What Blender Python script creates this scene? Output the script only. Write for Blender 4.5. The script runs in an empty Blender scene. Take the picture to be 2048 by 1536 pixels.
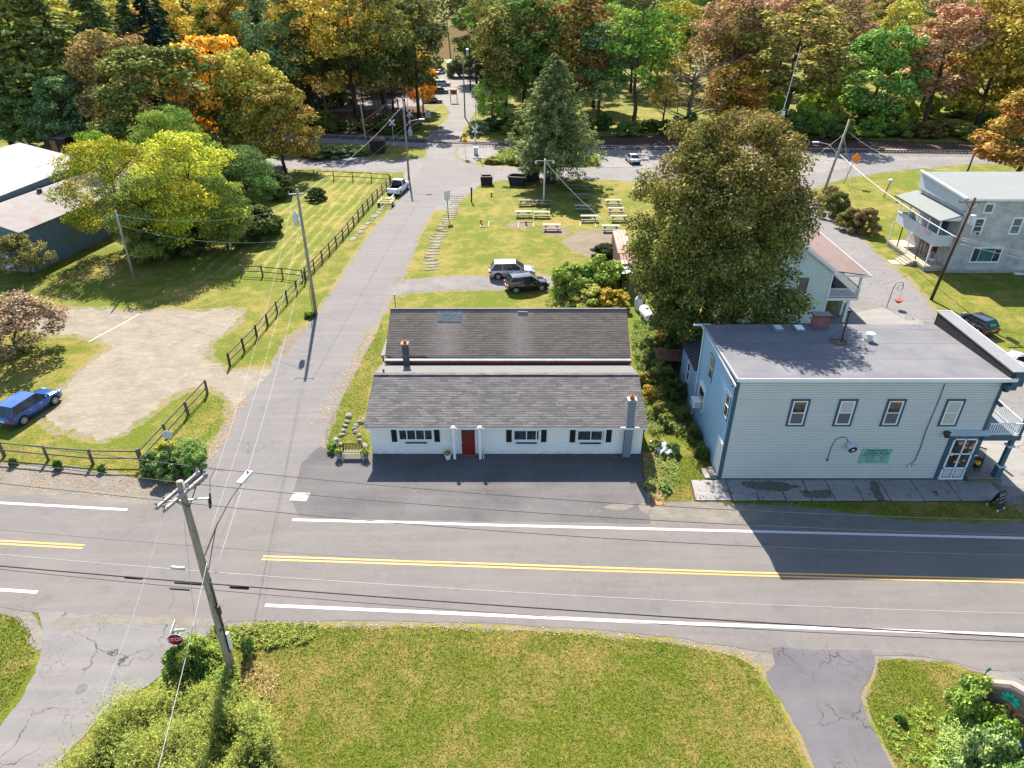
import bpy, math, random
import numpy as np
from mathutils import Vector, Matrix, noise
R = math.radians
S = bpy.context.scene
COL = S.collection
# ------------------------------------------------------------------ camera, sky, sun, exposure
cam = bpy.data.cameras.new('camera')
cam.sensor_width = 36.0
cam.lens = 1365.0 * 36.0 / 2048.0
cam.clip_end = 4000
co = bpy.data.objects.new('camera', cam)
COL.objects.link(co)
co.location = (0, 0, 28.5)
co.rotation_euler = (R(90 - 31), 0, 0)
S.camera = co
SUN_EL, SUN_AZ = 43.0, -9.6         # the sun stands beyond the scene, a little to the left
w = bpy.data.worlds.new('World')
S.world = w
w.use_nodes = True
sky = w.node_tree.nodes.new('ShaderNodeTexSky')
sky.sky_type = 'NISHITA'
sky.sun_disc = False
sky.sun_elevation = R(SUN_EL)
sky.sun_rotation = R(SUN_AZ)
sky.air_density = 1.0
sky.dust_density = 0.6
w.node_tree.links.new(sky.outputs[0], w.node_tree.nodes['Background'].inputs[0])
w.node_tree.nodes['Background'].inputs[1].default_value = 0.10
sl = bpy.data.lights.new('sun', 'SUN')
sl.energy = 4.9
sl.angle = R(0.5)
sl.color = (1.0, 0.93, 0.82)
so = bpy.data.objects.new('sun', sl)
COL.objects.link(so)
sv = Vector((math.sin(R(SUN_AZ)) * math.cos(R(SUN_EL)), math.cos(R(SUN_AZ)) * math.cos(R(SUN_EL)), math.sin(R(SUN_EL))))
so.rotation_euler = sv.to_track_quat('Z', 'Y').to_euler()
S.view_settings.view_transform = 'Standard'
S.view_settings.look = 'None'
S.view_settings.exposure = 1.82
S.view_settings.gamma = 1.0
S.cycles.max_bounces = 6
S.cycles.diffuse_bounces = 3
S.cycles.glossy_bounces = 2
S.cycles.transmission_bounces = 3
S.cycles.transparent_max_bounces = 6

# ------------------------------------------------------------------ mesh helpers
class MB:
    def __init__(s):
        s.v, s.f = [], []
    def add(s, vs, fs):
        n = len(s.v)
        s.v += [tuple(p) for p in vs]
        s.f += [tuple(i + n for i in f) for f in fs]
        return s
    def box(s, x0, x1, y0, y1, z0, z1):
        return s.add([(x0, y0, z0), (x1, y0, z0), (x1, y1, z0), (x0, y1, z0), (x0, y0, z1), (x1, y0, z1), (x1, y1, z1), (x0, y1, z1)],
                     [(3, 2, 1, 0), (4, 5, 6, 7), (0, 1, 5, 4), (1, 2, 6, 5), (2, 3, 7, 6), (3, 0, 4, 7)])
    def cbox(s, c, sz, rz=0.0, rx=0.0, ry=0.0):
        m = Matrix.Rotation(rz, 3, 'Z') @ Matrix.Rotation(ry, 3, 'Y') @ Matrix.Rotation(rx, 3, 'X')
        vs = [Vector(c) + m @ Vector((sx * sz[0] / 2, sy * sz[1] / 2, sz_ * sz[2] / 2)) for sz_ in (-1, 1) for sx, sy in ((-1, -1), (1, -1), (1, 1), (-1, 1))]
        return s.add(vs, [(3, 2, 1, 0), (4, 5, 6, 7), (0, 1, 5, 4), (1, 2, 6, 5), (2, 3, 7, 6), (3, 0, 4, 7)])
    def beam(s, a, b, w_, h_=None):
        a, b = Vector(a), Vector(b)
        h_ = h_ or w_
        d = (b - a).normalized()
        u = d.cross(Vector((0, 0, 1)))
        u = Vector((1, 0, 0)) if u.length < 1e-3 else u.normalized()
        n = u.cross(d)
        vs = [p + u * sx * w_ / 2 + n * sy * h_ / 2 for p in (a, b) for sx, sy in ((-1, -1), (1, -1), (1, 1), (-1, 1))]
        return s.add(vs, [(0, 1, 2, 3), (7, 6, 5, 4), (0, 4, 5, 1), (1, 5, 6, 2), (2, 6, 7, 3), (3, 7, 4, 0)])
    def tube(s, pts, rad, n=8, cap=True):
        pts = [Vector(p) for p in pts]
        if not hasattr(rad, '__len__'):
            rad = [rad] * len(pts)
        vs, fs = [], []
        u = None
        for i, p in enumerate(pts):
            d = (pts[min(i + 1, len(pts) - 1)] - pts[max(i - 1, 0)]).normalized()
            if u is None:
                u = d.cross(Vector((0, 0, 1)))
                if u.length < 1e-3:
                    u = Vector((1, 0, 0))
            u = (u - d * u.dot(d)).normalized()
            v = d.cross(u)
            for k in range(n):
                a = 2 * math.pi * k / n
                vs.append(p + (u * math.cos(a) + v * math.sin(a)) * rad[i])
            if i:
                for k in range(n):
                    k2 = (k + 1) % n
                    fs.append(((i - 1) * n + k, (i - 1) * n + k2, i * n + k2, i * n + k))
        if cap:
            fs.append(tuple(range(n))[::-1])
            fs.append(tuple((len(pts) - 1) * n + k for k in range(n)))
        return s.add(vs, fs)
    def lathe(s, prof, c=(0, 0, 0), n=16):
        vs, fs = [], []
        for r_, z in prof:
            for k in range(n):
                a = 2 * math.pi * k / n
                vs.append((c[0] + r_ * math.cos(a), c[1] + r_ * math.sin(a), c[2] + z))
        for i in range(1, len(prof)):
            for k in range(n):
                k2 = (k + 1) % n
                fs.append(((i - 1) * n + k, (i - 1) * n + k2, i * n + k2, i * n + k))
        fs.append(tuple(range(n))[::-1])
        fs.append(tuple((len(prof) - 1) * n + k for k in range(n)))
        return s.add(vs, fs)
    def prism(s, poly, z0, z1, top_only=False):
        n = len(poly)
        vs = [(p[0], p[1], z0) for p in poly] + [(p[0], p[1], z1) for p in poly]
        fs = [tuple(range(n, 2 * n))]
        if not top_only:
            fs += [tuple(range(n))[::-1]] + [(i, (i + 1) % n, n + (i + 1) % n, n + i) for i in range(n)]
        return s.add(vs, fs)
    def yprism(s, poly, y0, y1):          # poly in (x, z), extruded along y
        n = len(poly)
        vs = [(p[0], y0, p[1]) for p in poly] + [(p[0], y1, p[1]) for p in poly]
        return s.add(vs, [tuple(range(n)), tuple(range(n, 2 * n))[::-1]] + [(i, n + i, n + (i + 1) % n, (i + 1) % n) for i in range(n)])
    def xprism(s, poly, x0, x1):          # poly in (y, z), extruded along x
        n = len(poly)
        vs = [(x0, p[0], p[1]) for p in poly] + [(x1, p[0], p[1]) for p in poly]
        return s.add(vs, [tuple(range(n))[::-1], tuple(range(n, 2 * n))] + [(i, (i + 1) % n, n + (i + 1) % n, n + i) for i in range(n)])
    def slab(s, q, t):                    # a sheet through the points q with thickness t downwards
        n = len(q)
        nn = (Vector(q[1]) - Vector(q[0])).cross(Vector(q[2]) - Vector(q[0])).normalized()
        if nn.z < 0:
            nn = -nn
        vs = [Vector(p) for p in q] + [Vector(p) - nn * t for p in q]
        return s.add(vs, [tuple(range(n)), tuple(range(n, 2 * n))[::-1]] + [(i, n + i, n + (i + 1) % n, (i + 1) % n) for i in range(n)])

def mesh(name, mb, m, smooth=False):
    me = bpy.data.meshes.new(name)
    me.from_pydata([tuple(v) for v in mb.v], [], mb.f)
    me.materials.append(m)
    if smooth:
        me.polygons.foreach_set('use_smooth', [True] * len(me.polygons))
    import bmesh
    bm = bmesh.new()
    bm.from_mesh(me)
    bmesh.ops.recalc_face_normals(bm, faces=bm.faces)
    bm.to_mesh(me)
    bm.free()
    return me

def obj(name, mb, m, parent=None, smooth=False, loc=None, label=None):
    """one mesh object; with a parent the vertices are given in world space when the parent was made with world=True"""
    me = mb if isinstance(mb, bpy.types.Mesh) else mesh(name, mb, m, smooth)
    o = bpy.data.objects.new(name, me)
    COL.objects.link(o)
    if parent is not None:
        p = parent
        while p.parent is not None:
            p = p.parent
        if p.get('_w') and parent.type == 'EMPTY':
            o.location = -Vector(p.location)
        o.parent = parent
    if loc is not None:
        o.location = loc
    if label:
        o['label'] = label
    return o

def tag(o, label, cat, group=None):
    o['label'] = label
    o['category'] = cat
    if group:
        o['group'] = group
    return o

def thing(name, label, cat, loc=(0, 0, 0), rz=0.0, group=None, world=False):
    o = bpy.data.objects.new(name, None)
    o.empty_display_size = 0.3
    COL.objects.link(o)
    o.location = loc
    o.rotation_euler = (0, 0, rz)
    if world:
        o['_w'] = 1
    return tag(o, label, cat, group)

def struct(o, kind='structure'):
    o['kind'] = kind
    return o

def dup(o, loc=None, rz=None, label=None, parent=None):
    c = o.copy()
    COL.objects.link(c)
    if parent is not None:
        c.parent = parent
    if loc is not None:
        c.location = loc
    if rz is not None:
        c.rotation_euler = (0, 0, rz)
    if label:
        c['label'] = label
    for ch in o.children:
        dup(ch, parent=c)
    return c

# ------------------------------------------------------------------ material helpers
class NT:
    def __init__(s, name, rough=0.8, spec=0.3, metal=0.0):
        s.m = bpy.data.materials.new(name)
        s.m.use_nodes = True
        s.t = s.m.node_tree
        s.b = s.t.nodes['Principled BSDF']
        s.b.inputs['Roughness'].default_value = rough
        s.b.inputs['Specular IOR Level'].default_value = spec
        s.b.inputs['Metallic'].default_value = metal
        s.co = s.t.nodes.new('ShaderNodeTexCoord').outputs['Object']
    def n(s, typ, **kw):
        nd = s.t.nodes.new(typ)
        for k, v in kw.items():
            setattr(nd, k, v)
        return nd
    def put(s, inp, v):
        if isinstance(v, bpy.types.NodeSocket):
            s.t.links.new(v, inp)
        elif v is not None:
            if hasattr(inp.default_value, '__len__') and not hasattr(v, '__len__'):
                v = (v, v, v)
            if hasattr(v, '__len__') and len(v) == 3 and len(inp.default_value) == 4:
                v = (*v, 1)
            inp.default_value = v
    def math(s, op, a, b=None, c=None, clamp=False):
        nd = s.n('ShaderNodeMath', operation=op, use_clamp=clamp)
        for i, v in enumerate((a, b, c)):
            if v is not None:
                s.put(nd.inputs[i], v)
        return nd.outputs[0]
    def mapping(s, scale=(1, 1, 1), rot=(0, 0, 0), loc=(0, 0, 0), src=None):
        nd = s.n('ShaderNodeMapping')
        s.put(nd.inputs[0], src or s.co)
        nd.inputs['Location'].default_value = loc
        nd.inputs['Rotation'].default_value = rot
        nd.inputs['Scale'].default_value = scale
        return nd.outputs[0]
    def noise(s, scale, detail=4, rough=0.6, src=None, dist=0.0):
        nd = s.n('ShaderNodeTexNoise')
        s.put(nd.inputs['Vector'], src or s.co)
        nd.inputs['Scale'].default_value = scale
        nd.inputs['Detail'].default_value = detail
        nd.inputs['Roughness'].default_value = rough
        nd.inputs['Distortion'].default_value = dist
        return nd.outputs[0]
    def ramp(s, v, lo, hi, a=0.0, b=1.0):
        nd = s.n('ShaderNodeMapRange')
        s.put(nd.inputs[0], v)
        for i, x in enumerate((lo, hi, a, b)):
            nd.inputs[i + 1].default_value = x
        return nd.outputs[0]
    def mix(s, f, a, b, mode='MIX'):
        nd = s.n('ShaderNodeMix', data_type='RGBA', blend_type=mode)
        s.put(nd.inputs[0], f)
        s.put(nd.inputs[6], a)
        s.put(nd.inputs[7], b)
        return nd.outputs[2]
    def sep(s):
        nd = s.n('ShaderNodeSeparateXYZ')
        s.put(nd.inputs[0], s.co)
        return nd.outputs
    def color(s, c):
        s.put(s.b.inputs['Base Color'], c)
    def bump(s, h, strength=0.3, dist=0.02):
        nd = s.n('ShaderNodeBump')
        nd.inputs['Strength'].default_value = strength
        nd.inputs['Distance'].default_value = dist
        s.put(nd.inputs['Height'], h)
        s.t.links.new(nd.outputs[0], s.b.inputs['Normal'])

def plain(name, c, rough=0.7, var=0.25, scale=6.0, metal=0.0, spec=0.3, dark=None, bump=0.0):
    t = NT(name, rough, spec, metal)
    n1 = t.noise(scale, 5, 0.65)
    n2 = t.noise(scale * 0.17, 3, 0.5)
    f = t.math('ADD', t.math('MULTIPLY', n1, 0.6), t.math('MULTIPLY', n2, 0.4))
    d = dark or tuple(x * (1 - var) for x in c)
    l = tuple(min(1, x * (1 + var * 0.8)) for x in c)
    t.color(t.mix(t.ramp(f, 0.35, 0.65), d, l))
    if bump:
        t.bump(n1, bump, 0.02)
    return t.m

def ribbed(name, c, axis, pitch, c2=None, rough=0.6, width=0.16, metal=0.0, stain=None, bump=0.5, var=0.12, duty=None):
    """boards or ribs: a dark line every pitch metres along an object axis (0 x, 1 y, 2 z)"""
    t = NT(name, rough, 0.12, metal)
    ax = t.sep()[axis]
    fr = t.math('FRACT', t.math('DIVIDE', ax, pitch))
    line = t.math('LESS_THAN', fr, width)
    row = t.math('FLOOR', t.math('DIVIDE', ax, pitch))
    wn = t.n('ShaderNodeTexWhiteNoise', noise_dimensions='1D')
    t.put(wn.inputs['W'], row)
    n1 = t.noise(0.9, 5, 0.6)
    n2 = t.noise(7.0, 4, 0.6)
    base = t.mix(t.ramp(n1, 0.3, 0.7), tuple(x * (1 - var) for x in c), tuple(min(1, x * (1 + var * .5)) for x in c))
    base = t.mix(t.math('MULTIPLY', wn.outputs[0], 0.10), base, tuple(x * .7 for x in c))
    base = t.mix(t.ramp(n2, 0.55, 0.8, 0, 0.25), base, tuple(x * .7 for x in c))
    if stain:
        st = t.noise(0.55, 6, 0.7, t.mapping((1, 1, 0.35)))
        base = t.mix(t.ramp(st, 0.48, 0.68, 0, 0.85), base, stain)
    t.color(t.mix(line, base, c2 or tuple(x * 0.62 for x in c)))
    t.bump(fr, bump, 0.03)
    return t.m

def glass(name, c=(0.02, 0.025, 0.03)):
    t = NT(name, 0.06, 0.6)
    n1 = t.noise(2.3, 3)
    t.color(t.mix(t.ramp(n1, 0.4, 0.65), c, tuple(x * 2.2 + 0.004 for x in c)))
    t.b.inputs['IOR'].default_value = 1.5
    return t.m

def paint(name, c, rough=0.25, metal=0.35):
    t = NT(name, rough, 0.5, metal)
    n1 = t.noise(3.0, 4)
    t.color(t.mix(t.ramp(n1, 0.35, 0.7), c, tuple(min(1, x * 1.15 + 0.01) for x in c)))
    t.b.inputs['Coat Weight'].default_value = 0.8
    t.b.inputs['Coat Roughness'].default_value = 0.06
    return t.m

M = {}
M['white_paint'] = plain('white_paint', (0.6, 0.6, 0.6), 0.55, 0.06, 2)
M['block_wall'] = None
M['trim_white'] = plain('trim_white', (0.55, 0.56, 0.57), 0.5, 0.08, 4)
M['trim_blue'] = plain('trim_blue', (0.030, 0.075, 0.115), 0.5, 0.15, 3)
M['black'] = plain('black_paint', (0.012, 0.012, 0.014), 0.5, 0.3, 5)
M['dark_metal'] = plain('dark_metal', (0.03, 0.03, 0.032), 0.5, 0.3, 5)
M['rubber'] = plain('rubber', (0.012, 0.012, 0.013), 0.85, 0.3, 8)
M['steel'] = plain('steel', (0.42, 0.44, 0.46), 0.4, 0.15, 5, metal=0.6)
M['galv'] = plain('galvanised', (0.45, 0.47, 0.5), 0.55, 0.2, 4, metal=0.2)
M['rim'] = plain('wheel_rim', (0.45, 0.46, 0.48), 0.35, 0.1, 4, metal=0.5)
M['glass'] = glass('window_glass')
M['car_glass'] = glass('car_glass', (0.012, 0.016, 0.018))
M['wood_old'] = plain('weathered_wood', (0.11, 0.085, 0.065), 0.9, 0.45, 5, bump=0.3)
M['wood_dark'] = plain('dark_rail_wood', (0.045, 0.03, 0.022), 0.9, 0.4, 6, bump=0.3)
M['wood_rail'] = plain('grey_rail_wood', (0.10, 0.078, 0.062), 0.9, 0.4, 6, bump=0.3)
M['wood_grey'] = plain('silver_grey_boards', (0.27, 0.24, 0.22), 0.85, 0.3, 9, bump=0.3)
M['wood_pale'] = plain('pale_timber', (0.33, 0.27, 0.2), 0.85, 0.25, 5)
M['pole_wood'] = None
M['pole_brown'] = plain('brown_pole_wood', (0.06, 0.035, 0.022), 0.9, 0.35, 4)
M['concrete'] = plain('concrete', (0.26, 0.25, 0.235), 0.9, 0.2, 2.5, bump=0.2)
M['stone'] = plain('fieldstone', (0.2, 0.18, 0.15), 0.9, 0.35, 4, bump=0.5)
M['bark'] = plain('bark', (0.055, 0.042, 0.032), 0.95, 0.4, 5, bump=0.5)
M['bark_grey'] = plain('grey_bark', (0.13, 0.11, 0.095), 0.95, 0.3, 5, bump=0.5)
M['red'] = plain('red_paint', (0.4, 0.02, 0.02), 0.5, 0.15, 4)
M['signal_red'] = plain('red_lens', (0.35, 0.015, 0.02), 0.25, 0.15, 4)
M['yellow'] = plain('yellow_sign', (0.75, 0.35, 0.01), 0.5, 0.1, 4)
M['orange'] = plain('orange_sheet', (0.75, 0.17, 0.01), 0.5, 0.1, 4)
M['terracotta'] = plain('terracotta', (0.3, 0.08, 0.035), 0.85, 0.2, 6)
M['flag_stone'] = plain('path_stone', (0.14, 0.13, 0.10), 0.95, 0.45, 3, bump=0.3)
M['insulator'] = plain('insulator', (0.2, 0.2, 0.22), 0.3, 0.2, 9)
M['cable_black'] = plain('black_cable', (0.012, 0.012, 0.012), 0.6, 0.2, 3)
M['cable_grey'] = plain('grey_wire', (0.03, 0.028, 0.026), 0.5, 0.2, 3)
M['cable_white'] = plain('bright_wire', (0.3, 0.3, 0.3), 0.5, 0.15, 3)
M['headlight'] = plain('headlight', (0.22, 0.23, 0.24), 0.2, 0.1, 4)

t = NT('painted_block', 0.7)
bk = t.n('ShaderNodeTexBrick')
t.put(bk.inputs[0], t.mapping((1, 1, 1), (R(90), 0, 0)))
bk.inputs['Scale'].default_value = 1.0
bk.inputs['Brick Width'].default_value = 0.4
bk.inputs['Row Height'].default_value = 0.2
bk.inputs['Mortar Size'].default_value = 0.008
t.put(bk.inputs['Color1'], (0.66, 0.64, 0.61)); t.put(bk.inputs['Color2'], (0.62, 0.6, 0.57)); t.put(bk.inputs['Mortar'], (0.5, 0.5, 0.5))
z = t.sep()[2]
dirt = t.math('MULTIPLY', t.ramp(t.noise(3.2, 6, 0.7), 0.42, 0.6), t.ramp(z, 0.02, 0.3, 1, 0))
c0 = t.mix(t.ramp(t.noise(1.1, 4), 0.4, 0.7, 0, 0.12), bk.outputs[0], (0.5, 0.5, 0.5))
t.color(t.mix(t.math('MULTIPLY', dirt, 0.55), c0, (0.2, 0.2, 0.19)))
t.bump(t.noise(14, 3), 0.15, 0.01)
M['block_wall'] = t.m

t = NT('pole_timber', 0.9)
gr = t.noise(3.0, 6, 0.7, t.mapping((6, 6, 0.35)))
kn = t.noise(2.2, 2, 0.5)
c0 = t.mix(t.ramp(gr, 0.35, 0.7), (0.14, 0.115, 0.085), (0.36, 0.31, 0.24))
t.color(t.mix(t.ramp(kn, 0.68, 0.72), c0, (0.03, 0.022, 0.015)))
t.bump(gr, 0.4, 0.02)
M['pole_wood'] = t.m

def shingles(name, cols, row, width, blend=0.5, mortar=(0.02, 0.02, 0.022), yaxis=True, streaks=None):
    t = NT(name, 0.92, 0.15)
    x_, y_, z_ = t.sep()
    if not yaxis:
        y_ = z_
    wav = t.math('MULTIPLY', t.math('SUBTRACT', t.noise(0.6, 3, 0.5), 0.5), row * 0.35)
    yy = t.math('DIVIDE', t.math('ADD', y_, wav), row)
    rw, fr = t.math('FLOOR', yy), t.math('FRACT', yy)
    cb = t.n('ShaderNodeCombineXYZ')
    t.put(cb.inputs[0], t.math('FLOOR', t.math('DIVIDE', t.math('ADD', x_, t.math('MULTIPLY', rw, width * 0.37)), width)))
    t.put(cb.inputs[1], rw)
    wn = t.n('ShaderNodeTexWhiteNoise', noise_dimensions='2D')
    t.put(wn.inputs['Vector'], cb.outputs[0])
    body = t.mix(wn.outputs[0], cols[0], cols[1])
    body = t.mix(t.ramp(fr, 0.05, 0.45, 1.0, 0), body, mortar)
    n1 = t.noise(0.5, 5, 0.7)
    n2 = t.noise(4.0, 4, 0.75, t.mapping((1, 4.5, 1)))
    c = t.mix(t.ramp(n2, 0.45, 0.7, 0, 0.5), body, cols[2])
    c = t.mix(t.ramp(n1, 0.35, 0.7, 0, 0.3), c, tuple(x * 0.65 for x in cols[0]))
    if streaks:
        c = streaks(t, c)
    t.color(c)
    t.bump(fr, 0.4, 0.015)
    return t.m
M['shingle_grey'] = shingles('grey_shingles', ((0.082, 0.076, 0.077), (0.165, 0.152, 0.148), (0.2, 0.182, 0.175)), 0.2, 0.55, mortar=(0.022, 0.02, 0.022))
def brown_streaks(t, c):
    x, y, z = t.sep()
    wob = t.math('MULTIPLY', t.math('SUBTRACT', t.noise(1.2, 5, 0.7, t.mapping((1, .35, 1))), 0.5), 1.0)
    xx = t.math('ADD', x, wob)
    for x0, wd, am in ((-5.0, 0.95, 0.55), (0.6, 0.6, 0.55)):
        band = t.ramp(t.math('ABSOLUTE', t.math('SUBTRACT', xx, x0)), wd * 0.2, wd + 0.7, am, 0)
        c = t.mix(t.math('MULTIPLY', band, t.ramp(t.noise(3.0, 5, 0.8, t.mapping((1, .5, 1))), 0.3, 0.6, 0.35, 1)), c, (0.27, 0.22, 0.195))
    sp = t.noise(22, 2, 0.5)
    c = t.mix(t.ramp(sp, 0.72, 0.76, 0, 0.6), c, (0.3, 0.27, 0.22))
    return c
M['shingle_brown'] = shingles('brown_shingles', ((0.125, 0.10, 0.085), (0.185, 0.152, 0.13), (0.23, 0.19, 0.16)), 0.18, 0.6, mortar=(0.02, 0.015, 0.013), streaks=brown_streaks)
M['shingle_blue'] = shingles('blue_shingle_patch', ((0.09, 0.11, 0.12), (0.16, 0.185, 0.195), (0.21, 0.23, 0.24)), 0.14, 0.35)
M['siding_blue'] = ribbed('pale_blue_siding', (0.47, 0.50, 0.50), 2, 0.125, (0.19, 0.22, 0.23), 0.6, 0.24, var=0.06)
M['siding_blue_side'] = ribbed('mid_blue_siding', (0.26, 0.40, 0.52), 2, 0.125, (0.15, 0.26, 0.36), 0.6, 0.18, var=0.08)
M['siding_green'] = ribbed('pale_green_siding', (0.46, 0.56, 0.53), 2, 0.125, (0.24, 0.31, 0.29), 0.6, 0.18, var=0.06)
M['barn_wall'] = ribbed('blue_grey_metal_siding', (0.12, 0.175, 0.205), 1, 0.3, (0.055, 0.085, 0.10), 0.5, 0.2, var=0.15)
M['metal_roof_grey'] = ribbed('grey_metal_roof', (0.25, 0.23, 0.22), 1, 0.34, (0.12, 0.105, 0.10), 0.9, 0.22, stain=(0.22, 0.16, 0.13))
M['metal_roof_white'] = ribbed('white_metal_roof', (0.30, 0.29, 0.285), 1, 0.6, (0.17, 0.155, 0.15), 0.85, 0.12, stain=(0.2, 0.175, 0.165))
M['stucco'] = plain('grey_stucco', (0.38, 0.37, 0.355), 0.95, 0.22, 1.2, bump=0.3, dark=(0.22, 0.23, 0.23))

# ------------------------------------------------------------------ ground materials
def grass_color(t, dry=0.5, stripes=None):
    a = t.noise(0.13, 5, 0.7, dist=0.4)
    b = t.noise(0.55, 6, 0.72, dist=0.8)
    c = t.noise(5.5, 5, 0.75)
    d = t.noise(26.0, 3, 0.8)
    g = t.mix(t.ramp(c, 0.35, 0.65), (0.056, 0.086, 0.008), (0.128, 0.143, 0.014))
    y = t.mix(t.ramp(d, 0.35, 0.65), (0.18, 0.13, 0.03), (0.28, 0.21, 0.07))
    f = t.math('ADD', t.math('MULTIPLY', a, 0.55), t.math('MULTIPLY', b, 0.45))
    f = t.math('ADD', f, t.math('MULTIPLY', t.math('SUBTRACT', c, 0.5), 0.35))
    col = t.mix(t.ramp(f, 0.51 - 0.08 * dry, 0.62 - 0.08 * dry, 0.02, 0.8), g, y)
    if stripes:
        ang, pitch = stripes
        m = t.mapping((1, 1, 1), (0, 0, ang))
        sx = t.n('ShaderNodeSeparateXYZ')
        t.put(sx.inputs[0], m)
        wv = t.math('SINE', t.math('ADD', t.math('MULTIPLY', sx.outputs[0], 2 * math.pi / pitch), t.math('MULTIPLY', a, 9)))
        col = t.mix(t.math('MULTIPLY', t.ramp(wv, 0.2, 1.0, 0, 0.6), t.ramp(b, 0.35, 0.6, 0.2, 1)), col, (0.30, 0.25, 0.08))
    return t.mix(t.ramp(d, 0.3, 0.5, 0.35, 0), col, (0.04, 0.055, 0.01)), d, c

def grass_mat(name, dry=0.5, stripes=None):
    t = NT(name, 0.95, 0.1)
    col, d, c = grass_color(t, dry, stripes)
    t.color(col)
    t.bump(t.math('ADD', d, t.math('MULTIPLY', c, 1.5)), 0.8, 0.06)
    return t.m

def asphalt(name, c, crack=0.0, patch=0.25, warm=0.0, fine=60):
    t = NT(name, 0.93, 0.2)
    n1 = t.noise(0.25, 5, 0.6)
    n2 = t.noise(2.2, 6, 0.7)
    n3 = t.noise(fine, 2, 0.8)
    n4 = t.noise(0.9, 4, 0.6, t.mapping((0.12, 1.6, 1)))
    col = t.mix(t.ramp(n1, 0.3, 0.7), tuple(x * (1 - patch) for x in c), tuple(x * (1 + patch * 0.5) for x in c))
    col = t.mix(t.ramp(n2, 0.52, 0.78, 0, 0.35), col, tuple(x * 1.5 for x in c))
    n5 = t.noise(0.7, 3, 0.5, t.mapping(loc=(7, 3, 0)))
    col = t.mix(t.ramp(n5, 0.62, 0.72, 0, 0.35), col, tuple(x * 0.6 for x in c))
    col = t.mix(t.ramp(n4, 0.45, 0.7, 0, 0.45), col, (c[0] * 1.35, c[1] * 1.27, c[2] * 1.2))
    col = t.mix(t.ramp(n3, 0.3, 0.7, 0.22, 0), col, tuple(x * 0.35 for x in c))
    col = t.mix(t.ramp(n3, 0.62, 0.8, 0, 0.3), col, tuple(x * 1.9 for x in c))
    if crack:
        for sc, wd, seed in ((0.33, 0.010, 3.0), (1.5, 0.018, 9.0)):
            vo = t.n('ShaderNodeTexVoronoi', feature='DISTANCE_TO_EDGE')
            ds = t.n('ShaderNodeVectorMath', operation='ADD')
            nz = t.n('ShaderNodeTexNoise')
            t.put(nz.inputs['Vector'], t.co)
            nz.inputs['Scale'].default_value = 1.3
            nz.inputs['Detail'].default_value = 5
            t.put(ds.inputs[0], t.mapping((1, 1, 1), (0, 0, 0.3), (seed, 0, 0)))
            t.put(ds.inputs[1], nz.outputs[1])
            t.put(vo.inputs['Vector'], ds.outputs[0])
            vo.inputs['Scale'].default_value = sc
            msk = t.ramp(t.noise(0.35 if sc < 1 else 0.2, 2, 0.5, t.mapping(loc=(seed, 5, 0))), 0.47, 0.6, 0, crack)
            ln = t.math('MULTIPLY', t.ramp(vo.outputs['Distance'], 0.0, wd, 1, 0), msk)
            col = t.mix(ln, col, (0.02, 0.019, 0.018))
    t.color(col)
    t.bump(n3, 0.35, 0.01)
    return t.m

def gravel(name, c, streak=0.0, rot=0.6):
    t = NT(name, 0.97, 0.1)
    n1 = t.noise(0.5, 6, 0.7, dist=0.5)
    n2 = t.noise(35, 3, 0.8)
    vo = t.n('ShaderNodeTexVoronoi')
    t.put(vo.inputs['Vector'], t.co)
    vo.inputs['Scale'].default_value = 14
    col = t.mix(t.ramp(n1, 0.35, 0.7), tuple(x * 0.72 for x in c), tuple(x * 1.12 for x in c))
    col = t.mix(t.ramp(n2, 0.3, 0.6, 0.45, 0), col, tuple(x * 0.4 for x in c))
    sp = t.n('ShaderNodeSeparateColor')
    t.put(sp.inputs[0], vo.outputs['Color'])
    col = t.mix(t.math('MULTIPLY', sp.outputs[0], 0.25), col, tuple(x * 1.45 for x in c))
    if streak:
        n4 = t.noise(1.6, 6, 0.75, t.mapping((0.35, 1.3, 1), (0, 0, rot)), dist=1.6)
        col = t.mix(t.ramp(n4, 0.5, 0.66, 0, streak), col, (c[0] * 1.75, c[1] * 1.62, c[2] * 1.42))
        col = t.mix(t.ramp(n4, 0.32, 0.48, streak * .5, 0), col, tuple(x * 0.7 for x in c))
    t.color(col)
    t.bump(n2, 0.6, 0.02)
    return t.m

def rag(poly, amp=0.12, step=0.5, seed=0):
    out = []
    n = len(poly)
    for i in range(n):
        a, b = Vector(poly[i]), Vector(poly[(i + 1) % n])
        L = (b - a).length
        k = max(1, min(160, int(L / step)))
        nn = Vector((-(b - a).y, (b - a).x)) / max(L, 1e-6)
        for j in range(k):
            p = a.lerp(b, j / k)
            d = 0
            if j:
                d = noise.noise(Vector((p.x * 0.7 + seed, p.y * 0.7, seed))) * amp * 1.3 + noise.noise(Vector((p.x * 3 + seed, p.y * 3, 5))) * amp
            out.append((p.x + nn.x * d, p.y + nn.y * d))
    return out

def smooth_poly(poly, it=1):
    for _ in range(it):
        o = []
        for i in range(len(poly)):
            a, b = poly[i], poly[(i + 1) % len(poly)]
            o += [(a[0] * .75 + b[0] * .25, a[1] * .75 + b[1] * .25), (a[0] * .25 + b[0] * .75, a[1] * .25 + b[1] * .75)]
        poly = o
    return poly

WZ = [0.005]
def patch(name, poly, z, m, amp=0.1, step=0.4, sm=0, seed=0, worn=0):
    if worn:
        WZ[0] += 0.0002
        patch('worn_verge', outset(smooth_poly(poly, sm) if sm else poly, worn), WZ[0], G_WORN, worn * 0.55, 0.35, 0, seed + 50)
    if sm:
        poly = smooth_poly(poly, sm)
    if amp:
        poly = rag(poly, amp, step, seed)
    mb = MB()
    mb.prism(poly, 0, z, top_only=True)
    return struct(obj(name, mb, m))

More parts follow.
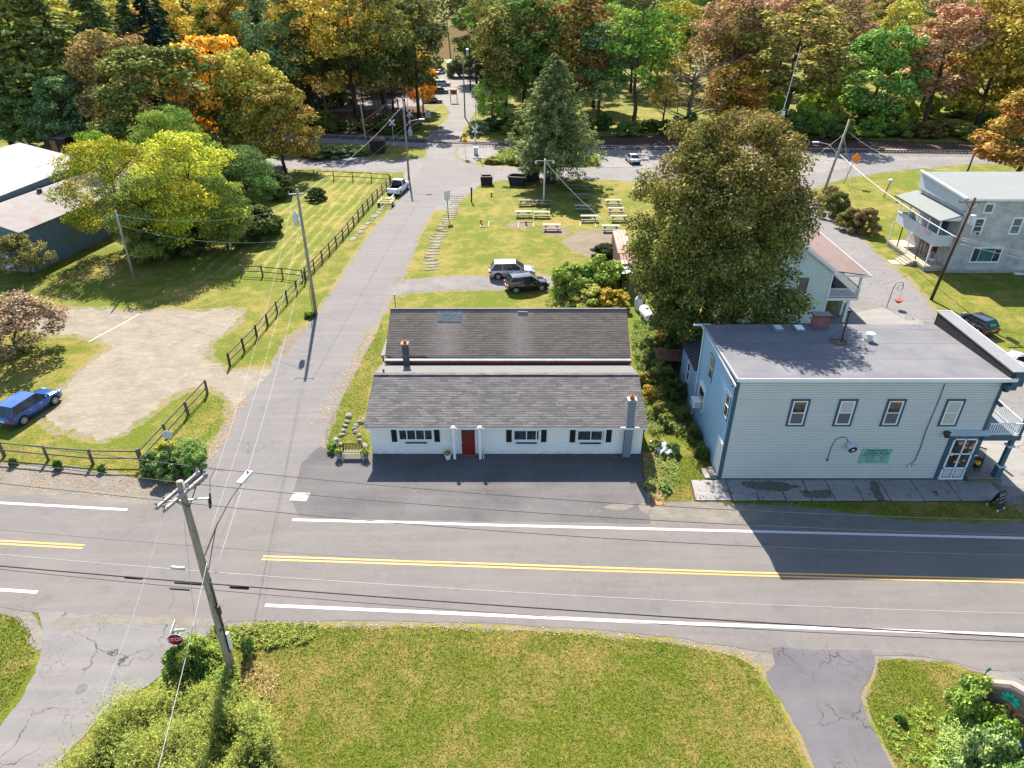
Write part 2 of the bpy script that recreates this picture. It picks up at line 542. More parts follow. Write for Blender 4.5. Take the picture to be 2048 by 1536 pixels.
G_GRASS = grass_mat('grass_ground', 0.5)
G_LAWN = grass_mat('dry_lawn', 0.62)
G_STRIPE = grass_mat('mown_lawn', 0.35, (R(3), 1.5))
G_ROAD = asphalt('road_asphalt', (0.125, 0.114, 0.108), 0.25, 0.12)
G_STREET = asphalt('street_asphalt', (0.128, 0.12, 0.118), 0.35, 0.1)
G_OLD = asphalt('old_asphalt', (0.142, 0.134, 0.13), 1.0, 0.15)
G_DRIVE = asphalt('forecourt_asphalt', (0.092, 0.086, 0.088), 0.25, 0.3)
G_DRIVE2 = asphalt('driveway_asphalt', (0.095, 0.09, 0.096), 0.9, 0.22)
G_GRAVEL = gravel('gravel', (0.19, 0.165, 0.13), 0.4, -0.75)
G_SHOULDER = gravel('shoulder_gravel', (0.15, 0.135, 0.115), 0.3, 0.05)
G_DARKGRAVEL = gravel('dark_shoulder', (0.135, 0.125, 0.112), 0.25, 0.03)
G_BALLAST = gravel('ballast_stone', (0.19, 0.175, 0.165))
G_LITTER = gravel('leaf_litter', (0.075, 0.045, 0.028))
G_DIRT = gravel('bare_soil', (0.16, 0.125, 0.09))

# base sheet reaching the horizon, with a hill rising beyond the river
def terrain():
    xs = [-2600, -1800, -1200, -800, -600] + list(range(-480, 481, 40)) + [600, 800, 1200, 1800, 2600]
    ys = [-300, -100, 0, 60, 120, 180, 240, 300, 360, 420, 470, 500, 540, 600, 680, 780, 900, 1100, 1400, 1900, 2600]
    mb = MB()
    for y in ys:
        for x in xs:
            h = 0
            if y > 500:
                h = min(90, (y - 500) * 0.22) * (0.75 + 0.5 * noise.noise(Vector((x * 0.002, y * 0.002, 3))))
            mb.v.append((x, y, max(0, h)))
    nx = len(xs)
    for j in range(len(ys) - 1):
        for i in range(nx - 1):
            mb.f.append((j * nx + i, j * nx + i + 1, (j + 1) * nx + i + 1, (j + 1) * nx + i))
    return mb
struct(obj('ground', terrain(), G_GRASS))

patch('forest_floor', [(-260, 152), (-60, 150), (-22, 147), (-19, 160), (-24, 200), (-40, 262), (-260, 262)], 0.004, G_LITTER, 1.2, 2)
patch('forest_floor', [(-6, 150), (30, 140), (70, 134), (260, 128), (260, 250), (10, 250), (-2, 190)], 0.004, G_GRASS, 1.2, 2)
patch('leaf_litter', [(18.05, 146.21), (28.48, 147.22), (58.36, 144.22), (73.67, 142.27), (91.04, 139.44), (113.61, 136.71), (107.96, 129.07), (44.69, 132.37), (17, 136.71)], 0.006, G_LITTER, 0.6, 1)
t = NT('river_water', 1.0, 0.0)
t.color(t.mix(t.noise(0.02, 4), (0.08, 0.06, 0.03), (0.11, 0.08, 0.042)))
t.bump(t.noise(0.8, 4), 0.1, 0.05)
patch('river', [(-700, 300), (700, 290), (700, 470), (-700, 480)], 0.02, t.m, 3, 10)

def worn_mat():
    t = NT('worn_verge', 0.97, 0.1)
    col, d, c = grass_color(t, 0.8)
    n1 = t.noise(1.6, 7, 0.8)
    dirt = t.mix(t.ramp(d, 0.35, 0.65), (0.12, 0.092, 0.058), (0.2, 0.17, 0.125))
    t.color(t.mix(t.ramp(n1, 0.47, 0.56), dirt, col))
    t.bump(d, 0.6, 0.04)
    return t.m
G_WORN = worn_mat()
def outset(poly, d):
    n = len(poly)
    area = sum(poly[i][0] * poly[(i + 1) % n][1] - poly[(i + 1) % n][0] * poly[i][1] for i in range(n))
    sg = 1 if area > 0 else -1
    out = []
    for i in range(n):
        a, b, c = Vector(poly[i - 1]), Vector(poly[i]), Vector(poly[(i + 1) % n])
        e1, e2 = (b - a), (c - b)
        if e1.length < 1e-6 or e2.length < 1e-6:
            out.append(tuple(b)); continue
        n1 = Vector((e1.y, -e1.x)).normalized() * sg
        n2 = Vector((e2.y, -e2.x)).normalized() * sg
        m = n1 + n2
        m = m.normalized() if m.length > 1e-3 else n1
        out.append((b.x + m.x * d, b.y + m.y * d))
    return out

# lawns with their own colouring
patch('lawn', [(-36.81, 118.58), (-27.47, 117.89), (-19.44, 115.19), (-19.91, 107.7), (-22.58, 93.84), (-23.55, 80.53), (-23.05, 71.54), (-23.88, 70.51), (-30.29, 71.54), (-33.89, 69.37), (-37.28, 72.29), (-35.96, 86.25), (-34.12, 99.97)], 0.004, G_STRIPE, 0.3, 0.8)
patch('lawn', [(-9.49, 72.29), (-11.83, 73.05), (-10.87, 82.37), (-10.11, 98.69), (-7.08, 109.49), (6.1, 110.71), (22.16, 110.71), (17.57, 84.27), (13.01, 78.76), (9.39, 78.76), (4.79, 71.54), (-1.88, 71.1)], 0.004, G_LAWN, 0.3, 0.8)
patch('lawn', [(44.08, 95.01), (49.89, 103.99), (60.55, 113.88), (70.52, 117.2), (93.12, 120.7), (81.25, 84.27), (46.33, 51.44), (42.51, 55.19), (42.98, 62.84), (43.57, 72.29), (43.48, 82.37)], 0.004, grass_mat('green_lawn', 0.4), 0.3, 0.8)
for k, pp in enumerate(([(10.23, 87.27), (15.17, 85.25), (13.61, 78.76), (9.65, 75.41), (6.98, 78.76), (6, 82.37)], [(3.71, 88.31), (7.65, 87.89), (8.02, 84.27), (4.16, 83.31)], [(-0.94, 89.37), (2.43, 90.45), (2.69, 87.27), (-0.26, 86.25)], [(-20.79, 54.22), (-20.08, 58.28), (-18.82, 56.7), (-19.06, 52.8), (-19.64, 51)])):
    patch('bare_soil', pp, 0.008, G_DIRT, 0.5, 0.3, 2, k)

# gravel
patch('track_gravel', [(15.67, 133.22), (15.15, 119.98), (23.64, 119.28), (35.22, 114.53), (47.38, 113.88), (55.9, 118.58), (63.83, 122.88), (74.19, 125.91), (84.08, 127.47), (98.24, 128.27), (101.59, 133.22), (84.34, 131.12), (54.38, 133.22)], 0.008, G_BALLAST, 0.5, 0.6)
patch('gravel_shoulder', [(8.25, 33.2), (9.07, 35.19), (9.63, 33.01), (11.41, 33.05), (13.99, 32.82), (16.7, 32.49), (14.41, 31.09), (8.05, 31.09)], 0.010, G_SHOULDER, 0.25, 0.3, 0, 19)
patch('gravel_lot', [(-49.52, 61.41), (-46.2, 61.65), (-40.94, 62), (-36.91, 60.83), (-34.33, 61.65), (-30.64, 61.06), (-27.05, 62.36), (-26.23, 59.37), (-26.81, 55.99), (-27.51, 54.22), (-26.35, 51.44), (-23.73, 49.29), (-20.76, 49.8), (-19.76, 49.55), (-19.9, 47.67), (-20.44, 45.01), (-20.76, 42.56), (-21.81, 45.01), (-23.39, 46.65), (-24.69, 47.43), (-25.89, 46.89), (-27.08, 45.01), (-27.66, 42.89), (-28.56, 39.8), (-30.54, 40.17), (-34.61, 41.89), (-35.04, 43.93), (-35.08, 45.01), (-36.07, 47.12), (-36.04, 49.29), (-35.85, 52.16), (-35.48, 54.22), (-38.98, 55.99), (-40.58, 56.4), (-41.51, 55.99), (-45.01, 57.22), (-50.38, 58.28)], 0.008, G_GRAVEL, 0.5, 0.25, 1, 4, worn=0.7)
patch('gravel_shoulder', [(-140, 47), (-45.6, 39.5)] + [(-36.77, 36.89), (-34.84, 37.06), (-30.57, 36.73), (-25.68, 35.71), (-22.62, 34.78), (-20.85, 34.42), (-19, 31.35), (-22.04, 31.35), (-31.46, 31.8)] + [(-60, 33), (-140, 38)], 0.008, G_SHOULDER, 0.2, 0.4, 0, 7)
patch('gravel_shoulder', [(8.31, 32.63), (8.99, 32.91), (11.79, 32.82), (14.25, 32.63), (16.78, 32.72), (20.87, 32.03), (23.62, 31.35), (26.57, 31.18), (31, 31.09), (41.51, 30.91), (40.06, 29.23), (7.95, 30.48)], 0.008, G_DARKGRAVEL, 0.22, 0.3, 0, 9)
patch('gravel_shoulder', [(-27.08, 24.99), (-25.29, 24.66), (-24.64, 24.01), (-23.4, 22.77), (-23.16, 22.03), (-23.88, 22.32), (-24.52, 23.17), (-25.68, 24.01), (-28.44, 24.66), (-28.9, 25.33)], 0.008, G_SHOULDER, 0.1, 0.2, 0, 9)
patch('gravel_shoulder', [(-15.6, 24.01), (-14.16, 24.33), (-8.39, 24.11), (-0.62, 23.85), (8.25, 23.17), (12.78, 22.32), (12.94, 21.32), (12.18, 20.77), (11.67, 21.52), (11.16, 21.86), (9.31, 22.32), (8.03, 22.71), (3.2, 23.29), (-3.18, 23.66), (-8.31, 23.72), (-11.88, 23.66), (-13.87, 23.47), (-15.03, 23.17)], 0.008, G_SHOULDER, 0.15, 0.25, 0, 2, worn=0.35)
patch('gravel_shoulder', [(17.36, 22.03), (21.46, 21.89), (24.63, 21.18), (28.09, 20.91), (26.93, 19.34), (23.45, 19.34), (22.85, 20.24), (22.27, 20.77), (21.15, 21.32), (18.84, 21.55), (17.32, 21.41)], 0.008, G_SHOULDER, 0.15, 0.25, 0, 2)
patch('gravel_shoulder', [(-12.93, 36.51), (-13.58, 37.06), (-13.97, 41.56), (-13.67, 48.07), (-13.53, 53.27), (-12.85, 63.44), (-12.13, 72.29), (-12.12, 82.37), (-11.62, 82.37), (-11.64, 71.54), (-12.12, 65.33), (-12.26, 62.24), (-12.77, 53.27), (-13.18, 47.67), (-13.34, 41.89), (-13.27, 39.37), (-12.92, 38.19)], 0.008, G_SHOULDER, 0.15, 0.25, 0, 12)
patch('gravel_shoulder', [(-19.55, 39.07), (-21.15, 38.19), (-21.52, 36.51), (-21.45, 33.93), (-22.66, 32.72), (-19, 31.35), (-19, 38.48), (-18.76, 47.27), (-18.18, 58.28), (-20.79, 54.22), (-20.4, 49.29), (-20.44, 45.01)], 0.007, G_SHOULDER, 0.15, 0.25, 0, 12)
patch('gravel_shoulder', [(-6.47, 122.15), (-9.16, 125.91), (-10.21, 130.7), (-9.93, 134.95), (-6.09, 134.51), (16.34, 130.7), (15.81, 125.91), (-2.16, 125.91), (-5.78, 126.69)], 0.016, G_BALLAST, 0.2, 0.4)

# streets
patch('back_street', [(-150, 140), (-110, 134)] + [(-57.23, 124.38), (-48.86, 125.91), (-40.44, 126.3), (-29.42, 127.47), (-21.92, 125.91), (-14.81, 126.69), (-9.74, 125.14), (-6.42, 121.06), (-1.21, 119.98), (15.11, 119.63), (23.64, 119.28), (35.22, 114.53), (47.38, 113.88), (55.9, 118.58), (63.83, 122.88), (74.19, 125.91), (84.08, 127.47), (98.24, 128.27), (123.59, 125.91), (113.2, 113.88), (93.61, 121.42), (80.99, 122.15), (70.75, 119.28), (61.46, 115.85), (54.12, 112.28), (48.29, 107.7), (43.12, 102.08), (35, 99.97), (22.05, 110.1), (12.58, 111.33), (4.54, 111.96), (-1.93, 111.02), (-5.04, 108.29), (-8.73, 95.01), (-15.77, 95.01), (-17.91, 116.19), (-27.33, 117.2), (-32.72, 118.58), (-36.81, 118.58), (-38.84, 116.19), (-53.24, 114.53)] + [(-110, 122), (-150, 124)], 0.010, G_OLD, 0.25, 0.5)
patch('side_street', [(-23.25, 32.63), (-22.14, 33.68), (-21.31, 35.97), (-21.05, 38.19), (-21.01, 39.68), (-21.24, 43.93), (-19.98, 49.71), (-19.34, 56.4), (-18.79, 65.07), (-18.08, 84.27), (-17.14, 93.84), (-16.12, 103.99), (-15.57, 116.19), (-15.63, 125.91), (-15.38, 134.08), (-11.56, 137.61), (-10.43, 131.12), (-9.47, 125.14), (-6.42, 121.06), (-2.06, 119.28), (-2.81, 114.53), (-5.14, 110.71), (-9.11, 104.83), (-11.15, 94.54), (-11.97, 84.27), (-12.24, 72.29), (-12.95, 62.84), (-13.66, 53.27), (-13.67, 48.07), (-13.78, 41.56), (-13.62, 39.07), (-14.06, 37.62), (-14.28, 36.51), (-13.98, 34.17), (-12.91, 31.35), (-22.65, 31.35)], 0.014, G_STREET, 0.1, 0.4, worn=0.5)
patch('right_street', [(42.01, 107.7), (45.36, 108.29), (44.8, 98.69), (44.32, 87.27), (43.15, 76.23), (42.73, 67.3), (41.54, 61.06), (41.93, 54.22), (41.9, 47.27), (42.87, 40.92), (36.47, 32.26), (31.18, 32.72), (30.75, 35.19), (21.04, 53.27), (21.9, 59.37), (28.96, 57.75), (34.46, 64.06), (36.38, 75.41), (38.14, 88.31)], 0.009, G_OLD, 0.2, 0.4, worn=0.6)
patch('road', [(-160, 39.3), (-60, 34.6), (-34.5, 33.6)] + [(-32.67, 33.68), (-25.94, 33.01), (-23.29, 32.72), (-21.87, 33.05), (-13.12, 32.17), (-3.82, 31.94), (8.45, 31.62), (14.08, 31), (20.32, 30.74), (30.61, 30.48), (38.08, 30.4)] + [(60, 29.3), (160, 25.2)] + [(160, 14.5), (60, 18.8)] + [(29.94, 20.24), (24.37, 20.77), (22.35, 20.91), (21.2, 21.41), (20.1, 21.63), (17.48, 21.75), (12.41, 21.92), (9.35, 22.47), (8.17, 22.8), (3.2, 23.35), (-3.18, 23.72), (-8.33, 23.82), (-13.95, 23.72), (-18.66, 23.91), (-24.52, 24.24), (-26.89, 24.69), (-29.7, 24.96)] + [(-60, 26.6), (-160, 31)], 0.018, G_ROAD, 0.06, 0.4)
patch('forecourt', [(-14.13, 35.19), (-14.29, 36.78), (-13.86, 38.19), (-13.44, 38.89), (-11.91, 38.02), (-10.48, 37.79), (-9.8, 38.19), (9.02, 38.31), (8.61, 35.19), (8.45, 31.62), (8.4, 31), (2.31, 31.18), (-6.82, 31.35), (-12.98, 31.62), (-14.03, 33.2)], 0.022, G_DRIVE, 0.06, 0.3)
patch('side_road', [(-24.69, 24.43), (-22.7, 24.24), (-18.72, 24.04), (-14.46, 23.85), (-15.07, 23.29), (-15.56, 22.27), (-16.27, 21.04), (-16.62, 20.58), (-18.35, 18.55), (-18.94, 16.99), (-19.04, 15.52), (-18.67, 13.09), (-21.84, 12.26), (-22.92, 16.55), (-22.59, 18.01), (-22.48, 19.34), (-22.66, 20.77), (-23.24, 22.32), (-23.91, 23.38)], 0.022, G_OLD, 0.1, 0.3)
patch('driveway', [(12.85, 22.15), (17.66, 22.03), (17.62, 21.52), (17.27, 20.96), (16.07, 19.54), (15.86, 18.36), (15.93, 16.34), (15.67, 13.09), (12.64, 13.09), (12.7, 15.72), (12.63, 17.66), (12.38, 18.84), (12.01, 20.37), (12.09, 20.77), (12.65, 21.18)], 0.022, G_DRIVE2, 0.08, 0.3, worn=0.2)
patch('driveway', [(-13.15, 65.33), (-12.68, 67.7), (-11.08, 69.37), (-6.79, 70.08), (-1.32, 70.51), (2.83, 71.1), (4.7, 69.94), (4, 66.63), (-1.26, 66.76), (-6.52, 66.63), (-10.65, 65.97), (-11.56, 65.07)], 0.012, gravel('driveway_gravel', (0.16, 0.145, 0.14)), 0.3, 0.3, worn=0.5)
patch('crossing_road', [(-15.63, 125.91), (-15.86, 133.22), (-16.13, 137.61), (-16.51, 151.4), (-15.02, 164.09), (-14.87, 173.9), (-17.97, 188.76), (-20.57, 192.84), (-21.04, 203.33), (-12.91, 201.51), (-8.52, 212.91), (-2.02, 212.91), (-6.59, 197.09), (-8.59, 181.05), (-9.24, 169.2), (-9.9, 158.1), (-10.87, 146.21), (-10.95, 133.22), (-10.01, 125.14)], 0.020, G_OLD, 0.3, 0.6)
patch('parking_area', [(-46.06, 173.9), (-41.89, 188.76), (-34.81, 192.84), (-21.24, 199.72), (-23.68, 244.77), (-23.29, 270.36), (-15.5, 276.74), (2.77, 258.39), (2.87, 237.22), (-3.56, 219.06), (-8.38, 208.98), (-16.09, 189.56), (-19.78, 184.83), (-39.29, 175.99)], 0.014, gravel('parking_gravel', (0.19, 0.165, 0.16)), 0.8, 1)
patch('pavement', [(23.35, 20.77), (24.37, 20.77), (30.26, 20.64), (28.43, 18.36), (23.13, 18.84), (23.04, 19.72)], 0.020, G_OLD, 0.05, 0.3)
patch('patio', [(22.54, 58.28), (30.55, 59.37), (33.04, 60.72), (36.78, 62.24), (39.2, 59.37), (38.32, 48.07), (37.57, 38.48), (36.81, 32.72), (30.75, 35.19), (21.04, 53.27)], 0.013, asphalt('patio_concrete', (0.19, 0.18, 0.165), 0.8, 0.1), 0.05, 0.4)

patch('sand_patch', [(5.66, 32.63), (7.49, 33.01), (7.75, 32.63), (7.01, 32.26), (5.83, 32.26)], 0.026, G_SHOULDER, 0.15, 0.15, 1, 1)
patch('sand_patch', [(7.87, 32.82), (8.67, 32.91), (8.48, 31.8), (7.96, 31.98)], 0.026, G_SHOULDER, 0.12, 0.15, 1, 2)
patch('sand_patch', [(-23.81, 23.91), (-21.33, 24.11), (-17.91, 23.98), (-14.98, 23.72), (-15.14, 23.47), (-18.51, 23.6), (-21.04, 23.54), (-22.87, 23.17)], 0.0265, G_SHOULDER, 0.35, 0.2, 1, 3)
# painted lines
def line(pts, wd, z=0.026, name='road_marking', m=None):
    P = [Vector(p) for p in pts]
    L, Rr = [], []
    for i, p in enumerate(P):
        d = (P[min(i + 1, len(P) - 1)] - P[max(i - 1, 0)]).normalized()
        n = Vector((-d.y, d.x)) * wd / 2
        L.append(tuple(p + n)); Rr.append(tuple(p - n))
    mb = MB()
    mb.prism(L + Rr[::-1], 0, z, top_only=True)
    return struct(obj(name, mb, m))
def road_paint(name, c):
    t = NT(name, 0.7)
    n1 = t.noise(9, 5, 0.75)
    t.color(t.mix(t.ramp(n1, 0.54, 0.68, 0, 0.75), c, (0.15, 0.14, 0.135)))
    return t.m
WHITE_LINE = road_paint('white_road_paint', (0.42, 0.41, 0.41))
YELLOW_LINE = road_paint('yellow_road_paint', (0.52, 0.30, 0.075))
FADE_LINE = road_paint('faded_road_paint', (0.2, 0.19, 0.185))
line([(-13.36, 31.35), (-6.79, 31.13), (-0.72, 30.87), (14.19, 30.35), (30.15, 29.77), (40.2, 29.4)], 0.2, m=WHITE_LINE)
line([(-50.31, 35.45), (-39.2, 33.88), (-32.18, 32.91), (-23.85, 32.26)], 0.2, m=WHITE_LINE)
line([(-13, 24.79), (-3.22, 24.27), (7.07, 23.69), (17.14, 23.26), (25.73, 22.89), (31.87, 22.65)], 0.2, m=WHITE_LINE)
line([(-36.38, 26.63), (-30.53, 26.13), (-27.63, 25.85), (-25.5, 25.67)], 0.2, m=WHITE_LINE)
for dy in (-0.12, 0.12):
    line([(x, y + dy) for x, y in [(-14.2, 28.2), (-0.67, 27.59), (13.18, 26.96), (28.02, 26.45), (37.37, 26.13)]], 0.115, m=YELLOW_LINE)
    line([(x, y + dy) for x, y in [(-43.19, 31.18), (-36.4, 30.23), (-29.94, 29.44), (-24.86, 29.07)]], 0.115, m=YELLOW_LINE)
line([(-38.21, 54.8), (-36.36, 60.61)], 0.16, 0.03, m=road_paint('lot_stripe', (0.34, 0.32, 0.29)))

# tufts of grass standing in the lawns
def pip(px, py, poly):
    ins = np.zeros(len(px), bool)
    n = len(poly)
    for i in range(n):
        x1, y1 = poly[i]
        x2, y2 = poly[(i + 1) % n]
        if y1 == y2:
            continue
        c = ((y1 > py) != (y2 > py)) & (px < (x2 - x1) * (py - y1) / (y2 - y1) + x1)
        ins ^= c
    return ins
def leaf_mat(name, trans=0.2, hue=0.03, tex=None, val=0.95):
    m = bpy.data.materials.new(name)
    m.use_nodes = True
    nt = m.node_tree
    nt.nodes.clear()
    out = nt.nodes.new('ShaderNodeOutputMaterial')
    oi = nt.nodes.new('ShaderNodeObjectInfo')
    at = nt.nodes.new('ShaderNodeAttribute')
    at.attribute_name = 'tone'
    at2 = nt.nodes.new('ShaderNodeAttribute')
    at2.attribute_name = 'clump'
    hs = nt.nodes.new('ShaderNodeHueSaturation')
    def mr(src, a, b):
        q = nt.nodes.new('ShaderNodeMapRange')
        nt.links.new(src, q.inputs[0])
        q.inputs[3].default_value = a
        q.inputs[4].default_value = b
        return q.outputs[0]
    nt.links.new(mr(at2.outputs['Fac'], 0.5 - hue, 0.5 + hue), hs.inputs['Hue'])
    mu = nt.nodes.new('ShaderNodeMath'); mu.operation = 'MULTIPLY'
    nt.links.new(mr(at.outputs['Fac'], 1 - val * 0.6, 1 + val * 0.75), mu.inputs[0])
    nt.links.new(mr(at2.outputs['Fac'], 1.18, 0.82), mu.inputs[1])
    nt.links.new(mu.outputs[0], hs.inputs['Value'])
    bo = nt.nodes.new('ShaderNodeMix'); bo.data_type = 'RGBA'; bo.blend_type = 'MULTIPLY'; bo.inputs[0].default_value = 1
    nt.links.new(oi.outputs['Color'], bo.inputs[6]); bo.inputs[7].default_value = (1.5, 1.5, 1.35, 1)
    nt.links.new(bo.outputs[2], hs.inputs['Color'])
    df = nt.nodes.new('ShaderNodeBsdfDiffuse')
    tr = nt.nodes.new('ShaderNodeBsdfTranslucent')
    gl = nt.nodes.new('ShaderNodeBsdfGlossy')
    gl.inputs['Roughness'].default_value = 0.45
    mx = nt.nodes.new('ShaderNodeMixShader')
    mx2 = nt.nodes.new('ShaderNodeMixShader')
    mx.inputs[0].default_value = trans
    mx2.inputs[0].default_value = 0.005
    nt.links.new(hs.outputs[0], df.inputs[0])
    nt.links.new(hs.outputs[0], tr.inputs[0])
    nt.links.new(df.outputs[0], mx.inputs[1])
    nt.links.new(tr.outputs[0], mx.inputs[2])
    nt.links.new(mx.outputs[0], mx2.inputs[1])
    nt.links.new(gl.outputs[0], mx2.inputs[2])
    nt.links.new(mx2.outputs[0], out.inputs[0])
    return m
LEAF = leaf_mat('leaves')
MAPLE_LEAF = leaf_mat('maple_leaves', 0.2, 0.05)
NEEDLE = leaf_mat('needles', 0.15, 0.02)

def cards(name, C, A, B, tone, clump, m):
    """quads (diamonds) centred at C spanned by half-vectors A (long) and B (short)"""
    n = len(C)
    V = np.empty((n, 4, 3), np.float32)
    V[:, 0] = C - A; V[:, 1] = C + B; V[:, 2] = C + A; V[:, 3] = C - B
    me = bpy.data.meshes.new(name)
    me.vertices.add(n * 4)
    me.vertices.foreach_set('co', V.ravel())
    me.loops.add(n * 4)
    me.loops.foreach_set('vertex_index', np.arange(n * 4, dtype=np.int32))
    me.polygons.add(n)
    me.polygons.foreach_set('loop_start', np.arange(n, dtype=np.int32) * 4)
    me.update(calc_edges=True)
    for nm, arr in (('tone', tone), ('clump', clump)):
        a = me.attributes.new(nm, 'FLOAT', 'FACE')
        a.data.foreach_set('value', np.clip(arr, 0, 1).astype(np.float32))
    me.materials.append(m)
    return me

def grass_blade_mat(name, dry):
    t = NT(name, 0.9, 0.1)
    col, d, c = grass_color(t, dry)
    at = t.n('ShaderNodeAttribute')
    at.attribute_name = 'tone'
    col = t.mix(t.ramp(at.outputs['Fac'], 0, 0.5, 0.3, 0), col, (0.05, 0.07, 0.012))
    col = t.mix(t.ramp(at.outputs['Fac'], 0.7, 1, 0, 0.3), col, (0.30, 0.28, 0.09))
    t.color(col)
    return t.m
BLADE = grass_blade_mat('grass_blades', 0.5)
def tufts(name, poly, n, h, wd, label, seed, m=BLADE, color=(0.08, 0.11, 0.02)):
    rg = np.random.default_rng(seed)
    xs = [p[0] for p in poly]; ys = [p[1] for p in poly]
    px = rg.uniform(min(xs), max(xs), n); py = rg.uniform(min(ys), max(ys), n)
    k = pip(px, py, poly)
    px, py = px[k], py[k]
    n = len(px)
    hh = h * rg.uniform(0.4, 1.3, n)
    az = rg.uniform(0, 2 * np.pi, n)
    ln = rg.uniform(0.2, 1.0, n)
    A = np.stack([np.cos(az) * ln * hh, np.sin(az) * ln * hh, hh * 0.6], 1)
    B = np.stack([-np.sin(az), np.cos(az), np.zeros(n)], 1) * (wd * rg.uniform(0.5, 1.3, n))[:, None]
    C = np.stack([px, py, np.zeros(n)], 1) + A * 0.6
    C[:, 2] = hh * 0.42
    o = bpy.data.objects.new(name, cards(name, C, A, B, rg.uniform(0, 1, n), rg.uniform(0, 1, n), m))
    COL.objects.link(o)
    o['label'] = label
    o['category'] = 'grass'
    o.color = (*color, 1)
    return struct(o, 'stuff')
tufts('lawn_grass', [(-14.02, 23.17), (-8.26, 23.47), (-3.16, 23.41), (3.18, 23.04), (7.99, 22.5), (10.87, 21.69), (11.92, 20.77), (11.56, 19.98), (12.06, 18.72), (12.28, 17.43), (11.99, 14.92), (-12.16, 14.92), (-12.9, 20.64)], 90000, 0.045, 0.017, 'patchy green and straw coloured grass of the near lawn below the road', 1)
tufts('lawn_grass', [(17.69, 21.41), (19.99, 21.41), (22.19, 20.64), (22.66, 19.85), (23.05, 16.99), (21.39, 14.54), (15.83, 14.54), (16.1, 16.34), (16.07, 18.36), (16.27, 19.46), (17.32, 20.77)], 22000, 0.045, 0.017, 'short grass between the paved driveway and the leafy bushes at lower right', 2)
tufts('lawn_grass', [(-28.22, 24.33), (-26.66, 24.33), (-25.06, 23.85), (-23.51, 22.32), (-22.98, 20.91), (-22.84, 19.46), (-23.11, 18.12), (-23.65, 16.99)], 9000, 0.06, 0.022, 'green grass bank at the left edge below the road', 3)
tufts('verge_grass', [(8.91, 36.24), (9.7, 36.51), (13.13, 38.48), (13.4, 35.19), (11.76, 34.88), (11.33, 33.01), (8.66, 32.82)], 7000, 0.05, 0.02, 'green verge grass between the white house and the blue store', 4)
tufts('verge_grass', [(11.84, 33.01), (21.28, 33.01), (30.78, 33.1), (33.21, 33.93), (37.52, 33.68), (35.8, 31.35), (26.67, 31.35), (23.8, 31.71), (21, 32.35), (16.81, 32.82), (11.81, 32.91)], 12000, 0.05, 0.02, 'strip of shaded grass between the cracked sidewalk and the road', 5)
tufts('verge_grass', [(-13.6, 41.56), (-13.18, 47.67), (-12.77, 53.27), (-12.44, 59.37), (-11.15, 51.44), (-11.63, 48.07), (-10.91, 41.56), (-9.85, 38.48), (-11.66, 38.48), (-13.27, 39.07)], 9000, 0.05, 0.02, 'narrow strip of grass beside the left end of the white house', 6)
tufts('verge_grass', [(-36.14, 39.07), (-31.58, 37.9), (-25.5, 37.45), (-24.64, 45.75), (-22.01, 45.01), (-21.06, 42.56), (-21.33, 38.19), (-22.03, 34.93), (-25.81, 35.97), (-31.44, 37.06), (-35.09, 37.45)], 10000, 0.05, 0.02, 'grass along the split rail fence at the gravel lot', 7)

# ================================================================== buildings
def text_obj(name, body, m, parent, loc, rot, size, extr=0.004, align='CENTER', label=None, shear=0.0):
    c = bpy.data.curves.new(name, 'FONT')
    c.body = body
    c.size = size
    c.extrude = extr
    c.align_x = align
    c.align_y = 'CENTER'
    c.shear = shear
    tmp = bpy.data.objects.new('tmp_text', c)
    COL.objects.link(tmp)
    dg = bpy.context.evaluated_depsgraph_get()
    me = bpy.data.meshes.new_from_object(tmp.evaluated_get(dg))
    bpy.data.objects.remove(tmp)
    bpy.data.curves.remove(c)
    me.materials.clear()
    me.materials.append(m)
    o = bpy.data.objects.new(name, me)
    COL.objects.link(o)
    o.parent = parent
    o.location = loc
    o.rotation_euler = rot
    if label:
        o['label'] = label
    return o

def wpos(t, p):            # a world point in the local frame of a thing made with world=True
    return Vector(p) - Vector(t.location)

def window_y(par, x0, x1, z0, z1, y, frame, gl, fw=0.07, sash=0, mull=(), d=0.05, casing=None, cw=0.11, shade=None, rail=True):
    """a window in a wall that faces -y at plane y: casing, frame with sash bar, panes"""
    if casing:
        mb = MB()
        mb.box(x0 - cw, x0, y - d, y + .02, z0 - cw, z1 + cw); mb.box(x1, x1 + cw, y - d, y + .02, z0 - cw, z1 + cw)
        mb.box(x0, x1, y - d, y + .02, z1, z1 + cw); mb.box(x0, x1, y - d, y + .02, z0 - cw, z0)
        obj('window_casing', mb, casing, par)
    g = obj('window', MB().box(x0 + fw * .5, x1 - fw * .5, y - d * .35, y + 0.01, z0 + fw * .5, z1 - fw * .5), gl, par)
    mb = MB()
    mb.box(x0, x0 + fw, y - d * .8, y + .01, z0, z1); mb.box(x1 - fw, x1, y - d * .8, y + .01, z0, z1)
    mb.box(x0 + fw, x1 - fw, y - d * .8, y + .01, z1 - fw, z1); mb.box(x0 + fw, x1 - fw, y - d * .8, y + .01, z0, z0 + fw)
    if sash:
        zm = z0 + (z1 - z0) * 0.5
        mb.box(x0 + fw, x1 - fw, y - d * .75, y + .01, zm - fw * .35, zm + fw * .35)
    for f in mull:
        xm = x0 + (x1 - x0) * f
        mb.box(xm - fw * .3, xm + fw * .3, y - d * .77, y + .01, z0 + fw, z1 - fw)
    fo = obj('frame', mb, frame, None)
    fo.parent = g
    if shade:
        a, b, m = shade
        s_ = obj('blind', MB().box(x0 + fw, x1 - fw, y - d * .35 - .004, y - d * .3, z0 + (z1 - z0) * a, z0 + (z1 - z0) * b), m, None)
        s_.parent = g
    return g

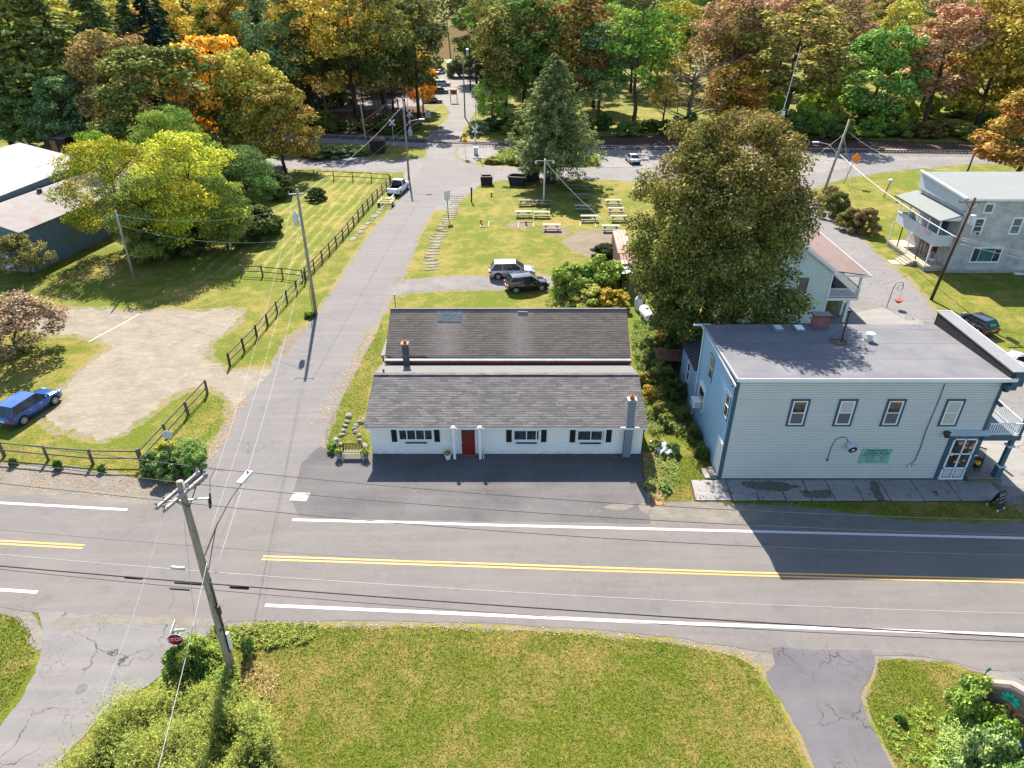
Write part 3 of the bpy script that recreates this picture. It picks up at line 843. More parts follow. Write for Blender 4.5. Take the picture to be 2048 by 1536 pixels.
def window_x(par, y0, y1, z0, z1, x, frame, gl, fw=0.07, sash=1, d=0.05, casing=None, cw=0.1, arch=False):
    """the same in a wall that faces -x at plane x"""
    if casing:
        mb = MB()
        mb.box(x - d, x + .02, y0 - cw, y0, z0 - cw, z1 + cw); mb.box(x - d, x + .02, y1, y1 + cw, z0 - cw, z1 + cw)
        mb.box(x - d, x + .02, y0, y1, z1, z1 + cw); mb.box(x - d, x + .02, y0, y1, z0 - cw, z0)
        if arch:
            pts = [(y0 + (y1 - y0) * (0.5 - 0.62 * math.cos(a)), z1 + cw + 0.38 * math.sin(a)) for a in [math.pi * k / 10 for k in range(11)]]
            mb.xprism(pts, x - d, x + .02)
        obj('window_casing', mb, casing, par)
    g = obj('window', MB().box(x - d * .35, x + .01, y0 + fw * .5, y1 - fw * .5, z0 + fw * .5, z1 - fw * .5), gl, par)
    mb = MB()
    mb.box(x - d * .8, x + .01, y0, y0 + fw, z0, z1); mb.box(x - d * .8, x + .01, y1 - fw, y1, z0, z1)
    mb.box(x - d * .8, x + .01, y0 + fw, y1 - fw, z1 - fw, z1); mb.box(x - d * .8, x + .01, y0 + fw, y1 - fw, z0, z0 + fw)
    if sash:
        zm = (z0 + z1) / 2
        mb.box(x - d * .75, x + .01, y0 + fw, y1 - fw, zm - .025, zm + .025)
    fo = obj('frame', mb, frame, None)
    fo.parent = g
    return g

# ---- the long white house
def white_house():
    t = thing('white_house', 'long low white block house with grey shingle roof and red front door', 'house', (-0.4, 38.02, 0), world=True)
    X0, X1, Y0 = -9.66, 8.9, 38.02
    mb = MB()
    mb.box(X0, X1, Y0, Y0 + 0.2, 0, 2.36)
    mb.box(X0, X0 + .2, Y0 + .2, 44.6, 0, 2.36); mb.box(X1 - .2, X1, Y0 + .2, 44.6, 0, 2.36); mb.box(X0, X1, 44.6, 44.8, 0, 2.36)
    for xa, xb in ((X0, X0 + .2), (X1 - .2, X1)):
        mb.xprism([(Y0, 2.36), (Y0, 2.5), (41.9, 4.0), (44.8, 3.25), (44.8, 2.36)], xa, xb)
    obj('wall', mb, M['block_wall'], t)
    rf = MB().slab([(-9.92, 37.58, 2.52), (9.13, 37.58, 2.52), (8.98, 41.9, 4.16), (-9.80, 41.9, 4.16)], 0.12)
    obj('roof', rf, M['shingle_grey'], t)
    rb = MB().slab([(-9.80, 41.905, 4.165), (8.98, 41.905, 4.165), (8.80, 45.0, 3.36), (-9.68, 45.0, 3.36)], 0.12)
    obj('rear_roof', rb, plain('pale_roofing', (0.135, 0.13, 0.13), 1.0, 0.1, 7, spec=0.05), t)
    mb = MB().beam((-9.80, 41.9, 4.166), (8.98, 41.9, 4.166), 0.3, 0.02)
    obj('ridge_cap', mb, M['shingle_grey'], t)
    obj('ridge_vent', MB().beam((-5.6, 41.78, 4.14), (6.3, 41.74, 4.14), 0.05, 0.03), M['black'], t)
    mb = MB().box(-9.9, 9.1, 37.56, 37.6, 2.36, 2.5)
    obj('fascia', mb, M['trim_white'], t)
    mb = MB().box(-9.7, 8.85, 45.0, 45.06, 3.22, 3.38)
    obj('gutter', mb, M['trim_white'], t)
    wins = (((-7.81, 2.17), (-5.3, 1.08), (0.25, 0.5, 0.75)), ((0, 2.13), (1.97, 1.06), (0.5, 0.86)), ((4.33, 2.1), (6.39, 1.04), (0.5, 0.9)))
    for (a, za), (b, zb), mu in wins:
        window_y(t, a + .05, b - .05, zb + .08, za - .04, 38.02, M['trim_white'], M['glass'], 0.11, 0, mu, 0.07, casing=M['trim_white'], cw=0.05)
        c = (a + b) / 2
        for xs in (a - .39, b + .02):
            mb = MB().box(xs, xs + .36, 37.965, 38.02, zb - .02, za)
            for k in range(9):
                zz = zb + .06 + k * (za - zb - .12) / 9
                mb.box(xs + .05, xs + .31, 37.95, 37.965, zz, zz + .05)
            obj('shutter', mb, M['black'], t)
        mb = MB().box(c - .72, c + .72, 37.76, 37.78, zb - .2, zb - .02).box(c - .72, c + .72, 37.78, 38.02, zb - .2, zb - .17)
        mb.box(c - .72, c - .70, 37.78, 38.02, zb - .17, zb - .02).box(c + .70, c + .72, 37.78, 38.02, zb - .17, zb - .02)
        fb = obj('flower_box', mb, M['trim_white'], t)
        s_ = obj('soil', MB().box(c - .69, c + .69, 37.785, 38.0, zb - .16, zb - .06), M['black'], None)
        s_.parent = fb
    # door with trim, panes and knob
    (xa, za), (xb, zb) = (-3.45, 2.2), (-2.52, 0.12)
    mb = MB().box(xa - .13, xa, 37.96, 38.03, 0, za + .1).box(xb, xb + .13, 37.96, 38.03, 0, za + .1).box(xa, xb, 37.96, 38.03, za, za + .1)
    obj('door_trim', mb, M['trim_white'], t)
    mb = MB().box(xa, xb, 37.985, 38.03, 0.04, za)
    for p0, p1 in ((.12, .46), (.54, .88)):
        mb.box(xa + (xb - xa) * p0, xa + (xb - xa) * p1, 37.97, 37.985, .2, 1.3)
    dr = obj('door', mb, plain('red_door_paint', (0.15, 0.018, 0.012), 0.45, 0.15, 5), t)
    mb = MB()
    for k in range(3):
        w_ = (xb - xa)
        mb.box(xa + w_ * (.16 + k * .24), xa + w_ * (.36 + k * .24), 37.965, 37.985, za - .42, za - .2)
    g = obj('door_window', mb, M['glass'], None); g.parent = dr
    g = obj('door_knob', MB().lathe([(0.0, 0), (.035, .02), (.035, .05), (0, .07)], (xa + .08, 37.94, 1.0), 8), M['steel'], None); g.parent = dr
    obj('threshold', MB().box(xa - .1, xb + .1, 37.8, 37.96, 0.022, .09), plain('painted_sill', (0.2, 0.06, 0.045), 0.7, 0.2, 4), t)
    # posts with brackets
    for px in (910, 961):
        x = (px - 1024) / 1365 * 46.9
        mb = MB().box(x - .085, x + .085, 37.4, 37.57, 0.02, 2.62)
        mb.box(x - .10, x + .10, 37.39, 37.58, 2.62, 2.66)
        mb.box(x - .2, x + .2, 37.47, 37.50, 2.53, 2.56)
        obj('porch_post', mb, M['white_paint'], t)
        obj('bracket', MB().beam((x + .1, 37.5, 2.1), (x + .28, 37.5, 2.5), .04).beam((x + .05, 37.5, 1.98), (x + .16, 37.5, 2.2), .03), M['trim_white'], t)
    # chimney at the front wall
    mb = MB().box(7.62, 8.13, 37.62, 38.02, 0, 4.55)
    ch = obj('chimney', mb, plain('grey_painted_block', (0.135, 0.165, 0.19), 0.8, 0.12, 3, bump=0.3), t)
    c = obj('chimney_cap', MB().box(7.56, 8.19, 37.56, 38.08, 4.55, 4.66), M['concrete'], None); c.parent = ch
    c = obj('flue', MB().lathe([(.15, 0), (.15, .25), (.1, .25), (.1, .02)], (7.87, 37.82, 4.66), 12), plain('clay_flue', (0.33, 0.07, 0.03), 0.8, 0.2, 5), None); c.parent = ch
    obj('gutter_stub', MB().box(7.25, 7.6, 37.5, 37.56, 2.52, 2.58).box(8.15, 8.5, 37.5, 37.56, 2.52, 2.58), M['trim_white'], t)
    # rear chimney
    mb = MB().box(-8.05, -7.62, 44.1, 44.5, 3.3, 5.3)
    ch = obj('chimney', mb, plain('dark_block', (0.055, 0.07, 0.078), 0.9, 0.4, 3.5, bump=0.4), t)
    c = obj('chimney_cap', MB().box(-8.12, -7.55, 44.03, 44.57, 5.3, 5.4), plain('rusty_cap', (0.24, 0.13, 0.08), 0.9, 0.3, 5), None); c.parent = ch
    c = obj('flue', MB().lathe([(.12, 0), (.12, .18), (.08, .18), (.08, .02)], (-7.83, 44.3, 5.4), 12), M['terracotta'], None); c.parent = ch
    obj('vent_pipe', MB().lathe([(.05, 0), (.05, .25), (.09, .25), (.09, .32), (0, .36)], (-9.2, 42.4, 3.9), 8), M['black'], t)
    return t
white_house()

def rear_house():
    t = thing('rear_house', 'older house with streaked brown shingle roof close behind the white house', 'house', (-0.3, 45.2, 0), world=True)
    X0, X1 = -9.3, 8.7
    mb = MB().box(X0, X1, 45.15, 51.6, 0, 3.8)
    for xa, xb in ((X0, X0 + .2), (X1 - .2, X1)):
        mb.xprism([(45.15, 3.8), (48.4, 6.05), (51.6, 3.8)], xa, xb)
    obj('wall', mb, M['trim_white'], t)
    mb = MB().slab([(-9.5, 44.85, 4.02), (8.88, 44.85, 4.02), (8.9, 48.4, 6.26), (-9.43, 48.4, 6.26)], 0.12)
    obj('roof', mb, M['shingle_brown'], t)
    obj('rear_roof', MB().slab([(-9.43, 48.405, 6.262), (8.9, 48.405, 6.262), (8.9, 51.9, 4.02), (-9.43, 51.9, 4.02)], 0.12), M['shingle_brown'], t)
    obj('roof_patch', MB().slab([(-5.75, 47.35, 5.622), (-3.9, 47.35, 5.622), (-3.9, 48.34, 6.246), (-5.75, 48.34, 6.246)], 0.012), M['shingle_blue'], t)
    obj('ridge_cap', MB().beam((-9.43, 48.4, 6.264), (8.9, 48.4, 6.264), 0.2, 0.016), plain('ridge_shingle', (0.11, 0.1, 0.09), 0.9, 0.2, 8), t)
    obj('ridge_vent', MB().box(.45, 1.2, 48.05, 48.2, 6.03, 6.12), M['black'], t)
    obj('fascia', MB().box(-9.45, 8.85, 44.9, 44.93, 3.865, 3.95), M['trim_white'], t)
    obj('roof_ledge', MB().box(-9.48, 8.86, 44.42, 45.1, 3.8, 3.86), plain('faded_ledge', (0.24, 0.215, 0.205), 0.8, 0.3, 3), t)
    obj('flashing', MB().box(-9.5, 8.88, 44.34, 44.42, 3.62, 3.85), plain('brown_flashing', (0.11, 0.045, 0.035), 0.8, 0.3, 3), t)
    obj('cable', MB().tube([(-9.4, 44.9, 3.95), (-8.4, 44.8, 3.75), (-7.8, 44.8, 3.9), (-6.6, 44.8, 3.95), (-5.4, 44.75, 3.62), (-4.2, 44.8, 3.7)], .025, 5), M['cable_black'], t)
    # small side porch
    mb = MB().slab([(-10.35, 47.2, 2.72), (-9.3, 47.2, 3.0), (-9.3, 50.0, 3.0), (-10.35, 50.0, 2.72)], 0.08)
    pr = obj('porch_roof', mb, plain('faded_porch_roof', (0.15, 0.13, 0.13), 0.9, 0.2, 4), t)
    for y in (47.3, 49.9):
        obj('porch_post', MB().box(-10.25, -10.15, y, y + .1, 0, 2.68), M['dark_metal'], t)
    obj('step', MB().box(-10.3, -9.32, 47.6, 49.4, 0, .25), M['concrete'], t)
    mb = MB().lathe([(.13, 3.9), (.13, 4.9), (.2, 4.9), (.2, 5.05), (.05, 5.15)], (7.2, 50.7, 0), 12)
    obj('vent_pipe', mb, M['galv'], t)
rear_house()

# ---- blue store
def blue_store():
    t = thing('store_building', 'two storey pale blue sided store with flat grey roof and corner porch', 'building', (21.5, 35.19, 0), world=True)
    X0, X1, Y0, Y1 = 13.55, 29.6, 35.19, 43.0
    BT = M['trim_blue']
    mb = MB()
    mb.yprism([(X0, 0), (X1, 0), (X1, 7.68), (X0, 7.68)], Y0, Y0 + .2)
    mb.box(X1 - .2, X1, Y0 + .2, Y1, 0, 7.2)
    mb.box(X0, X1, Y1, Y1 + .2, 0, 7.15)
    obj('wall', mb, M['siding_blue'], t)
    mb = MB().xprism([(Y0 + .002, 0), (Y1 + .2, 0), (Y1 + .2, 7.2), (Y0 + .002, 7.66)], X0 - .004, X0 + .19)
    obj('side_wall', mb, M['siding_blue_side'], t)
    obj('foundation', MB().box(X0 - .03, X1 - .1, Y0 - .05, Y0, 0, .16), plain('old_foundation', (0.09, 0.085, 0.08), 0.95, 0.4, 4), t)
    obj('corner_board', MB().box(X0 - .05, X0 + .16, Y0 - .04, Y0, .16, 7.68).box(X0 - .055, X0 - .004, Y0, Y0 + .16, 0, 7.6), BT, t)
    obj('corner_board', MB().box(X1 - .14, X1 + .06, Y0 - .04, Y0, 0.16, 7.6).box(X1, X1 + .05, Y0, Y0 + .18, .16, 7.6), BT, t)
    # roof with membrane seams
    tt = NT('roof_membrane', 0.9, 0.15)
    ys = tt.sep()[1]
    n1 = tt.noise(0.5, 5, 0.65)
    n2 = tt.noise(5, 5, 0.7)
    c = tt.mix(tt.ramp(n1, 0.35, 0.7), (0.098, 0.097, 0.108), (0.135, 0.13, 0.137))
    c = tt.mix(tt.ramp(n2, 0.55, 0.75, 0, 0.2), c, (0.16, 0.155, 0.16))
    seam = tt.math('LESS_THAN', tt.math('FRACT', tt.math('DIVIDE', ys, 2.35)), 0.014)
    tt.color(tt.mix(seam, c, (0.045, 0.045, 0.05)))
    rf = MB().slab([(X0 - .14, 34.93, 7.88), (X1 + .05, 34.93, 7.88), (X1 + .05, 43.2, 7.42), (X0 - .14, 43.2, 7.42)], 0.14)
    obj('roof', rf, tt.m, t)
    obj('eaves_trim', MB().box(X0 - .16, X1 + .5, 34.88, 34.925, 7.66, 7.90).box(X0 - .19, X0 - .145, 34.92, 43.2, 7.3, 7.44), M['trim_white'], t)
    mb = MB().slab([(X0 - .2, 34.92, 7.905), (X0 - .1, 34.92, 7.905), (X0 - .1, 43.2, 7.445), (X0 - .2, 43.2, 7.445)], 0.16)
    obj('eaves_trim', mb, plain('dark_edge', (0.2, 0.22, 0.24), .6, .1, 3), t)
    obj('soffit', MB().box(X0, X1, 34.93, Y0, 7.6, 7.7), plain('soffit_paint', (0.3, 0.34, 0.36), 0.7, 0.1, 3), t)
    # false front rising above the roof
    mb = MB().box(X1 + .05, X1 + .3, 34.98, 43.3, 6.9, 8.28)
    obj('parapet', mb, plain('tarred_boards', (0.022, 0.022, 0.025), 0.8, 0.4, 2.5, bump=0.4), t)
    mb = MB().box(X1 + .02, X1 + 1.0, 34.9, 43.4, 8.28, 8.36)
    obj('parapet_cap', mb, plain('grey_cap_roofing', (0.15, 0.15, 0.155), 0.85, 0.15, 3), t)
    obj('cap_edge', MB().box(X1 + 1.0, X1 + 1.04, 34.9, 43.4, 8.27, 8.39).box(X1 + .02, X1 + 1.04, 43.4, 43.44, 8.27, 8.39), M['white_paint'], t)
    mb = MB().box(X1 + .3, X1 + .95, 34.95, 43.3, 7.3, 8.27)
    for k in range(8):
        mb.box(X1 + .3, X1 + .8, 35.1 + k * 1.1, 35.28 + k * 1.1, 6.95, 7.3)
    obj('cornice', mb, BT, t)
    # front windows, upper floor
    blind = plain('window_blind', (0.36, 0.355, 0.33), 0.8, 0.1, 4)
    screen = plain('insect_screen', (0.09, 0.092, 0.095), 0.8, 0.1, 9)
    curtain = plain('amber_curtain', (0.2, 0.09, 0.03), 0.8, 0.4, 6)
    for k, (x0, x1) in enumerate(((17.13, 18.15), (20.04, 21.06), (22.99, 24.01), (26.6, 27.62))):
        g = window_y(t, x0 + .06, x1 - .06, 4.42, 6.17, Y0, M['white_paint'], M['glass'], 0.085, 1, (), 0.06, casing=BT, cw=0.13, shade=((0.5, 0.95, blind) if k in (1, 3) else (0.84, 0.95, curtain)))
        s_ = obj('insect_screen', MB().box(x0 + .14, x1 - .14, Y0 - .03, Y0 - .025, 4.52, 5.25), screen if k != 3 else blind, None); s_.parent = g
    # shop window
    obj('shopfront_panel', MB().box(27.62, 29.62, Y0 - .06, Y0, .05, 3.62), BT, t)
    mb = MB().box(27.94, 29.4, Y0 - .075, Y0 - .06, .26, 3.34)
    g = obj('shop_window', mb, M['glass'], t)
    mb = MB()
    for x0, x1, z0, z1 in ((27.9, 27.99, .22, 3.38), (29.33, 29.42, .22, 3.38), (28.62, 28.7, .22, 3.38), (27.9, 29.42, 3.3, 3.39), (27.9, 29.42, 1.0, 1.1), (27.9, 29.42, 2.16, 2.23), (27.86, 29.48, .14, .27)):
        mb.box(x0, x1, Y0 - .12, Y0 - .06, z0, z1)
    f = obj('frame', mb, M['white_paint'], None); f.parent = g
    for x0, x1 in ((27.99, 28.62), (28.7, 29.33)):
        p_ = obj('panel', MB().box(x0 + .06, x1 - .06, Y0 - .1, Y0 - .075, .34, .94), M['siding_blue'], None); p_.parent = g
    rg = random.Random(5)
    cols = [(0.5, 0.14, 0.02), (0.42, 0.2, 0.08), (0.6, 0.36, 0.03), (0.04, 0.3, 0.22), (0.35, 0.08, 0.05), (0.1, 0.1, 0.2), (0.5, 0.3, 0.1), (0.02, 0.02, 0.06)]
    for k in range(16):
        cx, cz = 28.1 + rg.random() * 1.15, 1.25 + rg.random() * 1.95
        c = cols[k % 8]
        mb = MB().lathe([(0.0, -.006), (.07 + rg.random() * .08, 0), (0, .006)], (0, 0, 0), 9)
        o = obj('window_display', mb, plain('display_item', c, 0.6, 0.3, 12), g, loc=(cx - 0, Y0 - .08 - .001 * k, cz))
        o.location = (cx - t.location.x * 0, Y0 - .08 - .001 * k, cz)
        o.rotation_euler = (R(90), 0, 0)
    obj('awning', MB().slab([(27.35, 34.8, 3.82), (29.85, 34.8, 3.82), (29.85, 35.19, 4.0), (27.35, 35.19, 4.0)], 0.06), plain('pale_awning', (0.3, 0.36, 0.38), 0.6, 0.1, 3), t)
    # left side wall openings
    window_x(t, 39.9, 40.75, 4.7, 6.45, X0, M['white_paint'], M['glass'], casing=BT, cw=.06)
    window_x(t, 35.8, 36.6, 6.82, 7.38, X0, M['white_paint'], M['glass'], sash=0, casing=BT, cw=.05)
    window_x(t, 35.75, 36.5, 4.35, 6.05, X0, M['white_paint'], M['glass'], casing=BT, cw=.06)
    window_x(t, 40.7, 42.1, 1.7, 3.3, X0, M['white_paint'], M['glass'], casing=M['trim_white'], cw=.08, arch=True)
    obj('side_door', MB().box(X0 - .05, X0, 35.42, 36.35, .2, 2.55).box(X0 - .09, X0, 35.32, 35.42, .2, 2.68).box(X0 - .09, X0, 36.35, 36.45, .2, 2.68).box(X0 - .12, X0, 35.3, 36.5, 2.62, 2.72), M['trim_white'], t)
    ac = obj('air_conditioner', MB().box(X0 - .62, X0 - .05, 40.95, 41.75, 1.9, 2.4), M['white_paint'], t)
    mb = MB()
    for k in range(7):
        mb.box(X0 - .625, X0 - .618, 41.0, 41.7, 1.95 + k * .06, 1.98 + k * .06)
        mb.box(X0 - .55, X0 - .1, 40.943, 40.95, 1.95 + k * .06, 1.98 + k * .06)
    g = obj('grille', mb, plain('grille_grey', (0.2, 0.2, 0.2), .7, .1, 5), None); g.parent = ac  # plain grey slats on the white casing
    obj('downpipe', MB().tube([(X0 - .25, 43.1, 7.38), (X0 - .1, 42.95, 7.1), (X0 - .08, 42.9, 6), (X0 - .08, 42.7, .6), (X0 - .12, 42.6, .3), (X0 - .7, 42.5, .12)], .045, 8), M['trim_white'], t)
    obj('gutter', MB().box(X0 - .8, X0 + .4, 43.2, 43.3, 7.3, 7.42), M['trim_white'], t)
    # annex behind the corner
    mb = MB().xprism([(43.2, 0), (47.6, 0), (47.6, 3.5), (43.2, 3.6)], X0 - .02, X0 + .15).box(X0 + .15, 18, 47.4, 47.6, 0, 3.6)
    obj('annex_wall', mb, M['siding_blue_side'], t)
    obj('annex_roof', MB().slab([(X0 - .25, 43.2, 3.7), (X0 - .25, 47.8, 3.6), (17, 47.8, 5.4), (17, 43.2, 5.5)], 0.1), ribbed('black_metal_roof', (0.035, 0.035, 0.04), 1, 0.45, (0.14, 0.14, 0.15), 0.5, 0.12), t)
    window_x(t, 44.95, 45.65, 1.6, 3.2, X0 - .02, M['white_paint'], M['glass'], casing=M['trim_white'], cw=.08)
    # roof furniture
    ch = obj('chimney', MB().box(20.95, 22.0, 42.7, 43.3, 7.3, 8.25), None or shingles('red_brick', ((0.16, 0.05, 0.045), (0.24, 0.09, 0.08), (0.3, 0.2, 0.19)), .08, .22, mortar=(0.25, 0.22, 0.2)), t)
    c = obj('chimney_cap', MB().box(20.85, 22.1, 42.6, 43.4, 8.25, 8.33), M['dark_metal'], None); c.parent = ch
    for x, gm in ((18.05, M['glass']), (19.5, M['white_paint'])):
        mb = MB().box(x, x + .62, 41.9, 42.75, 7.4, 7.62)
        sk = obj('skylight', mb, plain('skylight_curb', (0.13, 0.18, 0.17), .6, .2, 4), t)
        s_ = obj('skylight_glass', MB().box(x + .06, x + .56, 41.98, 42.68, 7.62, 7.64), gm, None); s_.parent = sk
    x, y = 21.8, 40.2
    mb = MB().tube([(x, y, 7.6), (x, y, 9.75)], .06, 8)
    mast = obj('vent_mast', mb, M['pole_brown'], t)
    c = obj('mast_cap', MB().lathe([(.08, 9.75), (.13, 9.8), (.13, 9.9), (.02, 9.95)], (x, y, 0), 10), M['black'], None); c.parent = mast
    c = obj('base_frame', MB().box(x - .6, x + .35, y - .5, y - .42, 7.6, 7.68).box(x - .6, x + .35, y + .35, y + .43, 7.56, 7.64).box(x - .6, x - .52, y - .42, y + .35, 7.6, 7.68).box(x + .27, x + .35, y - .42, y + .35, 7.6, 7.68).box(x - .4, x + .2, y - .35, y + .25, 7.6, 7.64), M['wood_old'], None); c.parent = mast
    mb = MB()
    for dx, dy in ((-.56, -.46), (.31, -.46), (-.56, .4), (.31, .4)):
        mb.beam((x, y, 8.6), (x + dx, y + dy, 7.66), .018)
    c = obj('brace', mb, M['cable_grey'], None); c.parent = mast
    mb = MB().lathe([(.2, 7.55), (.17, 7.95), (.17, 8.0)], (23.75, 40.4, 0), 14)
    v = obj('roof_vent', mb, M['galv'], t)
    c = obj('vent_cap', MB().lathe([(.2, 8.0), (.27, 8.05), (.27, 8.14), (.1, 8.2)], (23.75, 40.4, 0), 14).lathe([(.1, 7.95), (.12, 8.05), (.08, 8.15)], (23.5, 40.35, 0), 10), M['white_paint'], None); c.parent = v
    c = obj('vent_flashing', MB().lathe([(.32, 7.5), (.3, 7.6), (.2, 7.6)], (23.75, 40.4, 0), 14), M['black'], None); c.parent = v
    # exhaust fan, conduit, meter
    fan = obj('exhaust_fan', MB().tube([(21.4, 35.19, 2.95), (21.42, 34.95, 2.9), (21.45, 34.7, 2.82)], [.2, .24, .25], 16), M['galv'], t)
    c = obj('fan_rim', MB().tube([(21.452, 34.70, 2.82), (21.456, 34.66, 2.807)], [.27, .27], 16), M['black'], None); c.parent = fan
    c = obj('fan_hub', MB().tube([(21.456, 34.665, 2.808), (21.46, 34.6, 2.79)], [.14, .03], 12), M['steel'], None); c.parent = fan
    obj('conduit', MB().tube([(21.3, 35.14, 3.05), (21.1, 35.1, 3.45), (20.75, 35.1, 3.5), (20.45, 35.12, 3.3), (20.32, 35.14, 2.7), (20.3, 35.14, 1.75)], .018, 6).cbox((20.3, 35.14, 1.7), (.08, .08, .14)), M['dark_metal'], t)
    obj('power_cable', MB().tube([(26.0, 35.14, 7.4), (26.02, 35.14, 6.5), (25.98, 35.14, 5.2), (25.95, 35.15, 4.0), (26.0, 35.14, 2.6), (25.95, 35.13, 1.7), (25.75, 35.13, 1.25)], .022, 6), M['dark_metal'], t)
    m_ = obj('electric_meter', MB().box(25.6, 25.78, 35.05, 35.18, 1.1, 1.35).box(25.85, 26.02, 35.05, 35.18, 1.12, 1.3), M['galv'], t)
    obj('wall_lamp', MB().box(27.1, 27.45, 34.95, 35.18, 3.72, 3.95).cbox((27.2, 34.9, 3.7), (.3, .2, .08), 0, .5), M['dark_metal'], t)
    obj('corner_bracket', MB().cbox((29.62, 34.95, 6.1), (.18, .5, .16)).cbox((29.62, 34.95, 7.35), (.25, .55, .3)), BT, t)
    # porch and balcony on the right hand end
    obj('porch_floor', MB().box(29.8, 31.95, 35.05, 43.0, 0, .28), plain('porch_boards', (0.17, 0.145, 0.13), 0.9, 0.2, 5), t)
    obj('porch_floor', MB().box(29.8, 31.95, 34.9, 35.05, 0, .2), plain('mossy_step', (0.12, 0.11, 0.06), 0.9, 0.3, 3), t)
    for y in (35.15, 38.9, 42.6):
        mb = MB().box(31.6, 31.85, y, y + .25, .28, 3.3)
        mb.box(31.53, 31.92, y - .07, y + .32, .28, 1.1)
        ps = obj('porch_post', mb, BT, t)
        c = obj('post_cap', MB().box(31.48, 31.97, y - .12, y + .37, 1.1, 1.2).box(31.5, 31.95, y - .1, y + .35, 2.7, 2.8), M['siding_blue'], None); c.parent = ps
    ps = obj('porch_post', MB().box(29.72, 29.9, 35.3, 35.5, .28, 3.3), BT, t)
    c = obj('post_cap', MB().box(29.66, 29.97, 35.24, 35.56, 1.9, 2.0), M['siding_blue'], None); c.parent = ps
    obj('balcony_floor', MB().box(29.6, 32.0, 35.0, 43.0, 3.3, 3.62), BT, t)
    obj('balcony_deck', MB().box(29.65, 31.95, 35.05, 43.0, 3.62, 3.65), plain('grey_deck', (0.14, 0.17, 0.19), 0.8, 0.1, 4), t)
    mb = MB()
    mb.box(29.75, 31.95, 35.06, 35.12, 4.5, 4.56).box(29.75, 31.95, 35.06, 35.12, 3.75, 3.8)
    for k in range(15):
        x = 29.82 + k * .148
        mb.box(x, x + .045, 35.07, 35.11, 3.8, 4.5)
    mb.box(31.88, 31.94, 35.12, 43.0, 4.5, 4.56).box(31.88, 31.94, 35.12, 43.0, 3.75, 3.8)
    for k in range(52):
        y = 35.2 + k * .15
        mb.box(31.89, 31.93, y, y + .045, 3.8, 4.5)
    obj('balcony_rail', mb, M['white_paint'], t)
    for y in (35.05, 38.9, 42.8):
        obj('balcony_post', MB().box(31.8, 31.98, y, y + .18, 3.65, 6.9), BT, t)
blue_store()

# banner on the store front
t = thing('banner', 'green banner with dark lettering hung on the pale blue store wall', 'banner', (23.32, 35.17, 1.97))
tt = NT('banner_cloth', 0.7)
n1 = tt.noise(1.6, 4)
tt.color(tt.mix(tt.ramp(n1, 0.3, 0.7), (0.10, 0.26, 0.20), (0.20, 0.38, 0.32)))
mb = MB()
for i in range(13):
    for j in range(5):
        x = -0.96 + i * .16; z_ = -.59 + j * .295
        edge = (abs(j - 2) / 2) ** 2
        mb.v.append((x, -.02 - .015 * math.sin(i * 1.9 + j), z_ - (0.035 * math.sin(i / 12 * math.pi * 2) ** 2) * (1 if j == 4 else (-1 if j == 0 else 0))))
for i in range(12):
    for j in range(4):
        mb.f.append((i * 5 + j, (i + 1) * 5 + j, (i + 1) * 5 + j + 1, i * 5 + j + 1))
obj('cloth', mb, tt.m, t)
ink = plain('banner_ink', (0.02, 0.07, 0.06), 0.7, 0.1, 5)
for s_, y, sz in (('HOME ROUTE', .44, .2), ('COUNTRY STORE', .23, .2)):
    text_obj('lettering', s_, ink, t, (0, -.045, y), (R(90), 0, 0), sz)
mb = MB()
for x0, x1, z_ in ((-.9, -.45, .06), (-.35, .25, .06), (.45, .7, .08), (-.6, 0, -.1), (.3, .75, -.06), (-.6, -.02, -.26), (.35, .6, -.22), (-.6, -.05, -.42), (.35, .6, -.38)):
    mb.box(x0, x1, -.048, -.043, z_ - .014, z_ + .014)
obj('lettering', mb, ink, t)

# sidewalk slabs
def sidewalk():
    xs = [11.6, 13.9, 15.6, 17.3, 18.9, 20.4, 22.2, 23.9, 26.0, 28.3, 31.2]
    for i in range(len(xs) - 1):
        rg = random.Random(i)
        a, b = xs[i] + .03, xs[i + 1] - .03
        poly = rag([(a, 33.08 + rg.random() * .06), (b, 33.08 + rg.random() * .06), (b + .12, 35.12), (a + .12, 35.12)], 0.02, .3, i)
        mb = MB().prism(poly, 0.0, 0.06 + rg.random() * .015)
        struct(obj('sidewalk', mb, SLAB))
SLAB = asphalt('sidewalk_concrete', (0.23, 0.22, 0.21), 1.0, 0.18)
G_DIRTY = gravel('broken_slab_dirt', (0.11, 0.095, 0.08))
sidewalk()
patch('sidewalk_dirt', [(11.5, 33.02), (31.2, 33.02), (31.4, 35.2), (11.7, 35.2)], 0.012, G_LITTER, 0.05, 0.3)
for k, pp in enumerate(([(14.89, 34.88), (17.5, 34.88), (18.64, 34.42), (17.5, 33.93), (15.95, 34.07), (15.1, 34.47)], [(23.22, 34.88), (23.77, 34.88), (23.59, 33.93), (23.44, 33.05), (23.07, 33.05), (23.11, 33.93)], [(26.75, 34.07), (27.26, 34.07), (27.27, 33.49), (26.85, 33.53)], [(18.47, 33.93), (20.45, 34.07), (20.26, 33.29), (18.59, 33.39)])):
    patch('sidewalk_hole', pp, 0.082, G_DIRTY, 0.2, 0.1, 0, 30 + k)

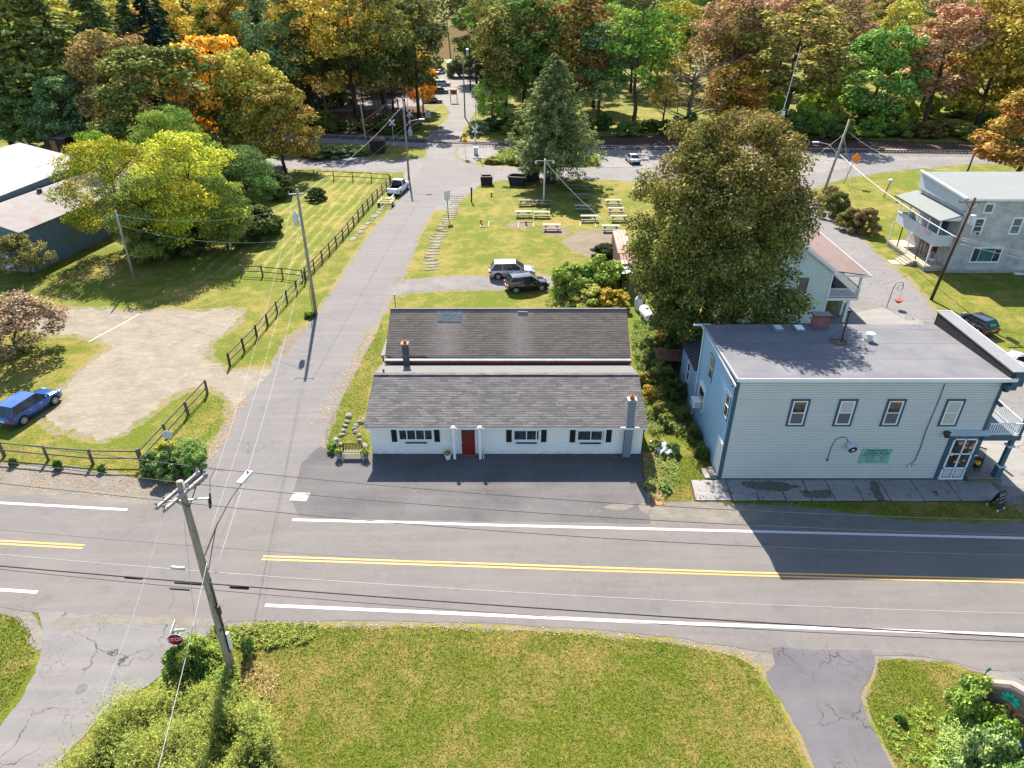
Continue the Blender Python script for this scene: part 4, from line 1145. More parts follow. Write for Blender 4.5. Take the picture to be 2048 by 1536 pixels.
# ---- pale green house behind the big maple
def green_house():
    t = thing('green_house', 'pale green sided gable house with brown roof half hidden by the big maple', 'house', (24.5, 58.7, 0), world=True)
    X0, X1, Y0, Y1 = 19.6, 29.4, 58.7, 72
    mb = MB().box(X0, X1, Y0, Y1, 0, 5.2)
    mb.yprism([(X0, 5.2), (X1, 5.2), ((X0 + X1) / 2, 8.7)], Y0, Y0 + .2)
    mb.yprism([(X0, 5.2), (X1, 5.2), ((X0 + X1) / 2, 8.7)], Y1 - .2, Y1)
    obj('wall', mb, M['siding_green'], t)
    brown = plain('brown_metal_roof', (0.12, 0.08, 0.068), 0.8, 0.22, 1.8)
    obj('roof', MB().slab([((24.5), Y0 - .3, 8.98), (29.6, Y0 - .3, 5.36), (29.6, Y1, 5.36), (24.5, Y1, 8.98)], .12), brown, t)
    obj('roof', MB().slab([((24.497), Y0 - .3, 8.98), (19.3, Y0 - .3, 5.3), (19.3, Y1, 5.3), (24.497, Y1, 8.98)], .12), brown, t)
    obj('porch_roof', MB().slab([(29.605, Y0 - .3, 5.36), (32.75, Y0 - .3, 4.95), (32.75, Y1, 4.95), (29.605, Y1, 5.36)], .1), brown, t)
    obj('rake_board', MB().beam((24.5, Y0 - .32, 8.82), (29.6, Y0 - .32, 5.2), .05, .26).beam((24.5, Y0 - .32, 8.82), (19.3, Y0 - .32, 5.14), .05, .26), M['trim_white'], t)
    obj('eaves_trim', MB().box(29.6, 32.8, Y0 - .34, Y0 - .3, 4.8, 4.98).box(32.76, 32.8, Y0 - .3, Y1, 4.8, 4.95), M['trim_white'], t)
    obj('corner_board', MB().box(X1 - .1, X1 + .06, Y0 - .04, Y0 - .002, 0, 5.1), M['trim_white'], t)
    for y in (Y0 + .1, 65.2, 71.6):
        obj('porch_post', MB().box(32.1, 32.28, y, y + .18, 2.6, 4.9), M['trim_white'], t)
        obj('porch_post', MB().box(31.5 if y < 60 else 32, 31.75 if y < 60 else 32.25, y + .1, y + .35, 0, 2.4), M['trim_white'], t)
    obj('porch_post', MB().box(33.0 - 1.1, 33.3 - 1.2, 60.5, 60.75, 0, 2.4), M['trim_white'], t)
    obj('balcony_floor', MB().box(X1, 32.35, Y0, Y1, 2.32, 2.6), M['trim_white'], t)
    obj('balcony_deck', MB().box(X1, 32.3, Y0 + .05, Y1, 2.6, 2.62), plain('dark_deck', (0.12, 0.13, 0.14), .8, .1, 5), t)  # deck boards in one even dark grey
    mb = MB().box(X1 + .05, 32.3, Y0 + .02, Y0 + .08, 3.45, 3.52).box(X1 + .05, 32.3, Y0 + .02, Y0 + .08, 2.7, 2.75)
    for k in range(22):
        mb.box(X1 + .1 + k * .13, X1 + .15 + k * .13, Y0 + .03, Y0 + .07, 2.75, 3.45)
    mb.box(32.24, 32.3, Y0 + .08, Y1, 3.45, 3.52)
    for k in range(60):
        mb.box(32.25, 32.29, Y0 + .2 + k * .21, Y0 + .25 + k * .21, 2.65, 3.45)
    obj('balcony_rail', mb, M['trim_white'], t)
    mb = MB().cbox((30.4, 60.4, 3.1), (.5, .5, .06)).cbox((30.4, 60.65, 3.4), (.5, .06, .6))
    for dx in (-.2, .2):
        for dy in (-.2, .2):
            mb.box(30.4 + dx - .02, 30.4 + dx + .02, 60.4 + dy - .02, 60.4 + dy + .02, 2.62, 3.1)
    tag(obj('porch_chair', mb, M['wood_dark']), 'dark chair on the upstairs porch of the pale green house', 'chair')
    obj('window', MB().box(26.5, 27.3, Y0 - .03, Y0, 3.2, 4.6), M['glass'], t)
    obj('fence_gate', MB().box(19.0, 19.05, 56, 58.6, 0, 1), M['wood_old'], t)
green_house()

# ---- grey stucco house at the right
def grey_house():
    t = thing('grey_house', 'grey stucco two storey house with white two level porch at the right edge', 'house', (52, 71.5, 0), world=True)
    X0, X1, Y0, Y1 = 48.1, 66, 71.5, 80.6
    obj('wall', MB().box(X0, X1, Y0, Y1, .35, 8.1), M['stucco'], t)
    obj('foundation', MB().box(X0 - .03, X1, Y0 - .05, Y1, 0, .35), M['concrete'], t)
    roofm = plain('pale_flat_roof', (0.155, 0.165, 0.16), 0.95, 0.08, 2)
    obj('roof', MB().slab([(X0 - .3, Y0 - .35, 8.32), (X1, Y0 - .35, 8.32), (X1, Y1 + .3, 8.75), (X0 - .3, Y1 + .3, 8.75)], .16), roofm, t)
    obj('eaves_trim', MB().box(X0 - .32, X1, Y0 - .4, Y0 - .355, 8.08, 8.3), M['trim_white'], t)
    obj('parapet', MB().slab([(X0 - .62, Y0 - .3, 8.4), (X0 - .3, Y0 - .3, 8.4), (X0 - .3, Y1 + .3, 8.95), (X0 - .62, Y1 + .3, 8.95)], .2).xprism([(Y0, 7.0), (Y0, 8.2), (Y1 + .2, 8.75), (Y1 + .2, 7.0)], X0 - .35, X0 - .02), plain('pale_blue_metal', (0.36, 0.39, 0.4), .6, .08, 2), t)
    ch = obj('chimney', MB().box(57.2, 57.8, 75.5, 76.1, 8.3, 9.7), shingles('old_brick', ((0.12, 0.09, 0.09), (0.2, 0.15, 0.14), (0.25, 0.2, 0.19)), .08, .22), t)
    c = obj('chimney_cap', MB().box(57.3, 57.7, 75.6, 76.0, 9.7, 9.85), M['concrete'], None); c.parent = ch
    curt = plain('teal_curtain', (0.02, 0.1, 0.1), 0.7, 0.5, 4)
    screen = plain('window_screen_grey', (0.12, 0.13, 0.135), 0.8, 0.1, 9)
    window_y(t, 50.0, 50.95, 6.75, 7.75, Y0, M['white_paint'], screen, .09, 0, (), .06, casing=M['white_paint'], cw=.06)
    g = window_y(t, 49.5, 50.5, 4.45, 6.15, Y0, M['white_paint'], M['glass'], .1, 1, (), .06, casing=M['white_paint'], cw=.09)
    ac = obj('air_conditioner', MB().box(49.7, 50.2, Y0 - .4, Y0 - .05, 4.45, 4.8), M['white_paint'], t)
    c = obj('grille', MB().box(49.75, 50.15, Y0 - .41, Y0 - .4, 4.5, 4.75), M['dark_metal'], None); c.parent = ac
    window_y(t, 53.55, 54.6, 4.45, 6.2, Y0, M['white_paint'], screen, .1, 1, (), .06, casing=M['white_paint'], cw=.09)
    window_y(t, 58.2, 59.2, 4.45, 6.2, Y0, M['white_paint'], M['glass'], .1, 1, (), .06, casing=M['white_paint'], cw=.09)
    g = window_y(t, 50.4, 53.6, 1.25, 2.9, Y0, M['white_paint'], M['glass'], .09, 0, (.25, .75), .06, casing=M['white_paint'], cw=.06)
    c = obj('curtain', MB().box(51.3, 52.7, Y0 - .03, Y0 - .024, 1.36, 2.8), curt, None); c.parent = g
    # the porch, two levels
    PX, PY0, PY1 = 45.9, 71.9, 80.6
    obj('porch_floor', MB().box(PX, X0 - .03, PY0, PY1, .35, .6), M['wood_pale'], t)
    obj('porch_skirt', MB().box(PX + .06, X0 - .03, PY0 + .06, PY1 - .06, 0, .35), M['concrete'], t)
    obj('balcony_floor', MB().box(PX + .35, X0, PY0, PY1, 2.95, 3.15), M['trim_white'], t)
    mb = MB().box(PX + .3, PX + .36, PY0 - .02, PY1, 2.9, 4.15).box(PX + .36, X0, PY0 - .02, PY0 + .04, 2.9, 4.15).box(PX + .36, X0, PY1 - .06, PY1, 2.9, 4.15)
    obj('balcony_parapet', mb, plain('pale_parapet', (0.44, 0.45, 0.46), 0.7, 0.08, 2), t)
    obj('rail_cap', MB().box(PX + .24, PX + .42, PY0 - .06, PY1, 4.15, 4.2), M['white_paint'], t)
    n = 5
    for k in range(n):
        y = PY0 + .05 + k * (PY1 - PY0 - .2) / (n - 1)
        obj('porch_post', MB().box(PX + .3, PX + .42, y, y + .12, 4.2, 5.85), M['white_paint'], t)
        obj('porch_post', MB().box(PX + .05, PX + .15, y, y + .1, .6, 2.95), M['white_paint'] if k % 2 == 0 else M['wood_dark'], t)
    for k, y in enumerate((73.4, 74.6, 76.2)):
        obj('porch_post', MB().beam((PX + 1.2 + .3 * k, y, .6), (PX + 1.3 + .3 * k, y + .3, 2.95), .14), plain('timber_prop', (0.25, 0.14, 0.05), .8, .2, 4), t)
    obj('porch_roof', MB().slab([(PX - .1, PY0 - .35, 5.85), (X0 + .05, PY0 - .35, 6.5), (X0 + .05, PY1 + .8, 6.5), (PX - .1, PY1 + .8, 5.85)], .12), roofm, t)
    obj('gutter', MB().box(PX - .2, PX - .1, PY0 - .35, PY1 + .8, 5.7, 5.84), M['dark_metal'], t)
    obj('end_panel', MB().yprism([(PX, 5.82), (X0, 5.82), (X0, 6.4)], PY0 - .3, PY0 - .25), M['trim_white'], t)
    obj('porch_door', MB().box(X0 - .08, X0 - .03, 74, 75, .6, 2.7), M['wood_dark'], t)
    obj('porch_window', MB().box(X0 - .08, X0 - .03, 76, 77.2, 1.4, 2.6).box(X0 - .08, X0 - .03, 73.5, 74.6, 4.0, 5.4), M['glass'], t)
    mb = MB()
    for k in range(4):
        mb.box(PX - 1.35 + k * .33, PX - .02, 73.6, 75.7, k * .15, .15 + k * .15)
    obj('steps', mb, M['wood_pale'], t)
    obj('paving_stone', MB().box(PX - 2.4, PX - 1.4, 73.9, 75.3, 0, .05), M['concrete'], t)
grey_house()
tg = thing('wicker_chair', 'white wicker chair on the ground porch of the grey house', 'chair', (47.2, 72.9, .6))
mb = MB()
for k in range(9):
    a = math.pi * k / 8
    mb.tube([(.3 * math.cos(a), .1, .4), (.38 * math.cos(a), .3, .4 + .75 * math.sin(a) + .05)], .012, 5)
mb.tube([(.4 * math.cos(math.pi * k / 10), .3, .42 + .78 * math.sin(math.pi * k / 10)) for k in range(11)], .02, 5)
obj('backrest', mb, M['white_paint'], tg)
obj('seat', MB().lathe([(.3, .36), (.32, .4), (.3, .43)], (0, 0, 0), 12), M['white_paint'], tg)
for sx in (-.22, .22):
    for sy in (-.22, .22):
        obj('leg', MB().tube([(sx, sy, .36), (sx * 1.2, sy * 1.2, 0)], .015, 5), M['white_paint'], tg)
mb = MB()
for i in range(12):
    for j in range(5):
        mb.v.append((46.15 + .05 * math.sin(i * 1.3), 73.2 + i * .14, 4.22 - j * .16 - .05 * math.sin(j)))
for i in range(11):
    for j in range(4):
        mb.f.append((i * 5 + j, (i + 1) * 5 + j, (i + 1) * 5 + j + 1, i * 5 + j + 1))
for p in range(len(mb.v)):
    pass
tt = NT('striped_flag', 0.8)
st = tt.math('LESS_THAN', tt.math('FRACT', tt.math('DIVIDE', tt.sep()[2], 0.13)), 0.5)
tt.color(tt.mix(st, (0.4, 0.04, 0.07), (0.7, 0.66, 0.7)))
tag(obj('flag', mb, tt.m), 'red and white striped cloth draped over the balcony of the grey house', 'flag')

# ---- barns at the left
def barns():
    az = R(-9.8)
    t = thing('barn', 'long blue grey metal barn with ribbed grey roof behind the shrub', 'barn', (-53.1, 71.6, 0), az)
    W_, L, H1, H2 = 10.6, 34, 4.75, 6.3      # local: x leftwards negative, y along
    mb = MB().box(-W_, 0, 0, L, 0, H1)
    mb.yprism([(-W_, H1), (0, H1), (-W_ / 2, H2 - .1)], 0, .2)
    obj('wall', mb, M['barn_wall'], t)
    e = .35
    obj('roof', MB().slab([(e, -.5, H1 - .02), (e, L, H1 - .02), (-W_ / 2, L, H2 + .02), (-W_ / 2, -.5, H2 + .02)], .06), M['metal_roof_grey'], t)
    obj('roof', MB().slab([(-W_ - e, -.5, H1 - .02), (-W_ - e, L, H1 - .02), (-W_ / 2 - .003, L, H2 + .02), (-W_ / 2 - .003, -.5, H2 + .02)], .06), M['metal_roof_grey'], t)
    obj('roof_vent', MB().box(-W_ / 2 + .3, -W_ / 2 + .7, 9, 9.4, H2 - .2, H2 + .3), M['dark_metal'], t)
    obj('door', MB().box(-3.6, -2.5, -.05, 0, 0, 2.2), M['trim_white'], t)
    t2 = thing('barn', 'taller barn with bright white metal roof behind the grey roofed barn', 'barn', (-60.3, 76, 0), R(-4))
    W_, L, H1, H2 = 18, 20.6, 6.3, 8.6
    mb = MB().box(-W_, 0, 0, L, 0, H1)
    mb.yprism([(-W_, H1), (0, H1), (-W_ / 2, H2 - .1)], L - .2, L)
    obj('wall', mb, M['barn_wall'], t2)
    obj('roof', MB().slab([(e, -.5, H1), (e, L + .5, H1), (-W_ / 2, L + .5, H2), (-W_ / 2, -.5, H2)], .06), M['metal_roof_white'], t2)
    obj('roof', MB().slab([(-W_ - e, -.5, H1), (-W_ - e, L + .5, H1), (-W_ / 2 - .003, L + .5, H2), (-W_ / 2 - .003, -.5, H2)], .06), M['metal_roof_white'], t2)
barns()
def shack(x, y, rz, w_, d_, h_, label, m=None, scale=1):
    t = thing('shack', label, 'shed', (x, y, 0), rz)
    obj('wall', MB().box(-w_ / 2, w_ / 2, -d_ / 2, d_ / 2, 0, h_), m or M['wood_dark'], t)
    obj('roof', MB().slab([(-w_ / 2 - .2, -d_ / 2 - .2, h_ + .02), (w_ / 2 + .2, -d_ / 2 - .2, h_ + .02), (w_ / 2 + .2, d_ / 2 + .2, h_ + .35), (-w_ / 2 - .2, d_ / 2 + .2, h_ + .35)], .08), M['wood_grey'], t)
    obj('door', MB().box(-w_ * .2, w_ * .05, -d_ / 2 - .04, -d_ / 2, 0, h_ * .85), plain('rusty_door', (0.3, 0.14, 0.04), .8, .4, 2), t)
    return t
x, y = (-82.34, 129.88)
shack(x, y, R(-12), 4.6, 3.5, 3.2, 'small rust brown shack under the trees beyond the white barn roof')
x, y = (-24.79, 130.7)
t = thing('signal_cabinet', 'dark railway signal cabinet with rusty curved lid beside the crossing', 'cabinet', (x, y, 0), R(4))
obj('cabinet_body', MB().box(-1.35, 1.35, -.9, .9, 0, 2.3), plain('sooty_metal', (0.02, 0.018, 0.017), .8, .4, 3), t)
obj('lid', MB().yprism([(-1.45, 2.3), (1.45, 2.3), (1.3, 2.6), (.6, 2.78), (-.6, 2.78), (-1.3, 2.6)], -.98, .98), plain('rusty_lid', (0.14, 0.085, 0.075), .8, .3, 2), t)
# lean-to with patchwork roof beside the maple
t = thing('lean_to', 'narrow lean-to with rusty patched metal roof beside the large maple', 'shed', (11.2, 65.2, 0), R(-2.5))
obj('roof', MB().slab([(0, 5.0, 2.75), (1.5, 5.0, 2.85), (1.5, 12.6, 2.85), (0, 12.6, 2.75)], .05), ribbed('rust_pink_roof', (0.33, 0.19, 0.15), 0, 0.4, (0.22, 0.1, 0.08), .8, .2, stain=(0.42, 0.33, 0.3)), t)
obj('roof', MB().slab([(.12, 1.9, 2.7), (1.6, 1.9, 2.8), (1.6, 5.0, 2.8), (.12, 5.0, 2.7)], .05), ribbed('rust_brown_roof', (0.2, 0.1, 0.075), 0, 0.4, (0.12, 0.06, 0.05), .8, .2, stain=(0.42, 0.38, 0.36)), t)
obj('roof', MB().slab([(-.1, -.2, 2.5), (1.75, -.2, 2.6), (1.75, 1.9, 2.62), (-.1, 1.9, 2.52)], .05), ribbed('pale_corrugated', (0.45, 0.45, 0.48), 1, 0.16, (0.3, 0.3, 0.33), .5, .3), t)
for y in (0, 4.2, 8.4, 12.4):
    obj('post', MB().beam((.9, y, 0), (.95, y, 2.55), .13), M['wood_grey'], t)
obj('wall', MB().box(0, .06, 0, 12.5, 0, 2.5), M['wood_dark'], t)

# ================================================================== poles, wires, signs, fences
def insul(mb, x, y, z):
    mb.lathe([(.02, 0), (.02, .06), (.06, .07), (.07, .1), (.04, .13), (.05, .16), (.02, .2)], (x, y, z), 8)

def wire(label, p0, p1, p2, x0, x1, rad, m, name='overhead_wire', n=36, group=None):
    """sagging wire through three points, run from x0 to x1"""
    P = [Vector(p) for p in (p0, p1, p2)]
    def lag(x):
        out = Vector((x, 0, 0))
        for i in range(3):
            w_ = 1
            for j in range(3):
                if j != i:
                    w_ *= (x - P[j].x) / (P[i].x - P[j].x)
            out.y += P[i].y * w_
            out.z += P[i].z * w_
        return out
    pts = [lag(x0 + (x1 - x0) * k / n) for k in range(n + 1)]
    return tag(obj(name, MB().tube(pts, rad, 5), m, smooth=True), label, 'wire', group)

def span(label, a, b, sag, rad, m, name='overhead_wire', n=24, group=None):
    a, b = Vector(a), Vector(b)
    pts = []
    for k in range(n + 1):
        u = k / n
        p = a.lerp(b, u)
        p.z -= sag * 4 * u * (1 - u)
        pts.append(p)
    return tag(obj(name, MB().tube(pts, rad, 5), m, smooth=True), label, 'wire', group)

# ---- large pole in the foreground
PB, PT = Vector((-13.03, 20.32, 0)), Vector((-13.15, 21.15, 11.3))
def pp(z):
    return PB.lerp(PT, z / 11.3)
t = thing('utility_pole', 'tall weathered utility pole with double crossarm standing in front of the main road', 'utility pole', PB, world=True)
mb = MB().tube([pp(-0.2), pp(3), pp(6), pp(9), pp(11.3)], [.21, .19, .17, .15, .135], 14)
obj('pole', mb, M['pole_wood'], t, True)
ax = Vector((.33, .944, 0))
pe = Vector((.944, -.33, 0))
for s_ in (-1, 1):
    c = pp(10.85) + pe * (.19 * s_)
    mb = MB().beam(c - ax * 1.2, c + ax * 1.2, .11, .13)
    ca = obj('crossarm', mb, M['wood_grey'], t)
    for q in (-1.12, .15, 1.12):
        mi = MB(); p = c + ax * q; insul(mi, p.x, p.y, p.z + .06)
        g = obj('insulator', mi, M['insulator'], None); g.parent = ca
for s_ in (-1, 1):
    for q in (-.55, .55):
        obj('arm_brace', MB().beam(pp(10.85) + pe * .25 * s_ + ax * q, pp(10.1) + pe * .16 * s_, .03), M['dark_metal'], t)
c = pp(10.4)
p0, p1 = c + Vector((-.78, -.12, 0)), c + Vector((.98, .12, 0))
obj('cutout_bracket', MB().beam(p0, p1, .06), M['steel'], t)
for p in (p0, p1):
    mb = MB().tube([p + Vector((.04, .02, .25)), p + Vector((0, -.1, -.15)), p + Vector((-.03, -.16, -.4))], [.03, .06, .04], 8)
    for k in range(4):
        q = p + Vector((.0, -.06 - .02 * k, -.02 - .09 * k))
        mb.lathe([(.03, -.015), (.085, 0), (.03, .015)], q, 10)
    obj('fuse_cutout', mb, M['cable_black'], t)
obj('jumper', MB().tube([c + Vector((1.0, .15, .1)), c + Vector((.85, .5, .1)), c + Vector((.75, .9, .35)), c + Vector((.9, 1.2, .6)), c + Vector((1.3, 1.1, .6))], .012, 5), M['cable_black'], t)
obj('riser', MB().tube([pp(6) + Vector((.17, -.1, 0)), pp(4.5) + Vector((.2, -.12, 0)), pp(2) + Vector((.2, -.12, 0))], .03, 6), M['cable_black'], t)
obj('pole_box', MB().cbox(pp(4.6) + Vector((.22, -.12, 0)), (.16, .14, .5)), M['dark_metal'], t)
obj('bird_guard', MB().tube([pp(3.1) + Vector((.24, 0, 0)), pp(2.2) + Vector((.24, -.02, 0))], [.09, .1], 10), M['white_paint'], t)
obj('ladder_step', MB().tube([pp(3.6) + Vector((-.2, 0, 0)), pp(3.1) + Vector((-.22, -.02, 0))], [.06, .07], 8), M['wood_old'], t)
# street lamp arm
LH = Vector((-12.28, 24.46, 8.7))
la = pp(7.4) + Vector((.1, .12, 0))
mb = MB().tube([la, la.lerp(LH, .35) + Vector((0, 0, .25)), la.lerp(LH, .7) + Vector((0, 0, .2)), LH + Vector((0, -.3, 0))], [.035, .035, .03, .028], 8)
mb.beam(pp(6.6) + Vector((.1, .1, 0)), la.lerp(LH, .3) + Vector((0, 0, .18)), .03)
arm = obj('lamp_arm', mb, plain('rusty_arm', (0.15, 0.09, 0.06), .7, .3, 5), t)
mb = MB().cbox(LH + Vector((.02, .05, .02)), (.26, .72, .13), R(-14))
mb.cbox(LH + Vector((.1, .46, .02)), (.3, .25, .12), R(-14))
g = obj('lamp_head', mb, plain('lamp_paint', (0.45, 0.5, 0.5), .5, .1, 5), None); g.parent = arm
g = obj('photocell', MB().lathe([(.05, 0), (.05, .1), (0, .12)], LH + Vector((.1, .42, .08)), 8), M['dark_metal'], None); g.parent = arm

K = M['cable_black']
lab = 'overhead power wires along the main road'
for nm, a, b, c, l in (('rearmost', (-12.8, 22.25, 11.15), (5.59, 21.15, 10.06), (20.17, 20.27, 10.05), (-20.98, 22.74, 12.04)),
                       ('middle', (-13.1, 21.3, 11.1), (5.41, 20.19, 10.15), (19.53, 19.34, 10.14), (-20.42, 21.74, 11.83)),
                       ('nearest', (-13.5, 20.25, 11.1), (5.25, 19.18, 10.01), (18.92, 18.35, 10.08), (-19.84, 20.68, 11.58))):
    wire(nm + ' of the three high power wires right of the big pole, above the main road', a, b, c, a[0], 38, .014, M['cable_grey'], 'power_wire', group=lab)
    l2 = tuple(Vector(a).lerp(Vector(l), 2.4))
    span(nm + ' of the three high power wires left of the big pole', a, l2, 0.0, .014, M['cable_grey'], 'power_wire', group=lab)
wire('thin neutral wire crossing above the yellow centre line', (-21.5, 21.4, 8.5), (-13.1, 21.0, 7.95), (20.17, 19.0, 7.94), -34, 38, .007, M['cable_grey'])
wire('pale twisted service cable below the neutral wire', (-21.9, 21.28, 7.2), (-6.83, 20.38, 6.5), (20.55, 18.73, 6.5), -34, 38, .014, M['cable_white'], 'service_cable')
wire('thick black communication cable with splice cases on the big pole', (-22.1, 21.2, 6.6), (-6.91, 20.33, 5.8), (21.02, 18.66, 5.15), -34, 38, .03, K, 'communication_cable')
wire('lower thin black communication cable on the big pole', (-22.16, 21.2, 6.4), (-6.95, 20.28, 5.42), (21.07, 18.6, 4.94), -34, 38, .014, K, 'communication_cable')
def splice(x, y, z, L, r_, label, m=K):
    d = Vector((1, -.06, -.03))
    p = Vector((x, y, z))
    tag(obj('splice_case', MB().tube([p - d * L / 2, p - d * L * .46, p + d * L * .46, p + d * L / 2], [r_ * .4, r_, r_, r_ * .4], 10), m), label, 'cable box')
splice(-16.3, 20.9, 6.2, 0.8, .06, 'black splice case farthest left of the big pole on the thick cable')
splice(-13.9, 20.75, 6.02, 1.3, .055, 'long black splice case touching the left side of the big pole')
splice(-11.7, 20.6, 5.92, .85, .06, 'black splice case just right of the big pole')
splice(-14.35, 20.7, 5.72, .9, .045, 'slim black splice case on the lower thin cable')
splice(-14.2, 20.85, 6.85, .6, .07, 'small silver cable box left of the big pole', M['steel'])
# wires running up the side street and other drops
CW = M['cable_white']
span('bright wire from the left fuse of the big pole down to the lower left', (-13.9, 20.75, 10.1), (-12.91, 13.23) + (9.0,), .3, .006, CW)
span('white service drop falling from the big pole across the weeds', (-12.9, 20.9, 7.2), (-11.3, 11.57) + (6.4,), .15, .013, CW, 'service_drop')
span('left wire of the pair climbing the side street to the transformer pole', (-12.3, 21.4, 10.4), (-19.4, 60.6, 11.7), .7, .006, CW)
span('right wire of the pair climbing the side street to the transformer pole', (-12.9, 21.1, 7.9), (-19.0, 60.6, 9.6), .8, .007, CW)
span('dark wire from the lamp arm pole to the transformer pole', (-12.9, 21.1, 6.2), (-19.1, 60.6, 6.8), .9, .009, CW)
span('thin wire from the street lamp back to the big pole', (-12.3, 24.1, 8.75), (-13.0, 20.85, 6.6), .1, .01, CW)
span('short guy wire falling from the big pole to the weeds', (-13.3, 20.9, 9.6), (-13.6, 19.6, 4), .0, .008, CW)

def pole(label, base, h_, r0=.16, lean=(0, 0), m=None, arm=None, name='utility_pole'):
    t = thing(name, label, 'utility pole', base)
    obj('pole', MB().tube([(0, 0, -.1), (lean[0] * .5, lean[1] * .5, h_ * .5), (lean[0], lean[1], h_)], [r0, r0 * .85, r0 * .68], 10), m or M['pole_wood'], t, True)
    return t
# transformer pole at the side street
X, Y, h_ = (-19.16, 60.72, 12.17)
t = pole('transformer pole standing beside the side street halfway up the rail fence', (X, Y, 0), h_, .17, (.1, 0))
obj('transformer', MB().lathe([(.0, 8.9), (.2, 8.9), (.24, 9.0), (.24, 9.95), (.2, 10.02), (.08, 10.1), (.08, 10.25), (0, 10.28)], (-.42, -.05, 0), 14), M['galv'], t, True)
obj('bracket', MB().beam((-.7, 0, 11.7), (.75, 0, 11.8), .05), M['steel'], t)
for x in (-.7, .75):
    mb = MB(); insul(mb, x, 0, 11.75); obj('insulator', mb, M['insulator'], t)
mb = MB().tube([(-.28, 0, 0), (-.24, .0, 3)], .03, 6)
obj('riser', mb, M['dark_metal'], t)
TP = Vector((X, Y, 0))
# slim pole at the lawn
X, Y, h_ = (-40.82, 69.08, 7.52)
pole('slim pale pole leaning on the lawn in front of the yellow locust tree', (X, Y, 0), h_ + .2, .12, (.15, 0), M['wood_grey'])
span('wire from the slim pale pole to the transformer pole, upper', (X + .1, Y, 7.3), TP + Vector((-.2, 0, 10.6)), 1.0, .012, CW)
span('wire from the slim pale pole to the transformer pole, lower', (X + .1, Y, 6.2), TP + Vector((-.2, 0, 7.6)), 1.0, .010, CW)
mb = MB()
# pole by the white pickup
X, Y, h_ = (-16.74, 112.28, 12.41)
t = pole('grey utility pole behind the white pickup at the corner of the back street', (X, Y, 0), h_, .17)
obj('bracket', MB().beam((-1, 0, h_ - .25), (.9, 0, h_ - .3), .06), M['steel'], t)
for x in (-1, .9):
    mb = MB(); insul(mb, x, 0, h_ - .2); obj('insulator', mb, M['insulator'], t)
la = obj('lamp_arm', MB().tube([(.1, 0, 8.1), (1.0, 0, 8.9), (2.4, .1, 9.1)], .045, 6).tube([(.1, 0, 7.0), (1.2, .05, 8.2), (2.6, .1, 9.0)], .02, 5), M['galv'], t)
g = obj('lamp_head', MB().cbox((2.7, .1, 9.1), (.8, .3, .14)), M['galv'], None); g.parent = la
P3 = Vector((X, Y, 0))
span('right primary wire between the transformer pole and the pickup pole', TP + Vector((.7, 0, 11.9)), P3 + Vector((.9, 0, h_ - .1)), .9, .012, CW)
for k, (dx, dz, bx, by) in enumerate(((-1, -.1, 640, 330), (0, -1.6, 660, 335), (0, -4.5, 740, 330), (0, -5.5, 760, 320))):
    gx, gy = ((-36, 128), (-33, 127), (-26.0, 122), (-24.2, 122.5))[k]
    span(('uppermost', 'second', 'third', 'lowest')[k] + ' guy wire falling left from the pickup pole', P3 + Vector((dx, 0, h_ + dz)), (gx, gy, .1), 0, .02, CW, 'guy_wire')
# leaning pole in front of the track, right
t = pole('leaning grey utility pole beside the round bushes near the railway', (44.0, 97.0, 0), 11.6, .2, (1.9, 1.0))
la = obj('lamp_arm', MB().tube([(1.0, .5, 7.2), (-.4, .4, 8.4), (-1.9, .4, 8.7)], .04, 6), M['galv'], t)
g = obj('lamp_head', MB().cbox((-2.3, .4, 8.7), (.9, .3, .14)), M['galv'], None); g.parent = la
obj('bracket', MB().beam((1.1, .5, 6.3), (-.3, .4, 6.3), .08), M['galv'], t)
LP = Vector((44.0, 97.0, 0))
# brown pole at the grey house
X, Y, h_ = (42.72, 64.06, 10.52)
t = pole('dark brown utility pole with transformer in front of the grey house', (X, Y, 0), 10.4, .16, (1.0, 0.2), M['pole_brown'])
ca = obj('crossarm', MB().beam((-.4, .2, 10.0), (2.2, .3, 10.0), .1, .12), M['wood_old'], t)
for x in (-.35, .1, 2.1):
    mb = MB(); insul(mb, x, .25, 10.05); g = obj('insulator', mb, M['insulator'], None); g.parent = ca
obj('transformer', MB().lathe([(0, 7.9), (.26, 7.9), (.27, 8.0), (.27, 8.75), (.22, 8.82), (0, 8.85)], (1.25, -.1, 0), 14), M['galv'], t, True)
obj('arm_brace', MB().beam((.3, .2, 9.9), (.95, .2, 9.3), .04).beam((1.6, .2, 9.9), (.95, .2, 9.3), .04), M['dark_metal'], t)
BP = Vector((X, Y, 0))
span('thick white cable from the leaning pole to the brown pole', LP + Vector((1.3, .6, 7.2)), BP + Vector((.8, .1, 6.4)), .6, .05, CW, 'service_cable')
span('upper line from the leaning pole toward the grey house', LP + Vector((1.7, .9, 10.2)), (52, 82, 8.6), 1.2, .02, CW)
for k in range(3):
    span(('left', 'middle', 'right')[k] + ' of three guy wires falling right from the leaning pole', LP + Vector((1.7, .9, 9.4 - .3 * k)), (52 + k * .9, 106 + k * .5, .1), .0, .018, CW, 'guy_wire')
span('guy wire falling left from the leaning pole into the maple', LP + Vector((1.7, .9, 9.8)), (34.5, 94, 2.5), .2, .018, CW, 'guy_wire')
for k, (z_, r_) in enumerate(((9.9, .012), (8.2, .015), (6.5, .03), (6.3, .03), (5.9, .03))):
    span(('highest', 'second', 'third', 'fourth', 'lowest')[k] + ' cable from the brown pole running off to the lower right', BP + Vector((1.0 + (1.1 if k == 0 else 0), .1, z_)), (72 - k, 46 + k, z_ + .6), 1.0, r_, CW, 'service_cable')
